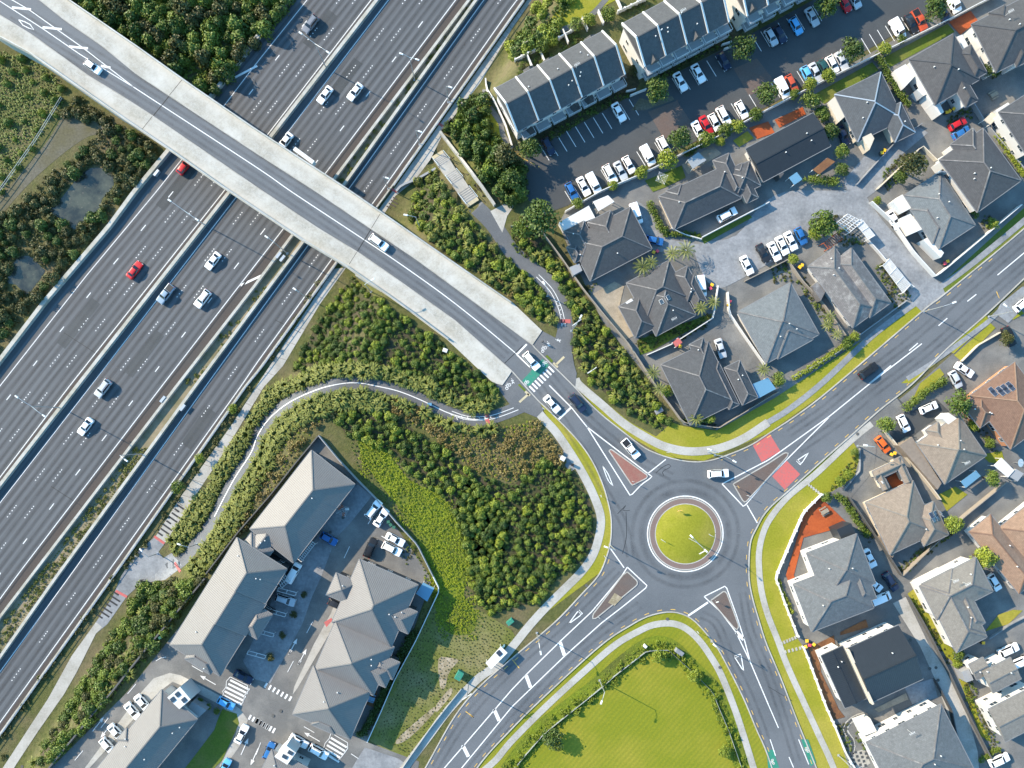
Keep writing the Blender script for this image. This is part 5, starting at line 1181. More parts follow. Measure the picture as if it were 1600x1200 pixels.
# white flat-roofed porches, balconies and canopies on the houses
for k, t, pts, z, m_ in ((5,4,(790,440,860,400,925,470,850,550),3.0,'wallwhite'),(5,4,(930,560,1010,500,1045,560,970,600),3.2,'wallwhite'),(5,4,(990,600,1040,575,1100,700,1075,718),3.2,'wallwhite'),(5,4,(1035,560,1070,545,1115,630,1085,650),3.3,'wallwhite'),
        (5,4,(1180,230,1215,215,1265,310,1240,335),3.0,'wallwhite'),(6,4,(1330,290,1395,250,1470,330,1400,385),4.2,'wallwhite'),(6,4,(1450,350,1490,335,1510,370,1470,390),3.4,'wallwhite'),
        (7,4,(1420,690,1500,640,1525,665,1450,720),3.0,'wallwhite'),(8,4,(1090,975,1125,965,1130,990,1100,1005),3.0,'wallwhite'),(8,4,(1150,1050,1185,1035,1220,1100,1300,1160,1230,1200),4.0,'wallwhite'),
        (9,8,(780,60,840,15,905,95,840,130),3.0,'wallwhite'),(9,8,(835,160,890,135,970,230,890,265),3.0,'wallwhite'),(9,8,(970,300,1010,280,1100,380,1080,410),3.0,'wallwhite'),(4,4,(375,640,420,600,490,720,440,765),3.0,'wallcream'),(4,4,(565,820,610,775,665,865,635,935),3.2,'wallcream'),
        (15,12,(820,385,900,330,1085,620,1060,660),2.6,'roof_tan'),(15,12,(1090,215,1130,180,1180,215,1130,255),3.2,'wallwhite'),(18,12,(430,910,520,870,560,960,480,1010),4.5,'roof_metal'),
        (20,16,(560,920,640,890,680,970,600,1000),3.0,'wallwhite'),
        (22,16,(1210,600,1255,580,1285,650,1240,665),3.0,'wallgrey'),
        (12,7,(710,690,745,665,765,685,725,710),3.0,'wallwhite'),(1,7,(295,190,480,85,520,160,325,240),2.6,'wallwhite'),(1,7,(360,470,420,445,440,490,385,520),2.4,'wallgrey'),(10,8,(275,590,310,560,360,620,330,680),2.5,'roof_weath'),
        (3,4,(0,1000,20,930,100,1085,80,1110),2.9,'roof_brownc'),(16,12,(700,960,750,940,810,1020,780,1085),2.6,'roof_tan')):
    volume(t, pts, z, m_, H[k][0], 'porch_roof')
H18 = H[18]
# parapet stripe on the black gable house, skylights, solar panels
e, WL, r = H[19]; w = WL[0]; a = w['o']; b = w['o']+w['ev']*w['D']; MB().beam(Vector((a.x,a.y,w['z']+0.4)),Vector((b.x,b.y,w['z']+0.4)),0.45,1.4).obj('parapet','wallcream',e)
for x, y in ((935,685),(975,660)): roof_panel(H[12],7,x,y,0.9,1.1,'glass','skylight')
for x, y in ((1365+33,45),(1445,42),(1475,28),(1507,12)): 
    for k in range(2): roof_panel(H[14],12,x+k*14,y+k*18-6,1.0,1.5,'solar','solar_panel','steel')
for i in range(3):
    for j in range(2): roof_panel(H[16],12,1020+i*24+j*12,822-i*10+j*20,0.9,1.4,'solar','solar_panel','steel')
for x, y in ((1230,-20),(1270,30),(1310,70)): pass
for i in range(6): roof_panel(H[9],4,1055+i*17,1085+i*1,0.9,2.6,'solar' if i%2 else 'blueglass','solar_panel','steel',0.06)
# antennas
def antenna(h, t, x, y):
    a = on_roof(h,t,x,y); mb = MB(); mb.tube((0,0,-0.3),(0,0,2.2),0.03,0.03,6); mb.beam((-0.6,-0.3,2.1),(0.6,0.3,2.1),0.05,0.05)
    for k in range(5): c = -0.5+k*0.25; mb.beam((c+0.15,c/2-0.3,2.1),(c-0.15,c/2+0.3,2.1),0.04,0.04)
    mb.obj('antenna','trim',h[2],a)
for k, t, x, y in ((15,12,1210,490),(21,16,1215,40),(21,16,1140,20),(6,4,1480,100),(12,7,1000,800),(20,16,870,960)): antenna(H[k],t,x,y)
antenna(TH[0],3,400,430); antenna(TH[1],3,1055,95)
for k, t, pts, z, m_, lb in ((0,3,(1095,1000,1165,950,1215,1000,1130,1055),2.5,'roof_lightm','white canopy over the timber deck'),(0,7,(505,60,600,20,640,60,540,120),2.4,'wallwhite','white shed roof by the car park fence'),
        (0,11,(1480,10,1600,-40,1650,30,1540,90),2.5,'blueglass','blue glass patio canopy at the corner house'),(0,12,(1205,610,1300,540,1330,575,1235,650),2.4,'blueglass','translucent blue canopy behind the tan house'),
        (0,14,(1000,110,1045,40,1115,75,1070,160),2.6,'blueglass','bright blue tarpaulin roof at the end of the apartment block'),(0,4,(280,1060,370,985,420,1010,320,1090),2.5,'deckbrown','brown slatted pergola at the black roofed house'),
        (0,12,(1410,510,1460,460,1540,540,1500,585),2.4,'wallwhite','white shed beside the satellite dish'),(0,12,(1510,580,1550,530,1600,560,1560,610),2.2,'wallgrey','grey shed beside the satellite dish'),(0,4,(1350,750,1400,700,1440,730,1390,780),2.2,'wallcream','small pale shed by the wooden terrace'),
        (0,4,(130,1110,180,1075,215,1120,165,1155),2.4,'blueglass','small blue glass porch roof by the clipped hedge')):
    canopy(t, pts, z, m_, lb)
e = canopy(14,(1435,545,1530,440,1572,480,1470,583),2.6,'trim','white roofed bus shelter on the footpath','bus_shelter',0.15,True,'shelter')
p = P(*t2p(14,1520,483),2.7)-e.location; MB().box(0,0,0,1.0,1.2,0.1,0.75).obj('solar_panel','solar',e,p)
a = P(*t2p(14,1500,470),0)-e.location
MB().box(0,0,1.1,0.06,4.6,2.0,-0.8).obj('glass_wall','blueglass',e,(0.3,0.9,0)); MB().box(0,0,0.45,0.45,2.6,0.08,-0.8).box(0,0,0.2,0.1,2.2,0.4,-0.8).obj('seat','decktimber',e,(0,0.2,0))
# pergola lattice next to the weathered house
def lattice(t, pts, n1, n2, z, mat, label):
    q = [G(*t2p(t,pts[i],pts[i+1])) for i in range(0,8,2)]; c = sum(q,Vector())/4; e = empty('pergola', c); tag(e,label,'pergola')
    A,B,C,D = [Vector((v.x-c.x,v.y-c.y,z)) for v in q]
    for i in range(n1+1): f = i/n1; MB().beam(A.lerp(B,f),D.lerp(C,f),0.12,0.12).obj('slat',mat,e)
    for i in range(n2+1): f = i/n2; MB().beam(A.lerp(D,f)+Vector((0,0,0.1)),B.lerp(C,f)+Vector((0,0,0.1)),0.12,0.12).obj('slat',mat,e)
    for v in (A,B,C,D): MB().box(v.x,v.y,z/2,0.12,0.12,z).obj('post',mat,e)
lattice(8,(320,335,400,275,440,310,350,370),8,1,2.3,'deckorange','orange slatted pergola above the weathered roof')
lattice(8,(400,210,470,155,560,200,480,270),6,4,2.2,'trim','white lattice pergola over the vegetable garden')
lattice(8,(520,210,560,185,640,285,600,310),8,2,2.0,'trim','white lattice strip pergola along the garden wall')
lattice(8,(690,470,730,430,860,590,815,640),9,3,2.0,'trim','white lattice pergola beside the lower garden wall')
lattice(10,(270,1075,355,965,385,990,300,1100),10,2,2.4,'trim','white slatted pergola at the apartment parking bays')
lattice(14,(150,10,190,-30,230,20,180,60),4,3,2.4,'trim','white lattice pergola above the car bay')
for i, (x, y) in enumerate(((203,85),(140,215),(65,340),(15,475))):      # white slatted screens between the bays
    lattice(14,(x-50,y-20,x+60,y+10,x+50,y+30,x-60,y),2,1,1.4,'trim','white slatted screen between parking bays, %s from the top' % ['first','second','third','fourth'][i])
# ================================================================ vegetation
def leaf_arrays(seed, n, clumps, r, zs, leaf, low=-0.25):
    """leaf quads on clumps spread through a crown of radius r (zs: height ratio), centred at the origin"""
    g = np.random.RandomState(seed)
    d = g.normal(size=(clumps,3)); d /= np.linalg.norm(d,axis=1)[:,None]; d[:,2] = np.abs(d[:,2])*1.0 + low*g.rand(clumps)
    cr = r*(0.30+0.16*g.rand(clumps)); cc = d*(r*(0.50+0.28*g.rand(clumps)))[:,None]
    k = g.randint(0,clumps,n); o = g.normal(size=(n,3)); o /= np.linalg.norm(o,axis=1)[:,None]; o[:,2] = np.where(o[:,2] < -0.3, -o[:,2], o[:,2])
    p = cc[k] + o*(cr[k]*(0.75+0.35*g.rand(n)))[:,None]; p[:,2] *= zs
    nrm = o*0.8 + g.normal(size=(n,3))*0.55; nrm /= np.linalg.norm(nrm,axis=1)[:,None]
    t = np.cross(nrm, g.normal(size=(n,3))); t /= np.linalg.norm(t,axis=1)[:,None]; b = np.cross(nrm,t)
    s = leaf*(0.7+0.6*g.rand(n))[:,None]
    V = np.stack([p-t*s*0.5, p+b*s*0.32, p+t*s*0.6, p-b*s*0.32],1)
    return V.reshape(-1,3)
def ball_arrays(seed, n, leaf):
    """rounded shrub: leaves over a lumpy ball of radius 1, a few inside"""
    g = np.random.RandomState(seed); d = g.normal(size=(n,3)); d /= np.linalg.norm(d,axis=1)[:,None]; d[:,2] = np.where(d[:,2] < -0.35, -d[:,2], d[:,2])
    ph = g.rand(6)*6.28; lump = 0.10*np.sin(3*np.arctan2(d[:,1],d[:,0])+ph[0])+0.10*np.sin(5*d[:,2]+ph[1])+0.08*np.sin(6*d[:,0]+ph[2])
    r = (0.86+lump+0.10*g.normal(size=n)); p = d*r[:,None]; p[:,2] *= 0.9
    nrm = d*0.9+g.normal(size=(n,3))*0.45; nrm /= np.linalg.norm(nrm,axis=1)[:,None]
    t = np.cross(nrm, g.normal(size=(n,3))); t /= np.linalg.norm(t,axis=1)[:,None]; b = np.cross(nrm,t); s = leaf*(0.7+0.7*g.rand(n))[:,None]
    return np.stack([p-t*s*0.55, p+b*s*0.38, p+t*s*0.65, p-b*s*0.38],1).reshape(-1,3)
def quads_mesh(name, V, mat):
    n = len(V)//4; me = bpy.data.meshes.new(name)
    me.vertices.add(len(V)); me.vertices.foreach_set('co', V.astype(np.float32).ravel())
    me.loops.add(n*4); me.loops.foreach_set('vertex_index', np.arange(n*4,dtype=np.int32))
    me.polygons.add(n); me.polygons.foreach_set('loop_start', np.arange(0,n*4,4,dtype=np.int32)); me.polygons.foreach_set('loop_total', np.full(n,4,dtype=np.int32))
    me.update(calc_edges=True); me.materials.append(M[mat]); return me
def flax_arrays(seed, n=34, r=1.25, hgt=1.3):
    g = np.random.RandomState(seed); out = []
    for i in range(n):
        a = g.rand()*6.283; l = r*(0.6+0.5*g.rand()); h = hgt*(0.5+0.6*g.rand()); w = 0.085+0.04*g.rand()
        d = np.array([math.cos(a),math.sin(a),0]); s = np.array([-d[1],d[0],0])*w
        pts = [d*0.08, d*l*0.45+[0,0,h*0.85], d*l*0.85+[0,0,h*0.8], d*l*1.1+[0,0,h*0.45]]; ws = [0.8,1.0,0.7,0.15]
        for k in range(3): out.append([pts[k]-s*ws[k],pts[k]+s*ws[k],pts[k+1]+s*ws[k+1],pts[k+1]-s*ws[k+1]])
    return np.array(out).reshape(-1,3)
def tuft_arrays(seed, n=14, r=0.35, hgt=0.45):
    return flax_arrays(seed, n, r, hgt)*np.array([1,1,1])
SHM = {}
def shrub_mesh(kind, k):
    key = (kind,k)
    if key not in SHM:
        SHM[key] = quads_mesh('shrub', ball_arrays(100+k*7+len(kind), 620, 0.21) + np.array([0,0,0.5]), 'leaf_'+kind)
    return SHM[key]
def scatter(poly, spacing, jitter=0.9, excl=(), seed=1):
    """blue-noise-like points (pixels) in a polygon"""
    g = random.Random(seed); xs = [p[0] for p in poly]; ys = [p[1] for p in poly]; pts = []; cell = {}
    tries = int((max(xs)-min(xs))*(max(ys)-min(ys))/spacing**2*7)
    for _ in range(tries):
        p = (g.uniform(min(xs),max(xs)), g.uniform(min(ys),max(ys)))
        if not inside(p, poly) or any(inside(p,e) for e in excl): continue
        c = (int(p[0]//spacing), int(p[1]//spacing)); ok = True
        for i in (-1,0,1):
            for j in (-1,0,1):
                for q in cell.get((c[0]+i,c[1]+j),()):
                    if (q[0]-p[0])**2+(q[1]-p[1])**2 < spacing**2: ok = False
        if ok: cell.setdefault(c,[]).append(p); pts.append(p)
    return pts
def near(p, pl, d):
    return any((p[0]-q[0])**2+(p[1]-q[1])**2 < d*d for q in pl)
PATHPTS = resample(smooth(P6,5),6)+resample(smooth(P5,5),6)+resample(smooth(P1,5),6)
def shrub(name, px, py, r, kind, label, group, rnd, zs=1.0, cat='shrub'):
    w = G(px,py,r*0.6); o = link(name, shrub_mesh(kind, rnd.randrange(5)), None, (w.x,w.y,w.z-0.1), rnd.uniform(0,6.28)); o.scale = (r,r,r*zs*rnd.uniform(0.85,1.15)); return tag(o,label,cat,group)
meadow_poly = [(560,685),(600,700),(640,750),(690,775),(725,830),(735,880),(725,930),(745,960),(735,990),(695,985),(675,930),(672,900),(650,840),(620,790),(575,730)]
V1=[(549,433),(600,475),(700,545),(782,610),(755,636),(690,606),(625,584),(560,576),(480,588),(459,578),(471,549),(509,487)]
V2a=[(525,650),(560,640),(620,650),(670,690),(700,700),(735,740),(760,780),(800,800),(770,960),(740,930),(722,850),(690,785),(650,745),(600,700),(540,680)]
V2b=[(735,740),(800,760),(850,720),(900,740),(925,790),(928,850),(905,880),(870,905),(840,940),(800,950),(770,960),(722,850),(710,800)]
V3=[(650,285),(672,268),(700,300),(735,345),(770,385),(800,410),(840,445),(866,480),(866,508),(840,500),(800,462),(735,418),(690,385),(640,345)]
V4=[(812,340),(838,362),(875,410),(905,455),(945,510),(1000,585),(1050,660),(1030,672),(975,638),(918,592),(900,560),(897,500),(880,450),(850,420),(810,385)]
V5=[(700,200),(740,150),(752,150),(762,180),(775,215),(792,235),(815,255),(822,290),(805,318),(785,318),(755,275),(715,225)]
V5b=[(796,78),(810,55),(846,0),(860,-40),(905,-20),(880,30),(860,55),(820,80),(800,90)]
V6=[(112,2),(150,-40),(470,-60),(452,0),(400,66),(334,150),(300,130),(215,70)]
V7=[(-20,75),(45,92),(95,125),(98,165),(55,225),(5,300),(-40,330)]
V7b=[(100,180),(120,150),(228,222),(246,245),(212,285),(158,350),(63,465),(-25,560),(-20,350),(30,320),(85,270),(140,225),(165,195)]
V8=[(225,915),(262,908),(300,905),(318,905),(250,1000),(175,1090),(80,1190),(50,1198),(120,1085),(140,1045),(181,985),(214,938)]
V9=[(255,858),(275,850),(300,800),(355,710),(390,655),(440,620),(500,588),(560,580),(440,590),(420,605),(360,700),(315,775)]
V10=[(300,868),(345,808),(400,712),(412,690),(440,655),(490,625),(560,612),(545,640),(495,665),(460,720),(390,815),(330,885)]
V11=[(560,615),(625,625),(680,650),(740,672),(800,665),(840,655),(870,690),(885,730),(850,720),(800,755),(740,735),(690,690),(620,645),(540,640)]
pond_ex = [tp(5,290,120,380,10,480,-110,570,-170,710,-150,730,-40,650,50,630,110,520,210,460,250,400,200), tp(5,35,560,85,420,180,385,270,460,300,500,225,600,165,655,90,590)]
rnd = random.Random(5)
for pl_, lb_ in ((V1,'dark soil under the shrubs of the bridge triangle'),(V2a,'dark soil under the shrubs above the meadow'),(V2b,'dark soil under the thicket by the roundabout'),(V3,'dark soil under the bushes near the stairs path'),(V4,'dark soil under the bushes along the fence'),(V8,'dark soil under the wild bushes at lower left')):
    sheet('planted_soil', pl_, 0.55, 'scrubsoil', True, lb_)
cnt = 0
KW_ = dict(mid='mid green', dark='dark green', lime='lime green', olive='dull olive', flax='yellowish green')
def lab(base, k, r, rr):
    s_ = 'small' if r < rr[0]+(rr[1]-rr[0])/3 else ('large' if r > rr[1]-(rr[1]-rr[0])/3 else 'middling')
    return '%s %s %s' % (s_, KW_[k], base)
from mathutils.noise import noise as mnoise
def fill(name, poly, spacing, rr, kinds, label, group, seed, limit, ex=(), keep=9, zs=1.0, cat='shrub'):
    global cnt; pts = scatter(poly, spacing, 0.9, ex, seed); n = 0; rest = []
    cand = sorted([(rr[0]+(rr[1]-rr[0])*rnd.random()**1.4, p) for p in pts if mnoise(Vector((p[0]*0.022,p[1]*0.022,seed))) > -0.36 and not near(p, PATHPTS, 13 if keep == 9 else keep)], reverse=True)
    for r, p in cand:
        k = rnd.choice(kinds)
        if n < limit: shrub(name, p[0], p[1], r, k, lab(label, k, r, rr), group, rnd, zs, cat); n += 1
        else: rest.append((p, r, k))
    return rest
REST = []
REST += fill('round_shrub', V1, 8.6, (0.5,1.15), ('mid','lime','dark','mid'), 'round shrub in the dense triangle between bridge and winding path', 'shrubs packed in the triangle beside the bridge', 1, 150)
REST += fill('round_shrub', V2a+[], 9.2, (0.55,1.25), ('mid','dark','mid','lime'), 'round shrub on the slope above the bright meadow', 'shrubs on the slope above the meadow', 2, 60, (meadow_poly,))
REST += fill('round_shrub', V2b, 8.8, (0.5,1.25), ('mid','dark','mid','lime','dark'), 'round shrub in the thicket beside the roundabout footpath', 'shrubs in the thicket by the roundabout', 3, 90)
REST += fill('bush', V3, 11, (0.7,1.4), ('mid','dark','lime','flax'), 'bush between the bridge and the stairs path', 'bushes between the bridge and the stairs path', 4, 90)
REST += fill('bush', V4, 11.5, (0.55,1.3), ('mid','lime','dark','flax'), 'bush between the shared path and the boundary fence', 'bushes along the boundary fence', 5, 90)
REST += fill('bush', V5, 13, (1.2,2.2), ('dark','mid','dark'), 'tall bush beside the retaining wall of the stairs', 'tall bushes by the stairs wall', 6, 50, (), 9, 1.4)
REST += fill('bush', V5b, 12, (1.2,2.0), ('mid','dark','lime'), 'bush beside the footpath behind the townhouses', 'bushes behind the townhouses', 7, 40)
REST += fill('wild_bush', V6, 14, (1.4,2.3), ('mid','dark','olive','mid'), 'wild bush above the bridge beside the motorway', 'wild bushes above the bridge', 8, 110, (), 9, 1.2)
REST += fill('wild_bush', V8, 11.5, (1.1,1.8), ('dark','mid','olive','mid'), 'wild bush between the pale path and the retaining wall', 'wild bushes beside the lower left path', 9, 120, (), 6)
REST += fill('swamp_bush', V7b, 13, (0.9,1.7), ('olive','dark','olive'), 'bush round the ponds', 'olive bushes round the ponds', 10, 110, pond_ex)
REST += fill('swamp_bush', V7, 19, (0.6,1.2), ('mid','mid','lime'), 'bush left of the wire fence', 'green bushes left of the wire fence', 11, 50)
# flax rosettes along the winding path and in the strips
FXM = [quads_mesh('flax_plant', flax_arrays(300+i), 'leaf_flax') for i in range(5)]
def flax(px, py, s, label, group):
    w = G(px,py,0.5); o = link('flax_plant', rnd.choice(FXM), None, (w.x,w.y,w.z), rnd.uniform(0,6.28)); o.scale = (s,s,s*rnd.uniform(0.8,1.1)); return tag(o,label,'flax',group)
nf = 0
for poly, sp, lb, gr, lim in ((V4,17,'yellowish flax plant along the boundary fence','flax along the fence',22),(V3,18,'spiky flax plant between bridge and stairs path','flax near the stairs path',18),(V8,22,'spiky flax plant beside the lower left path','flax in the lower left strip',16)):
    k = 0
    for p in scatter(poly, sp, 0.9, (), int(sp*10)+len(poly)):
        if near(p, PATHPTS, 15) or k >= lim: continue
        flax(p[0],p[1],rnd.uniform(0.95,1.4),lb,gr); k += 1
pp = resample(smooth(P6,5),8.5); nfl = {}
for side, offs_, lb in ((1,(17,24.5,32),'between the winding path and the pale footpath or triangle'),(-1,(17,25,33.5),'on the lower side of the winding path')):
    for d_ in offs_:
        for k, q in enumerate(offset(pp, side*d_)):
            if q[0] > 775 or k > len(pp)-5: continue
            if side > 0 and q[0] > 430 and d_ > 30: continue
            if side < 0 and q[0] > 600 and (d_ > 20 or rnd.random() < 0.35): continue
            if side > 0 and q[0] > 640 and rnd.random() < 0.4: continue
            xl = float(np.interp(q[1],[418,572,605,707,772,850,905],[541,442,412,350,307,257,262]))
            if q[0] < xl+10: continue
            if inside(q, [(497,675),(390,815),(330,890),(700,890),(680,870)]): continue
            c = 'bright' if rnd.random() < 0.5 else 'dusky'; row = {17:'nearest row',24.5:'second row',25:'second row',32:'outer row',33.5:'outer row'}[d_]
            flax(q[0]+rnd.uniform(-2.5,2.5), q[1]+rnd.uniform(-2.5,2.5), rnd.uniform(1.1,1.65), 'spiky flax plant %s, %s' % (lb, row), 'flax lining the winding path')
# one uncountable mass: undergrowth, grass tufts, planter planting
PRO = {k:[leaf_arrays(500+i*3+len(k), 110, 9, 1.0, 0.8, 0.42)+np.array([0,0,0.3]) for i in range(4)] for k in ('a',)}['a']
PRO2 = [tuft_arrays(700+i, 12) for i in range(4)]
def mass(name, items, mat, label, protos):
    V = []
    for (px,py), s in items:
        w = G(px,py); a = rnd.uniform(0,6.28); c, n = math.cos(a), math.sin(a); q = rnd.choice(protos)*np.array([s,s,s*rnd.uniform(.7,1.2)])
        V.append(np.stack([q[:,0]*c-q[:,1]*n+w.x, q[:,0]*n+q[:,1]*c+w.y, q[:,2]+w.z],1))
    if V: tag(link(name, quads_mesh(name, np.concatenate(V), mat)), label, None, None, 'stuff')
def cover(poly, sp, rr, ex=(), seed=3, keep=11): return [(p, rnd.uniform(*rr)) for p in scatter(poly, sp, 1, ex, seed) if not near(p, PATHPTS, keep)]
mass('undergrowth', cover(V1,6.5,(0.35,0.6))+cover(V2b,6.5,(0.35,0.6))+cover(V2a,7,(0.35,0.6),(meadow_poly,))+cover(V5,8,(0.6,1.1))+cover(V5b,8,(0.5,1.0)), 'leaf_dark', 'dark leafy undergrowth beneath the shrubs', PRO)
mass('undergrowth', cover(V3,7,(0.35,0.8))+cover(V4,7,(0.3,0.7))+cover(V8,7.5,(0.5,0.9),(),3,4)+cover(V6,9,(0.6,1.2)), 'leaf_mid', 'green leafy undergrowth on the banks', PRO)
mass('undergrowth', cover(V7b,7.5,(0.4,0.9),pond_ex)+[], 'leaf_olive', 'olive undergrowth round the ponds', PRO)
BP = [ball_arrays(1500+i, 230, 0.32)+np.array([0,0,0.5]) for i in range(4)]
for kk in ('mid','dark','lime','olive','flax'): mass('thicket', [(p,r) for p,r,k in REST if k == kk], 'leaf_'+kk, 'smaller %s shrubs filling the thickets' % KW_[kk], BP)
mass('dry_grass', cover(V11,4.2,(0.5,1.2))+cover(V10,6,(0.6,1.2))+cover([(640,340),(700,390),(800,465),(800,455),(700,375),(655,335)],5,(0.5,0.9)), 'leaf_dry', 'dry tussock grass beside the winding path', PRO2+PRO[:1])
MP2 = [(540,672),(600,690),(650,745),(700,770),(735,825),(748,885),(735,930),(760,960),(745,1000),(690,1000),(668,930),(660,890),(640,840),(610,795),(560,735)]
mg = cover(MP2,3.1,(0.35,0.95),(),3,5)
mass('long_grass', [q for q in mg if mnoise(Vector((q[0][0]*0.05,q[0][1]*0.05,3.3))) > (-0.35 if inside(q[0],meadow_poly) else 0.05)], 'leaf_grass', 'lime green long grass of the meadow', PRO2)
mass('dry_grass', cover(V11,5.5,(0.4,0.9),(),9)+cover(V10,7,(0.4,0.8),(),9), 'leaf_grass', 'green grass between the dry tussocks', PRO2)
mass('field_grass', cover(V7,3.6,(0.4,1.1),(),6), 'leaf_mid', 'rough green grass left of the wire fence', PRO2)
mass('field_grass', [q for q in cover(MP2,5,(0.4,0.9),(),8,5)], 'leaf_mid', 'darker grass mixed into the meadow', PRO2)
mass('field_grass', cover([(672,918),(800,985),(810,1005),(770,1040),(700,1105),(640,1180),(590,1150),(640,1010)],4.0,(0.22,0.6),(),4,6), 'leaf_olive', 'short rough grass of the dry field', PRO2)
hp = [(float(mx('H',y))*(1-t)+float(mx('I',y))*t, y) for y in np.arange(-60,1200,3.2) for t in (0.3,0.55,0.75)]
mass('planter_plants', [(p,rnd.uniform(0.35,0.65)) for p in hp if (p[1] > 700 and rnd.random() < 0.95) or (p[1] < 290 and rnd.random() < 0.32) or (450 < p[1] < 600 and rnd.random() < 0.22)], 'leaf_flax', 'dry green planting in the median planter strip', PRO+PRO2)
mass('verge_plants', [((float(np.interp(y,[436,597,840,899,1147],[512,405,243,190,12]))-rnd.uniform(3,10), y), rnd.uniform(0.5,1.0)) for y in np.arange(440,1190,3.4) if rnd.random() < 0.5], 'leaf_olive', 'low scrub between the ramp railing and the pale path', PRO+PRO2)
LW = tp(15,-20,1230,70,1110,200,960,350,840,550,690,640,610,840,455,975,450,1110,580,1250,720,1290,820,1350,960,1420,1190)
hl = resample(smooth(LW,3),3.2)
mass('lawn_weeds', [((p[0]+rnd.uniform(-9,12),p[1]+rnd.uniform(-7,12)), rnd.uniform(0.3,0.95)) for p in hl for _ in range(6)], 'leaf_lime', 'yellow green weeds along the temporary fence', PRO2+PRO2+PRO[:1])
ribbon('weed_strip', offset(smooth(LW,3),-4), 3.6, 1.6, 'meadow', None, None, 6, label='yellow green weedy strip round the big lawn')
GB = [tp(7,780,930,900,880,1240,765,1250,790,1020,890,880,980,800,1020), tp(7,1050,880,1250,800,1240,830,1060,920), tp(8,0,470,110,440,150,560,40,560), tp(8,180,560,230,530,420,860,380,870), tp(12,430,690,500,740,650,960,640,1000,520,800), tp(12,1260,230,1300,200,1440,430,1400,440), tp(12,1070,930,1200,900,950,1100,860,1180,800,1160),
      tp(16,1160,470,1220,480,1330,800,1440,1030,1390,1080,1250,800), tp(16,880,130,905,120,1130,500,1130,560), tp(3,180,850,450,700,720,560,740,600,460,750,230,890), tp(3,830,500,1120,360,1360,230,1370,265,1130,390,860,530), tp(3,30,400,200,320,260,350,100,440,40,470), tp(3,280,270,400,210,470,240,330,320), tp(3,700,60,880,-10,900,20,720,110), tp(4,1240,330,1330,310,1400,400,1460,440,1400,500,1340,440), tp(4,700,1090,830,980,960,960,990,1010,860,1100,740,1190), tp(4,1110,760,1200,690,1270,680,1280,740,1180,740,1130,800), tp(8,250,180,420,150,430,210,330,290,260,260),
      tp(8,430,210,600,290,590,330,450,340,430,270), tp(8,670,470,730,440,870,620,900,640,800,730,760,680), tp(11,1060,225,1130,190,1270,240,1270,280,1080,245), tp(7,0,180,60,230,130,330,120,420,60,400,0,340), tp(14,960,350,990,380,760,870,690,1000,660,990), tp(10,900,1050,1000,1000,1010,1030,940,1130), tp(12,370,690,440,640,540,560,560,420,500,500,440,560), tp(7,440,590,540,560,480,640), tp(8,1350,140,1430,180,1380,240,1330,230), tp(16,440,930,500,920,490,1000,530,1080,490,1090), tp(16,560,900,600,1090,540,1000)]
gp = [x for q in GB for x in cover(q,4.6,(0.22,0.6),(),len(q)+5,0)]
mass('garden_plants', gp[0::2], 'leaf_mid', 'small green plants in the garden beds', PRO); mass('garden_plants', gp[1::2], 'leaf_olive', 'small dark plants in the garden beds', PRO)
# ---- single trees
CRN = {}
def crown_mesh(kind, k):
    if (kind,k) not in CRN: CRN[(kind,k)] = quads_mesh('crown', leaf_arrays(900+k*11+len(kind), 1300, 34, 1.0, 0.85, 0.17, -0.6), 'leaf_'+kind)
    return CRN[(kind,k)]
TRK = []
for k in range(3):
    g = random.Random(40+k); mb = MB(); mb.tube((0,0,-0.3),(0.03,0.02,1.0),0.10,0.075,8)
    for i in range(6):
        a = i*1.05+g.uniform(-.3,.3); mb.tube((0.02,0.02,0.8+0.05*i),(0.6*math.cos(a),0.6*math.sin(a),1.5+g.uniform(0,.4)),0.05,0.015,6)
    TRK.append(mb.mesh('trunk','bark'))
def tree(t, x, y, rz, kind, label, hgt=None, name='tree', cat='tree'):
    r = rz/4.0/PPM; hc = hgt or r*1.5; w = G(*t2p(t,x,y), hc); e = empty(name, w); tag(e,label,cat)
    tr = link('trunk', rnd.choice(TRK), e); tr.scale = (r,r,hc/1.5)
    c = link('crown', crown_mesh(kind, rnd.randrange(4)), e, (0,0,hc), rnd.uniform(0,6.28)); c.scale = (r,r,r*rnd.uniform(0.85,1.05)); return e
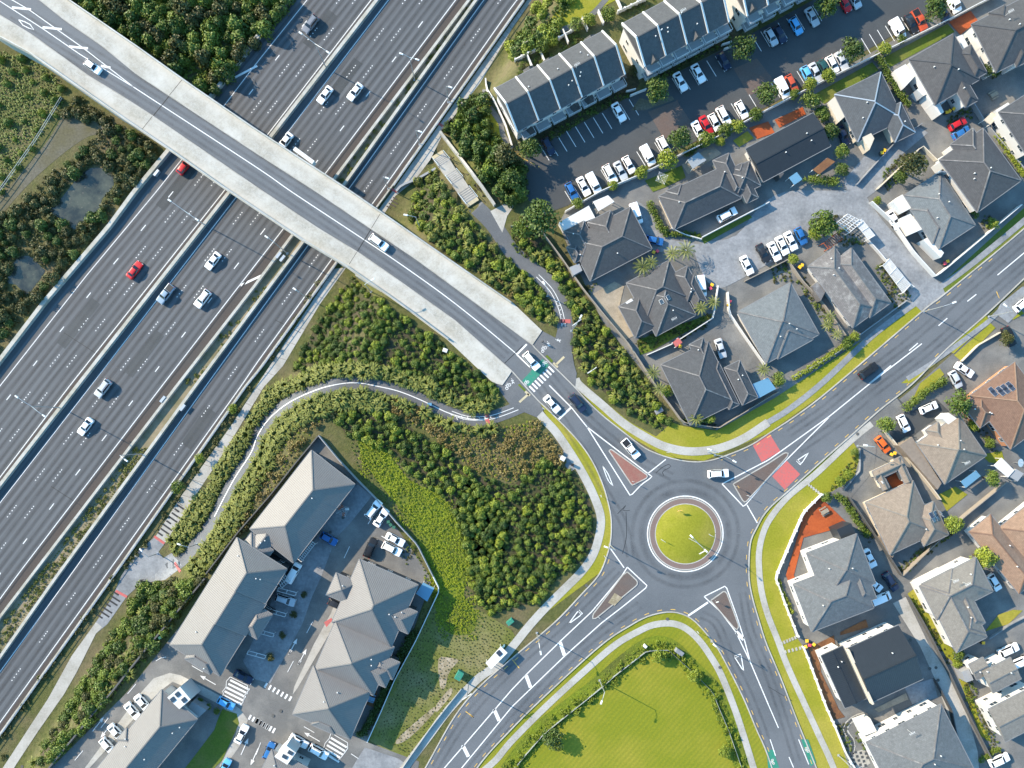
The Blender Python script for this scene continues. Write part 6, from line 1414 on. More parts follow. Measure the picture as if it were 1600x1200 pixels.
for a in ((3,900,560,80,'dark','round dark tree beside the brick crossing of the lower car park'),(3,1445,295,80,'dark','round dark tree between the first and second townhouse parking rows'),(3,1050,860,74,'dark','round dark tree beside the red parked car'),(3,110,940,74,'dark','round dark tree at the lower end of the townhouses'),
          (3,1595,590,74,'dark','round dark tree at the end of the middle parking row'),(4,525,310,74,'dark','round dark tree beside the silver hatchback and empty stalls'),(4,365,40,68,'dark','round dark tree at the upper townhouse row'),(4,1040,50,78,'dark','round dark tree beside the orange ute'),(7,190,160,115,'dark','large dark spreading tree below the car park corner'),
          (8,345,200,82,'mid','leafy green tree on the round garden island'),(4,905,1030,84,'olive','spreading olive green tree above the blue grey roofed house'),(4,825,1110,44,'dark','small dark tree beside the spreading olive tree'),(12,735,250,58,'mid','bushy tree beside the orange car'),(12,1195,120,78,'dark','dark leafy tree between tan and brown houses'),
          (12,1160,875,58,'lime','yellow green tree below the solar panels'),(12,1350,1085,72,'lime','bright lime tree beside the pink tan house'),(12,1395,590,56,'mid','green tree near the satellite dish'),(8,1490,915,46,'olive','grey green bush tree beside the dark parked car'),(2,1560,970,75,'olive','olive tree beside the sunlit townhouse lawn'),(2,1590,1120,70,'dark','dark tree above the boundary corner'),
          (9,1110,645,46,'mid','round green tree on the verge of the ramp'),(9,1245,465,34,'lime','light green round shrub tree on the ramp verge'),(9,1455,155,34,'lime','light green shrub tree near the top of the ramp verge'),(7,60,230,60,'mid','leafy tree left of the large dark tree'),(4,1400,430,55,'dark','dark garden tree below the white balconies'),
          (16,1190,490,38,'mid','small tree beside the narrow side lawn'),(6,1480,890,0,'mid','') )[:-1]: tree(*a)
for a in ((3,970,1000,66,'lime','lime bush at the end of the long parking row'),(3,1410,790,46,'lime','bright lime ball shrub beside the orange terrace'),(3,810,1080,44,'lime','clipped lime bush behind the white van'),(3,1330,815,48,'mid','green bush behind the white cars'),(3,1300,890,32,'lime','small lime shrub by the small lawn'),(3,1215,870,52,'mid','green bush behind the red car'),
          (3,1525,715,44,'mid','clipped green bush at the end of the short row'),(3,630,1160,34,'lime','small lime shrub at the white car row'),(4,265,530,46,'lime','yellow lime shrub behind the pale blue car'),(4,375,475,48,'lime','bright yellow lime shrub behind the white hatchbacks'),(4,160,590,36,'mid','green shrub behind the red hatchback'),(4,728,305,44,'lime','lime shrub at the empty stalls'),(4,830,245,32,'mid','green shrub behind the large white van'),
          (4,265,635,66,'mid','large green bush at the corner of the back lawn'),(4,340,715,54,'mid','upper bush of the hedge beside the black roof'),(4,395,820,54,'dark','middle bush of the hedge beside the black roof'),(4,460,950,50,'mid','lower bush of the hedge beside the black roof'),(4,458,1065,48,'dark','lowest bush of the hedge beside the black roof'),(7,410,70,40,'mid','clipped shrub at the end of the car park fence'),
          (8,290,265,46,'lime','bright lime shrub on the garden island'),(8,155,420,36,'lime','yellow green shrub at the fence corner'),(8,680,55,30,'lime','lime shrub inside the white wall corner'),(8,490,945,46,'mid','green shrub at the street fence'),(8,540,905,34,'lime','lime shrub at the street fence corner'),(8,60,1170,50,'mid','round shrub at the lower street fence'),
          (11,1230,205,46,'lime','lime garden bush at the corner house'),(11,970,45,40,'lime','lime palm-like bush by the dark timber deck'),(12,450,605,38,'lime','lime shrub on the green bank'),(12,500,565,32,'lime','smaller lime shrub on the green bank'),(12,540,425,28,'mid','green shrub at the top of the bank'),(12,365,710,34,'mid','shrub at the corner of the orange deck'),
          (12,1280,260,40,'lime','lime shrub beside the brown house'),(12,1385,370,34,'mid','green shrub beside the orange wall'),(8,1405,200,38,'lime','lime shrub by the dark forecourt wall'),(16,1180,545,34,'lime','lime flax bush by the concrete drive'),(3,185,285,48,'mid','green bush behind the lower townhouses'),(3,250,255,40,'lime','lime bush behind the lower townhouses'),(3,400,150,44,'mid','bush behind the third townhouse'),(3,480,130,46,'lime','lime bush behind the fourth townhouse'),(3,600,90,50,'mid','bush between the townhouse rows'),(3,760,440,36,'olive','small olive bush in front of the middle townhouses'),
          (14,90,505,30,'olive','small round shrub in the apartment apron, lowest'),(14,165,370,24,'olive','small round shrub in the apartment apron, third'),(14,235,240,26,'olive','small round shrub in the apartment apron, second'),(14,300,115,24,'olive','small round shrub in the apartment apron, topmost'),(13,1250,780,22,'mid','first small shrub beside the lower apartment footway'),(13,1303,815,22,'mid','second small shrub beside the lower apartment footway'),(13,1355,845,22,'mid','third small shrub beside the lower apartment footway'),
          (15,920,500,46,'lime','lime bush inside the temporary fence'),(15,1145,625,42,'lime','round lime bush on the right side of the temporary fence'),(15,1325,1100,42,'lime','yellow lime bush at the lower right of the big lawn'),(15,260,1020,70,'dark','dark bush at the lower left of the big lawn')):
    tree(*a, hgt=a[3]/4/PPM*0.9, name='garden_shrub', cat='shrub')
# hedges
def hedge(pts, w, h, kind, label):
    q = resample(pts, 5); items = []; W_ = [G(*p,h*0.6) for p in q]; c = W_[0].copy(); V = []
    for p in W_:
        for _ in range(3):
            a = leaf_arrays(rnd.randrange(10**6), 70, 7, w*0.55, h/w, 0.28)+np.array([rnd.uniform(-.3,.3)+p.x-c.x, rnd.uniform(-.3,.3)+p.y-c.y, h*0.42]); V.append(a)
    o = link('hedge', quads_mesh('hedge', np.concatenate(V), 'leaf_'+kind), None, c); tag(o,label,'hedge')
hedge(tp(7,865,75,890,140,930,220,955,240),1.8,1.6,'mid','clipped green hedge beside the concrete drive'); hedge(tp(4,690,350,740,440,810,560,880,650),1.8,2.0,'mid','tall green hedge between lawn and white porch house'); hedge(tp(4,255,1120,340,1120,430,1140),2.2,1.5,'mid','rounded hedge behind the white kerb wall')
hedge(tp(4,1440,850,1520,970,1600,1090),1.4,1.6,'lime','narrow green hedge along the right boundary'); hedge(tp(12,870,150,950,80,1040,10,1100,-20),1.9,1.6,'mid','dense hedge beside the footpath and white car'); hedge(tp(12,430,690,500,760,560,860,620,940),1.5,1.2,'mid','leafy hedge along the dark timber fence')
hedge(tp(14,985,350,930,450,870,570,800,720,720,900,650,990),1.8,1.4,'dark','dark hedge behind the three-stepped apartment block'); hedge(tp(8,170,1160,330,1060,430,990,520,940),1.3,1.0,'lime','low hedge along the street fence'); hedge(tp(16,60,30,100,130,150,230),1.0,0.8,'lime','low planting inside the white pillared wall')
hedge(tp(3,1090,960,1180,900,1260,870),1.6,1.4,'dark','dark hedge behind the washing line'); hedge(tp(8,1200,20,1260,90,1300,140),1.4,1.3,'mid','green hedge behind the blue grey roof'); hedge(tp(7,960,260,1060,260,1170,275),1.2,0.9,'mid','low planting inside the white garden wall'); hedge(tp(16,1330,1150,1440,1080,1180,1195)[:2],1.2,1.0,'mid','planting at the lower right forecourt')
# palms
fr = []
for i in range(11):
    a = i*6.283/11; d = np.array([math.cos(a),math.sin(a),0]); s = np.array([-d[1],d[0],0]); 
    for k in range(9):
        f0 = 0.12+k*0.1; zf = lambda f: 0.35*math.sin(f*2.4)-0.3*f*f; b = d*f0*1.0+np.array([0,0,zf(f0)])
        for sg in (-1,1): tip = b+s*sg*0.26*(1-f0*0.6)+d*0.14+np.array([0,0,-0.1]); fr.append([b-d*0.03,b+d*0.05,tip+d*0.02,tip])
PF = quads_mesh('fronds', np.array(fr).reshape(-1,3), 'leaf_flax'); PT = MB().tube((0,0,-0.2),(0,0,1.0),0.05,0.035,8).mesh('trunk','bark')
for t,x,y,r,lb in ((7,1085,365,62,'palm at the corner of the shared driveway'),(7,1000,385,50,'palm left of the driveway corner'),(7,815,470,60,'palm beside the dark brown hip roof'),(7,870,440,44,'small palm beside the dark brown hip roof'),(7,1180,725,46,'palm at the white garden wall'),(7,1260,690,44,'palm at the bend of the white garden wall'),(8,385,780,42,'yellowish palm between the hip roofed houses'),(8,370,830,40,'lower palm between the hip roofed houses'),(11,920,30,44,'palm beside the dark timber deck'),(11,1150,215,48,'palm in the corner house garden'),(8,430,890,36,'palm by the street corner fence'),(7,880,1130,50,'palm inside the boundary fence'),(7,1570,1110,44,'palm behind the corner house canopy')):
    R = r/4/PPM; hc = 3.2; w = G(*t2p(t,x,y),hc); e = empty('palm_tree',w); tag(e,lb,'palm'); f = link('fronds',PF,e,(0,0,hc),rnd.uniform(0,6)); f.scale=(R,R,R); k = link('trunk',PT,e); k.scale=(2.4,2.4,hc)
# ================================================================ vehicles
CARS = {
 'sedan': dict(L=4.65, belt=0.93, st=[(2.30,.60,.52,.66),(2.20,.79,.66,.84),(1.55,.89,.72,.90),(0.98,.96,.74,.91),(0.22,1.41,.58,.91),(-0.5,1.45,.59,.91),(-1.08,1.39,.57,.91),(-1.72,1.05,.70,.90),(-2.18,1.0,.68,.84),(-2.32,.80,.60,.74)], ws=3, rw=6),
 'hatch': dict(L=4.2, belt=0.95, st=[(2.08,.62,.52,.66),(1.98,.85,.66,.82),(1.45,.93,.72,.88),(0.98,.99,.74,.88),(0.30,1.46,.58,.88),(-0.6,1.50,.59,.88),(-1.45,1.44,.57,.88),(-1.92,1.08,.68,.86),(-2.05,.95,.66,.82),(-2.10,.70,.6,.74)], ws=3, rw=6),
 'suv': dict(L=4.75, belt=1.08, st=[(2.34,.70,.56,.70),(2.24,1.01,.72,.90),(1.6,1.07,.78,.94),(1.08,1.11,.80,.94),(0.42,1.64,.66,.94),(-0.6,1.69,.67,.94),(-1.85,1.63,.64,.94),(-2.25,1.20,.74,.92),(-2.36,1.0,.72,.88),(-2.40,.70,.64,.8)], ws=3, rw=6),
 'van': dict(L=4.95, belt=1.15, st=[(2.44,.75,.58,.72),(2.36,1.0,.74,.90),(2.0,1.12,.80,.93),(1.70,1.22,.82,.93),(1.0,1.90,.74,.93),(-0.6,1.96,.76,.93),(-2.30,1.92,.75,.93),(-2.44,1.30,.80,.92),(-2.47,1.0,.80,.9),(-2.48,.70,.74,.84)], ws=3, rw=6),
 'ute': dict(L=5.2, belt=1.08, st=[(2.58,.72,.58,.72),(2.48,1.03,.74,.90),(1.85,1.09,.78,.93),(1.30,1.13,.80,.93),(0.65,1.70,.64,.93),(0.0,1.74,.65,.93),(-0.62,1.70,.64,.93),(-0.85,1.12,.80,.93),(-2.5,1.10,.80,.93),(-2.58,.70,.76,.9)], ws=3, rw=6)}
WHL = MB().tube((0,-0.11,0),(0,0.11,0),0.33,0.33,14).tube((0,-0.115,0),(0,0.115,0),0.19,0.19,10).mesh('wheel','black')
CM = {}
def car_parts(kind):
    if kind in CM: return CM[kind]
    c = CARS[kind]; st = c['st']; belt = c['belt']; rings = []
    for x, zt, wt, w in st:
        zb = min(belt, zt-0.07); cabin = zt > belt+0.2
        half = [(0,zt),(wt*0.62,zt-0.012),(wt,zt-(0.07 if cabin else 0.03)),(w*0.985,zb),(w,min(0.62,zb-0.03)),(w*0.95,0.27)]
        ring = [(x,-y,z) for y,z in half[::-1]] + [(x,y,z) for y,z in half[1:]]
        rings.append([Vector(p) for p in ring])
    n = len(rings[0]); vs = [p for r in rings for p in r]; fs = []
    for i in range(len(rings)-1):
        for k in range(n-1): a = i*n+k; fs.append((a,a+1,a+1+n,a+n))
        fs.append((i*n+n-1,i*n,(i+1)*n,(i+1)*n+n-1))
    fs.append(tuple(range(n-1,-1,-1))); fs.append(tuple((len(rings)-1)*n+k for k in range(n)))
    body = mesh('body', vs, fs, 'carpaint', None, False)
    body.polygons.foreach_set('use_smooth',[False]*len(body.polygons))
    def pane(r0, r1, nm):
        """glass following the body between two cross-sections, lifted off it"""
        cols = [3,4,5,6,7]; q = []
        for t_ in (0.07,0.93):
            row = [r0[k].lerp(r1[k],t_) for k in cols]; mid = row[2]
            for p in row: q.append(Vector((p.x, p.y*0.93, p.z)) + Vector((0.012 if r0[5].x > 0 else -0.012, 0, 0.018)))
        return mesh(nm, q, [(k,k+1,k+6,k+5) for k in range(4)], 'carglass')
    ws, rw = c['ws'], c['rw']
    wsm = pane(rings[ws], rings[ws+1], 'windscreen'); rwm = pane(rings[rw+1], rings[rw], 'rear_window')
    side = []
    for sgn, t_, b_ in ((-1,3,2),(1,n-4,n-3)):
        q = []; f = []
        seq = list(range(ws+1, rw+1)); lo0 = rings[ws+1][b_].lerp(rings[ws][b_],0.55); lo1 = rings[rw][b_].lerp(rings[rw+1][b_],0.35)
        for j, i in enumerate(seq):
            T_, B_ = rings[i][t_], rings[i][b_]
            if j == 0: B_ = lo0
            if j == len(seq)-1: B_ = lo1
            q += [T_.lerp(B_,0.10)+Vector((0,sgn*0.014,0.006)), B_.lerp(T_,0.10)+Vector((0,sgn*0.014,0.006))]
        if kind == 'van': q = q[:4]; q[2:] = [q[0].lerp(q[2],0.55), q[1].lerp(q[3],0.45)]
        for j in range(len(q)//2-1): f.append((2*j,2*j+1,2*j+3,2*j+2))
        side.append(mesh('side_window', q, f, 'carglass'))
    x0 = st[1][0]; w0 = st[1][3]; z0 = min(0.66,st[1][1]-0.08)
    hl = MB().box(0,0,0,0.16,0.32,0.14).mesh('headlight','lens'); tl = MB().box(0,0,0,0.10,0.28,0.16).mesh('taillight','redlens')
    mr = MB().box(0,0,0,0.14,0.2,0.13).mesh('mirror','blackgloss')
    xr = st[-2][0]; zr = min(st[-2][1]-0.16,0.95)
    parts = [('windscreen',wsm,None),('rear_window',rwm,None),('side_window',side[0],None),('side_window',side[1],None)]
    for s in (-1,1):
        parts += [('headlight',hl,(x0+0.02,s*(w0-0.24),z0)),('taillight',tl,(xr-0.03,s*(st[-2][3]-0.2),zr)),('mirror',mr,(st[ws][0]-0.25,s*(0.98 if kind!='sedan' else .95),belt+0.06)),
                  ('wheel',WHL,(c['L']*0.29,s*(st[4][3]-0.10),0.33)),('wheel',WHL,(-c['L']*0.29,s*(st[4][3]-0.10),0.33))]
    if kind == 'ute':
        parts.append(('tray',MB().box(-1.68,0,1.11,1.5,1.45,0.05).mesh('tray','black'),None))
    if kind == 'suv':
        parts.append(('roof_rail',MB().box(-0.7,-0.6,1.70,1.9,0.05,0.06).mesh('roof_rail','blackgloss'),None)); parts.append(('roof_rail',MB().box(-0.7,0.6,1.70,1.9,0.05,0.06).mesh('roof_rail','blackgloss'),None))
    CM[kind] = (body, parts); return CM[kind]
PAINT = dict(white=(.80,.80,.79),silver=(.42,.44,.46),grey=(.16,.17,.19),dark=(.018,.02,.024),black=(.012,.013,.015),navy=(.012,.022,.05),blue=(.02,.11,.30),lightblue=(.10,.36,.62),red=(.42,.012,.016),orange=(.62,.11,.015),teal=(.015,.06,.06),rust=(.42,.07,.03),steelblue=(.22,.29,.36))
def car(t, x, y, ang, kind, colour, label, sc=1.0, z=None, group=None):
    px = t2p(t,x,y) if t else (x,y); cat = {'van':'van','ute':'pickup'}.get(kind,'car')
    w = P(px[0],px[1],z+0.8) if z is not None else G(px[0],px[1],0.8)
    if z is not None: w.z = z
    else: w.z += 0.11
    nm = {'sedan':'sedan_car','hatch':'hatchback_car','suv':'suv_car','van':'van','ute':'pickup_truck'}[kind]
    e = empty(nm, w, -math.radians(ang)); tag(e,label,cat,group); e.scale = (sc,)*3
    b, parts = car_parts(kind); col = PAINT[colour]
    o = link('body', b, e); o.color = c4(col)
    for nm_, me, loc in parts: link(nm_, me, e, loc)
    return e
MZc = MZ+0.04; D = 127.8
for a in ((2,338,150,D,'suv','grey','dark grey SUV at the top of the left carriageway'),(2,430,592,D,'sedan','white','white sedan left of another white sedan above the bridge'),(2,618,572,D,'sedan','white','white sedan in the middle lane above the bridge'),(2,182,882,D,'sedan','white','white sedan half hidden at the upper edge of the bridge'),
          (1,1150,1040,D-180,'hatch','red','red hatchback coming out from under the bridge'),(5,840,487,D-180,'sedan','red','red sedan alone on the left carriageway below the bridge'),(5,1330,430,D,'sedan','white','white sedan below the bridge beside the dashed line'),(5,1035,637,D,'ute','steelblue','blue grey pickup beside the median barrier'),(5,1265,668,D,'suv','white','white SUV right of the blue grey pickup'),
          (9,642,28,D,'suv','silver','silver SUV in the right carriageway, lower left'),(9,532,266,D,'sedan','white','lowest white sedan on the motorway')):
    car(*a, z=MZc)
car(1,578,415,36,'hatch','white','white hatchback on the upper left part of the bridge',z=0.11); car(6,768,315,37,'suv','white','white SUV driving down the middle of the bridge',z=0.11)
for a in ((7,122,1057,50,'suv','white','white SUV with a dark roof stopped at the green crossing'),(11,250,125,48,'sedan','white','white sedan leaving the crossing towards the roundabout'),(11,410,120,51,'suv','navy','navy blue SUV behind the crossing'),(11,742,405,50,'ute','white','white pickup entering the roundabout'),(11,1290,560,-4,'suv','white','white SUV inside the roundabout'),(8,628,1117,-36,'suv','black','black car driving along the north-east street'),
          (3,228,915,62,'hatch','navy','dark blue hatchback in the lowest stall of the townhouse row'),(3,668,700,60,'sedan','white','white sedan alone in the lower townhouse row'),(3,1053,510,61,'sedan','white','white sedan, lower of the pair above the brick crossing'),(3,1165,458,61,'sedan','white','white sedan, upper of the pair above the brick crossing'),(3,1325,382,60,'hatch','navy','dark blue hatchback beside the second round tree'),
          (3,373,1195,62,'hatch','blue','blue hatchback at the lower end of the long parked row'),(3,447,1165,62,'sedan','white','white sedan beside the blue hatchback in the long row'),(3,510,1145,62,'van','white','white van in the long parked row'),(3,612,1090,62,'suv','white','white SUV in the middle of the long parked row'),(3,678,1068,62,'sedan','silver','silver sedan in the middle of the long parked row'),(3,730,1030,62,'hatch','white','white hatchback right of the silver sedan'),(3,848,972,62,'van','white','white van above the lime bush'),(3,950,915,62,'suv','white','white SUV at the upper end of the long parked row'),
          (3,1165,815,62,'sedan','white','white sedan left of the red car'),(3,1213,783,62,'sedan','red','red sedan in the short parked row'),(3,1266,765,62,'hatch','white','white hatchback right of the red car'),(3,1323,727,62,'suv','white','white SUV, second right of the red car'),(3,1436,687,62,'hatch','white','white hatchback alone at the end of the short row'),
          (4,20,232,60,'hatch','silver','silver hatchback left of the dark blue car at the upper townhouses'),(4,75,216,60,'hatch','navy','dark blue hatchback beside the silver one at the upper townhouses'),(4,175,163,60,'hatch','lightblue','light blue hatchback at the upper townhouses'),(4,276,105,60,'sedan','silver','silver sedan beside the tree at the upper townhouses'),(4,480,22,60,'hatch','red','red hatchback at the top edge'),(4,542,0,60,'hatch','silver','silver hatchback at the top edge'),
          (4,88,550,62,'van','white','white van beside the rust red hatchback'),(4,147,522,62,'hatch','rust','rust red hatchback beside the white van'),(4,245,467,62,'hatch','lightblue','pale blue hatchback in the upper parked row'),(4,297,452,62,'sedan','silver','silver sedan right of the pale blue hatchback'),(4,350,425,62,'hatch','teal','dark teal hatchback in the upper parked row'),(4,402,403,62,'hatch','white','white hatchback right of the dark teal one'),(4,459,382,62,'sedan','silver','silver sedan beside the round tree'),
          (4,808,182,60,'van','white','large white van with ladder rails in the top right row'),(4,897,147,62,'sedan','dark','dark sedan right of the large white van'),(4,945,125,62,'ute','rust','orange red pickup beside the round tree'),(4,1155,18,60,'van','white','white van at the top edge right of the tree'),(4,1095,85,60,'hatch','navy','dark hatchback half under the tree'),
          (4,470,848,65,'sedan','navy','dark blue sedan beside the slate roofed house'),(4,1185,775,-28,'hatch','red','red hatchback beside the blue one in the forecourt'),(4,1207,830,-28,'hatch','blue','bright blue hatchback below the red one'),
          (7,775,135,72,'van','white','white van beside the dark brown roof'),(7,890,303,12,'hatch','blue','blue hatchback on the concrete drive'),(7,1345,142,-28,'suv','white','white SUV on the dark drive behind the white fence'),(7,1182,588,82,'van','white','white van beside the skylight house'),(7,1468,458,64,'sedan','white','white sedan on the round planted bay'),(7,1570,382,62,'sedan','dark','dark sedan left of four parked cars'),(7,1303,978,72,'sedan','silver','silver sedan above the charcoal corner house'),
          (8,40,372,64,'sedan','white','first white sedan of the three in the cul-de-sac'),(8,90,335,64,'sedan','white','second white sedan of the three in the cul-de-sac'),(8,143,307,64,'sedan','white','third white sedan of the three in the cul-de-sac'),(8,205,275,64,'hatch','blue','blue hatchback beside the garden island'),(8,785,172,58,'sedan','white','white sedan inside the white wall of the corner house'),
          (8,1228,1112,33,'sedan','white','white sedan behind the low cream wall'),(8,1172,1172,62,'hatch','silver','silver hatchback beside the hedge'),(8,1505,905,65,'suv','black','black SUV beside the grey green bush'),(8,1590,700,-40,'hatch','white','white hatchback at the right edge'),
          (12,1005,148,-24,'hatch','white','white hatchback below the dense hedge'),(12,848,247,64,'hatch','white','white hatchback with a dark roof beside the cream wall'),(12,718,378,52,'hatch','orange','bright orange hatchback on the stained drive'),(12,636,1090,62,'sedan','white','white sedan beside the grey roofed house'),
          (16,765,35,56,'suv','navy','blue SUV on the side drive'),(16,665,52,40,'hatch','white','white hatchback under the grey eave'),(16,702,140,-22,'van','white','white van beside the grey roofed house'),(16,1415,40,58,'hatch','white','white hatchback beside the grey tan roof'),(16,1503,462,-24,'suv','white','white SUV with a sunroof in the dark forecourt'),(16,1575,540,-24,'suv','white','white SUV at the right edge of the dark forecourt'),(16,1445,1150,-24,'suv','white','white SUV at the lower right corner'),
          (10,735,782,-52,'suv','white','white SUV at the top of the apartment yard'),(10,782,835,-56,'sedan','white','white sedan beside the white SUV in the apartment yard'),(10,870,972,27,'sedan','white','upper white sedan beside the apartment fence'),(10,850,1030,27,'suv','white','lower white SUV beside the apartment fence'),(10,715,1022,-66,'suv','black','black SUV beside the stepped block'),(10,455,968,30,'hatch','blue','blue hatchback in the apartment parking bay'),
          (14,575,50,22,'hatch','grey','grey hatchback tucked under the stepped block'),(14,533,112,24,'sedan','silver','silver sedan beside the stepped block'),(14,505,178,24,'hatch','dark','dark hatchback beside the stepped block'),(14,185,150,18,'suv','silver','silver car in the bay between slatted screens'),(10,235,1180,-60,'van','white','white van below the slatted pergola'),
          (13,1520,632,28,'sedan','navy','dark blue sedan above the zebra hump'),(13,1413,795,28,'hatch','lightblue','bright blue hatchback below the zebra hump'),(13,1510,988,-62,'sedan','white','white sedan on the footway curve of the apartments'),(13,1405,1195,-62,'hatch','lightblue','light blue car at the bottom edge'),(13,892,795,50,'sedan','white','uppermost white sedan beside the lower block'),(13,830,845,50,'sedan','white','second white sedan beside the lower block'),(13,727,978,48,'sedan','white','third white sedan beside the lower block'),(13,672,1060,48,'hatch','white','lowest white hatchback beside the lower block'),
          (14,268,1032,30,'sedan','white','white sedan left of the white SUV near the lower zebra hump'),(14,393,1098,30,'suv','white','white SUV near the lower zebra hump'),(14,82,1092,-66,'hatch','blue','deep blue hatchback at the lower apartments')):
    car(*a)
# ================================================================ lamps, signs and small things
def headmesh(): return MB().box(0.3,0,0,0.95,0.36,0.16,0,0.8).mesh('lamp_head','lamp')
HM = headmesh()
def lamp(px, py, heads, h, label, z=None, reach=2.6, nm='street_lamp'):
    w = G(px,py) if z is None else P(px,py,z); w = w.copy(); e = empty(nm, w); tag(e,label,'street lamp')
    MB().tube((0,0,0),(0,0,h),0.13,0.075,10).obj('pole','steel',e); MB().box(0,0,0.06,0.5,0.5,0.12).obj('base_plate','steel',e)
    for a in heads:
        a = -math.radians(a); d = Vector((math.cos(a),math.sin(a),0)); MB().tube((0,0,h-0.1),d*reach*0.6+Vector((0,0,h+0.35)),0.06,0.05,8).tube(d*reach*0.6+Vector((0,0,h+0.35)),d*reach+Vector((0,0,h+0.4)),0.05,0.045,8).obj('arm','steel',e)
        link('lamp_head',HM,e,d*reach+Vector((0,0,h+0.4)),a)
    return e
for x, y, hd, lb in ((510,107,(215,35),'double-armed lamp on the median barrier above the bridge'),(319,351,(215,35),'double-armed lamp on the median barrier below the bridge'),(96,637,(215,35),'double-armed lamp on the median barrier at far left')): lamp(x,y,hd,11.8,lb,MZ,3.4)
for x, y, hd, lb in ((648,125,(20,200),'double-headed lamp in the planter strip above the bridge'),(449,396,(215,),'single-armed lamp in the planter strip below the bridge'),(223,709,(35,),'single-armed lamp in the planter strip at lower left')): lamp(x,y,hd,11,lb,MZ,1.6)
for x, y, hd, lb in ((701,160,(20,),'lamp beside the upper ramp railing'),(656,226,(20,),'second lamp beside the upper ramp railing'),(607,295,(20,),'lamp beside the ramp close to the bridge'),(481,466,(215,),'lamp beside the lower ramp railing')): lamp(x,y,hd,8.5,lb,MZ,0.7)
for x, y, hd, h, lb in ((656,356,(190,),9,'curved lamp beside the upper bridge footway'),(580,456,(330,),9,'lamp beside the lower bridge footway'),(893,517,(300,),9,'tall lamp at the north side of the crossing'),(1107,706,(200,),8,'lamp on the footpath at the roundabout corner'),(953,851,(200,),8,'lamp on the verge left of the roundabout'),(839,989,(80,),8,'lamp on the verge of the south-west street'),(1443,487,(340,),8,'lamp beside the shared driveway entrance'),(1117,711,(30,),8,'lamp leaning over the roundabout entry'),(1340,697,(190,),8,'lamp on the footpath opposite the red patches'),(1112,1002,(220,),8,'lamp beside the big lawn corner'),(1075,840,(45,225),9,'double lamp in the middle of the roundabout'),(855,462,(240,),5,'low lamp beside the shared path'),(1545,495,(215,),8,'lamp near the upper right crossing'),(937,1063,(110,),8,'lamp inside the lawn verge'),(1310,1180,(240,),8,'lamp on the lower right verge'),(308,850,(200,),5,'low lamp on the winding path'),(246,865,(230,),5,'low lamp at the path junction')):
    lamp(x,y,hd,h,lb,None,1.9)
def sign(px, py, ang, w, h, z, mat, label, name='road_sign', c=None):
    g = G(px,py); g.z += 0.1; e = empty(name,g,-math.radians(ang)); tag(e,label,'sign'); MB().tube((0,0,0),(0,0,z),0.045,0.045,8).obj('pole','steel',e); MB().box(0,0.06,z-h/2,w,0.05,h).obj('panel',mat,e)
for x, y, a, w, h, m_, lb in ((1059,797,-10,1.2,0.6,'yellowpaint','yellow sign on the roundabout lawn, top'),(1094,861,-30,1.6,0.6,'trim','white chevron sign on the roundabout lawn, lower right'),(1107,835,30,1.2,0.5,'trim','white chevron sign on the roundabout lawn, right'),(1033,843,35,1.2,0.5,'trim','white chevron sign on the roundabout lawn, left'),(1149,760,60,0.6,0.6,'yellowpaint','yellow sign on the north-east island'),(1165,774,30,0.6,0.6,'trim','white sign on the north-east island'),(987,752,20,0.5,0.6,'trim','white sign on the red brick island'),(1117,938,-20,0.6,0.6,'trim','white sign on the south-east island'),(934,962,50,0.5,0.6,'trim','white sign on the south-west island'),(1087,985,60,0.6,0.6,'trim','white sign on the big lawn corner'),(848,639,40,0.7,0.7,'trim','white sign beside the crossing, south side'),(890,632,40,0.4,0.5,'trim','small white sign on the north verge'),(1041,707,0,0.5,0.5,'trim','small white sign on the roundabout verge'),(937,774,80,0.5,0.5,'trim','small white sign on the west verge'),(943,868,60,0.5,0.5,'trim','small white sign on the lower west verge'),(32,48,40,1.1,1.1,'yellowpaint','bright yellow sign on the bridge at top left')):
    sign(x,y,a,w,h,2.2,m_,lb)
# school-crossing style pole with white cross-arm beside the path
def poles(px,py,label):
    g = G(px,py); e = empty('utility_pole',g); tag(e,label,'pole'); MB().tube((0,0,0),(0,0,9),0.16,0.11,10).obj('pole','oldconcrete',e); MB().box(0,0,8.6,2.4,0.14,0.16,0.6).obj('cross_arm','trim',e)
poles(732,1068,'pole with a white cross-arm beside the field footpath'); poles(895,512,'pole with a pale cross-arm beside the shared path'); poles(918,583,'white pole with a cross-arm in the bushes north of the crossing')
def cab(px,py,sx,sy,sz,ang,mat,label,name='utility_box',cat='box'):
    g = G(px,py); e = empty(name,g,-math.radians(ang)); tag(e,label,cat); MB().box(0,0,sz/2,sx,sy,sz).obj('body',mat,e); MB().box(0,0,sz+0.04,sx+0.1,sy+0.1,0.08,0,0.9).obj('lid',mat,e)
cab(718,1053,2.0,1.4,1.5,-60,'greenpaint','dark green utility box in the dry field'); cab(797,970,1.6,0.9,1.3,-40,'greenpaint','green utility box at the thicket edge'); cab(1060,1017,2.0,0.9,1.2,35,'oldconcrete','grey utility box at the lawn corner'); cab(911,471,1.4,1.0,1.2,60,'lawn_dark','pale green utility box beside the fence'); cab(1029,642,1.8,1.0,0.6,-30,'oldconcrete','flat grey utility lid in the bushes'); cab(879,716,1.0,1.0,1.2,30,'wallwhite','white cabinet on the concrete pad beside the footpath'); cab(696,548,1.0,0.8,1.0,20,'wallwhite','white box beside the lower bridge footway'); cab(672,632,0.9,0.6,1.0,0,'blueglass','small blue bin beside the winding path'); cab(1007,1008,0.6,0.6,1.2,40,'trim','white post box at the temporary fence'); cab(894,726,0.5,0.5,1.0,0,'black','dark litter bin beside the footpath')
sheet('concrete_pad', tp(11,275,450,325,415,410,520,365,548), 2.3, 'oldconcrete', label='concrete pad beside the roundabout footpath')
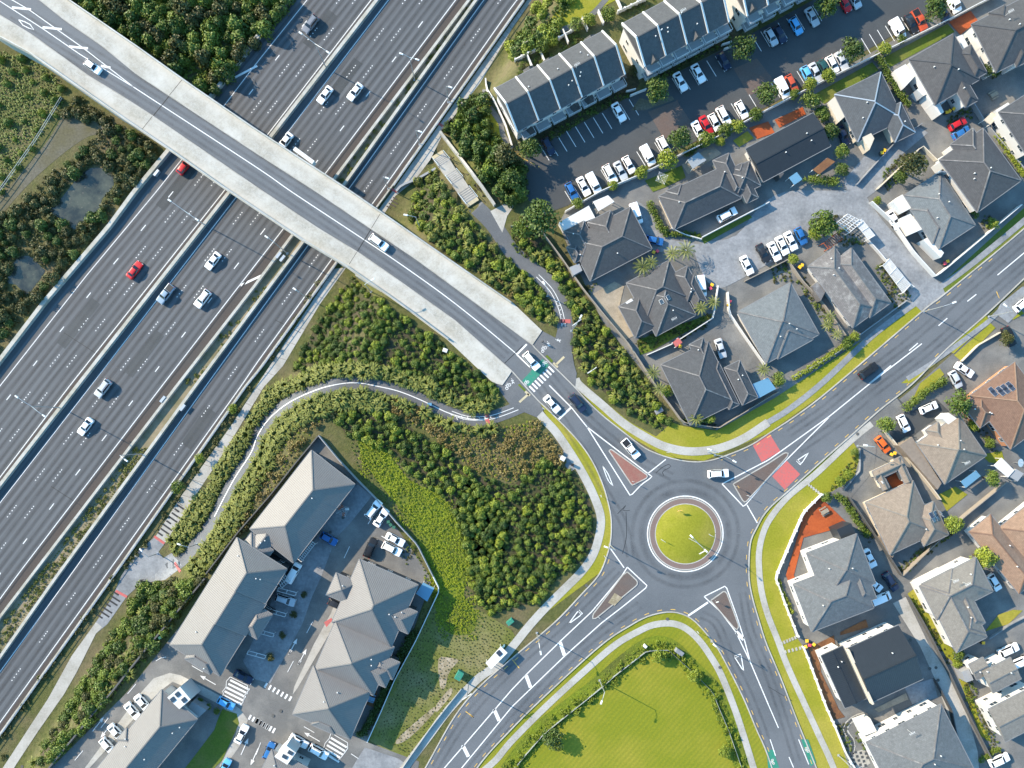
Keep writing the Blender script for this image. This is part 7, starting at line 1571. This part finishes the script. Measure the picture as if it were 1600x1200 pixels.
def bin_(t,x,y,lid,label):
    g = G(*t2p(t,x,y),1.0); g.z += 0.1; e = empty('wheelie_bin',g,rnd.uniform(0,3)); tag(e,label,'bin'); MB().box(0,0,0.5,0.55,0.6,0.95,0,1.15).obj('body','walldark',e); o = MB().box(0,0,1.03,0.68,0.74,0.1,0,0.9).obj('lid','tint',e); o.color = c4(lid)
Y_, R_, G_ = (.75,.42,.02), (.62,.06,.09), (.02,.10,.06)
for t,x,y,l,lb in ((7,885,376,Y_,'yellow-lidded bin beside the dark brown house'),(7,908,369,R_,'red-lidded bin beside the dark brown house'),(7,1250,580,Y_,'yellow-lidded bin at the drive wall'),(7,1240,602,R_,'red-lidded bin at the drive wall'),(7,1360,684,R_,'red-lidded bin behind the curved white wall'),(7,1355,706,Y_,'yellow-lidded bin behind the curved white wall'),(7,1052,965,Y_,'yellow-lidded bin near the red awning'),(4,1118,702,Y_,'first yellow-lidded bin under the brown house eave'),(4,1135,694,Y_,'second yellow-lidded bin under the brown house eave'),(4,1160,680,Y_,'third yellow-lidded bin under the brown house eave'),(4,712,955,Y_,'yellow-lidded bin beside the slate house'),(4,728,940,Y_,'upper yellow-lidded bin beside the slate house'),(8,198,470,Y_,'lower yellow-lidded bin beside the fence corner'),(8,213,457,Y_,'upper yellow-lidded bin beside the fence corner'),(8,1122,433,Y_,'yellow-lidded bin inside the white wall'),(8,1106,446,R_,'red-lidded bin inside the white wall'),(12,772,440,Y_,'left yellow-lidded bin below the orange car'),(12,792,432,Y_,'right yellow-lidded bin below the orange car'),(16,243,405,Y_,'uppermost yellow-lidded bin on the brown deck'),(16,287,428,Y_,'right yellow-lidded bin on the brown deck'),(16,235,442,Y_,'lower yellow-lidded bin on the brown deck'),(16,260,432,R_,'red-lidded bin on the brown deck'),(16,1345,418,Y_,'yellow-lidded bin beside the stone edge'),(10,828,862,G_,'first green bin beside the apartment fence'),(10,842,880,G_,'second green bin beside the apartment fence'),(10,862,895,G_,'third green bin beside the apartment fence'),(13,1000,385,G_,'green bin against the retaining wall')): bin_(t,x,y,l,lb)
# rotary washing line, parasol-like red canopy, satellite dish, outdoor table, awning
def washing(t,x,y,label):
    g = G(*t2p(t,x,y)); e = empty('washing_line',g); tag(e,label,'washing line'); MB().tube((0,0,0),(0,0,2.0),0.04,0.04,8).obj('pole','steel',e); mb = MB()
    for k in range(4): a = k*math.pi/2+0.4; mb.beam((0,0,1.5),(1.6*math.cos(a),1.6*math.sin(a),2.0),0.05,0.05)
    for r in (0.7,1.1,1.5):
        for k in range(4):
            a, b = k*math.pi/2+0.4, (k+1)*math.pi/2+0.4; mb.beam((r*math.cos(a),r*math.sin(a),1.95),(r*math.cos(b),r*math.sin(b),1.95),0.03,0.03)
    mb.obj('arms','trim',e); return e
e = washing(3,925,1130,'rotary washing line with white laundry on the shaded lawn'); MB().box(0.2,0.7,1.5,0.9,0.05,0.8,0.3).obj('laundry','trim',e); MB().box(-0.7,0.2,1.5,0.05,0.8,0.7,0.2).obj('laundry','trim',e)
e = washing(10,553,785,'rotary clothes line with orange and white cloths beside the apartments')
for k, (x,y) in enumerate(((0.9,0.3),(-0.8,0.5),(0.1,-0.9),(-0.3,0.9))): MB().box(x,y,1.55,0.8,0.5,0.7,k*0.8).obj('laundry','deckorange' if k else 'trim',e)
g = G(*t2p(12,1535,490)); e = empty('satellite_dish',g); tag(e,'white satellite dish beside the sheds','dish'); MB().tube((0,0,0),(0,0,2),0.06,0.06).obj('mast','steel',e); MB().tube((0,0,2.0),(0.1,0,2.25),0.25,0.95,16).obj('reflector','trim',e); MB().beam((0,0,2.2),(0.5,0,3.0),0.05,0.05).obj('feed_arm','steel',e)
def table(t,x,y,ang,label,m_='decktimber',lay=0.15):
    g = G(*t2p(t,x,y)); g.z += lay; e = empty('outdoor_table',g,-math.radians(ang)); tag(e,label,'table'); MB().box(0,0,0.74,1.8,0.9,0.06).obj('table_top',m_,e)
    for sx in (-.8,.8):
        for sy in (-.35,.35): MB().box(sx,sy,0.36,0.08,0.08,0.71).obj('leg',m_,e)
    for sy in (-.8,.8): MB().box(0,sy,0.42,1.7,0.3,0.05).box(-.7,sy,0.2,.06,.25,.4).box(.7,sy,0.2,.06,.25,.4).obj('bench',m_,e)
table(12,345,795,-30,'timber table with benches on the orange deck'); table(14,722,758,20,'blue table on the red brown patio','blueglass'); table(4,1400,600,-30,'outdoor table on the wooden terrace behind the brown roof')
canopy(14,(425,290,470,262,480,275,440,320),2.3,'redpaint','red awning beside the stepped apartment block','awning',0.1,False,'awning'); canopy(7,(1005,940,1040,910,1065,940,1025,970),2.3,'redpaint','red and white awning behind the charcoal roof','awning',0.1,True,'awning')
# checkered garden path
chk = sheet('garden_path', tp(16,510,1110,600,1080,640,1170,560,1215), 3.0, 'concrete', label='pale checkered garden path'); 
cp = resample(smooth(tp(16,600,865,540,885,490,930,485,975,520,1020,530,1060,520,1110),5),3.2)
ribbon('garden_path', smooth(tp(16,600,865,540,885,490,930,485,975,520,1020,530,1060,520,1110),5), 1.2, 3.0, 'concrete', label='pale S-shaped garden path with dark tiles')
tl = MB().box(0,0,0,0.55,0.55,0.06).mesh('tile','walldark')
for i, p in enumerate(cp): w = G(*p); link('tile', tl, chk, (w.x,w.y,w.z+3.0*LAYER+0.02), 0.4*i)
for i in range(7):
    for j in range(4):
        if (i+j) % 2: p = t2p(16,530+i*16-j*6,1098+j*24+i*2); w = G(*p); link('tile', tl, chk, (w.x,w.y,w.z+3.0*LAYER+0.02), 0.2)
for q in (tp(16,85,420,170,385),tp(16,85,480,200,450),tp(12,255,630,330,690)):       # stepping stones across the verge
    for i in range(6):
        f = i/5; p = (q[0][0]*(1-f)+q[1][0]*f, q[0][1]*(1-f)+q[1][1]*f); w = G(*p); o = link('stepping_stone', MB().box(0,0,0,0.7,0.45,0.1).mesh('stepping_stone','concrete'), None, (w.x,w.y,w.z+0.06), 1.9); tag(o,'pale stepping stone crossing the east verge','paving stone','stepping stones across the verge')
# manholes on the streets
mh = MB().tube((0,0,-0.05),(0,0,0.012),0.35,0.35,16).mesh('manhole_cover','fencedark')
for t,x,y in ((15,970,268),(15,1298,570),(15,465,60),(16,888,400),(16,1048,572),(16,1062,650),(16,1010,578),(14,155,843),(14,107,873),(10,545,835),(10,465,925),(12,558,312),(13,140,1190)):
    w = G(*t2p(t,x,y)); link('manhole_cover', mh, road, (w.x,w.y,w.z+0.14))
# ---- people
def person2(px, py, ang, label, top):
    """walking figure: one continuous body surface swept from rings, hair as its child"""
    w = G(px,py,0.9); w.z += 0.1; e = empty('person', w, -math.radians(ang)); tag(e,label,'person')
    bm = bmesh.new()
    me0 = bpy.data.meshes.new('body')
    verts, edges, rad = [], [], []
    def add(p, r, par=None):
        verts.append(p); rad.append(r); i = len(verts)-1
        if par is not None: edges.append((par,i))
        return i
    a = None; spine = []
    for p, r in (((0,0,0.95),(.15,.12)),((0,0,1.2),(.16,.12)),((0,0,1.42),(.15,.10)),((0.02,0,1.54),(.06,.06)),((0.04,0,1.68),(.10,.11))): a = add(p,r,a); spine.append(a)
    for s in (-1,1):
        h = add((0,s*0.1,0.88),(.10,.10),0); k = add((0.14*s+0.05,s*0.11,0.5),(.07,.07),h); f = add((0.22*s-0.05,s*0.11,0.09),(.05,.05),k); add((0.22*s+0.10,s*0.12,0.05),(.05,.04),f)
        sh = add((0,s*0.21,1.40),(.07,.07),2); el = add((-0.10*s,s*0.26,1.13),(.05,.05),sh); wr = add((-0.10*s+0.12,s*0.25,0.90),(.035,.035),el); add((-0.10*s+0.18,s*0.25,0.82),(.04,.03),wr)
    bm.free(); me0.from_pydata(verts, edges, []); o = link('body', me0, e); me0.materials.append(M['tint']); o.color = c4(top)
    o.modifiers.new('skin','SKIN')
    if not me0.skin_vertices:
        with bpy.context.temp_override(object=o, active_object=o):
            bpy.ops.object.skin_root_mark() if False else None
    b2 = bmesh.new(); b2.from_mesh(me0); lay = b2.verts.layers.skin.verify()
    for v, r in zip(b2.verts, rad): v[lay].radius = r
    b2.verts.ensure_lookup_table(); b2.verts[0][lay].use_root = True
    b2.to_mesh(me0); b2.free()
    o.modifiers.new('subdivision','SUBSURF').levels = 1; o.modifiers[-1].render_levels = 1
    MB().tube((0.03,0,1.68),(0.0,0,1.81),0.125,0.075,10).obj('hair','black',e)
    MB().box(0,0,0,0.06,0.12,0.13).obj('face','wallcream',e,(0.135,0,1.665))
person2(848,534,215,'person in dark clothes walking on the path north of the crossing',(0.02,0.022,0.03))
person2(222,907,-20,'person in dark clothes walking on the grey path junction',(0.02,0.022,0.03))
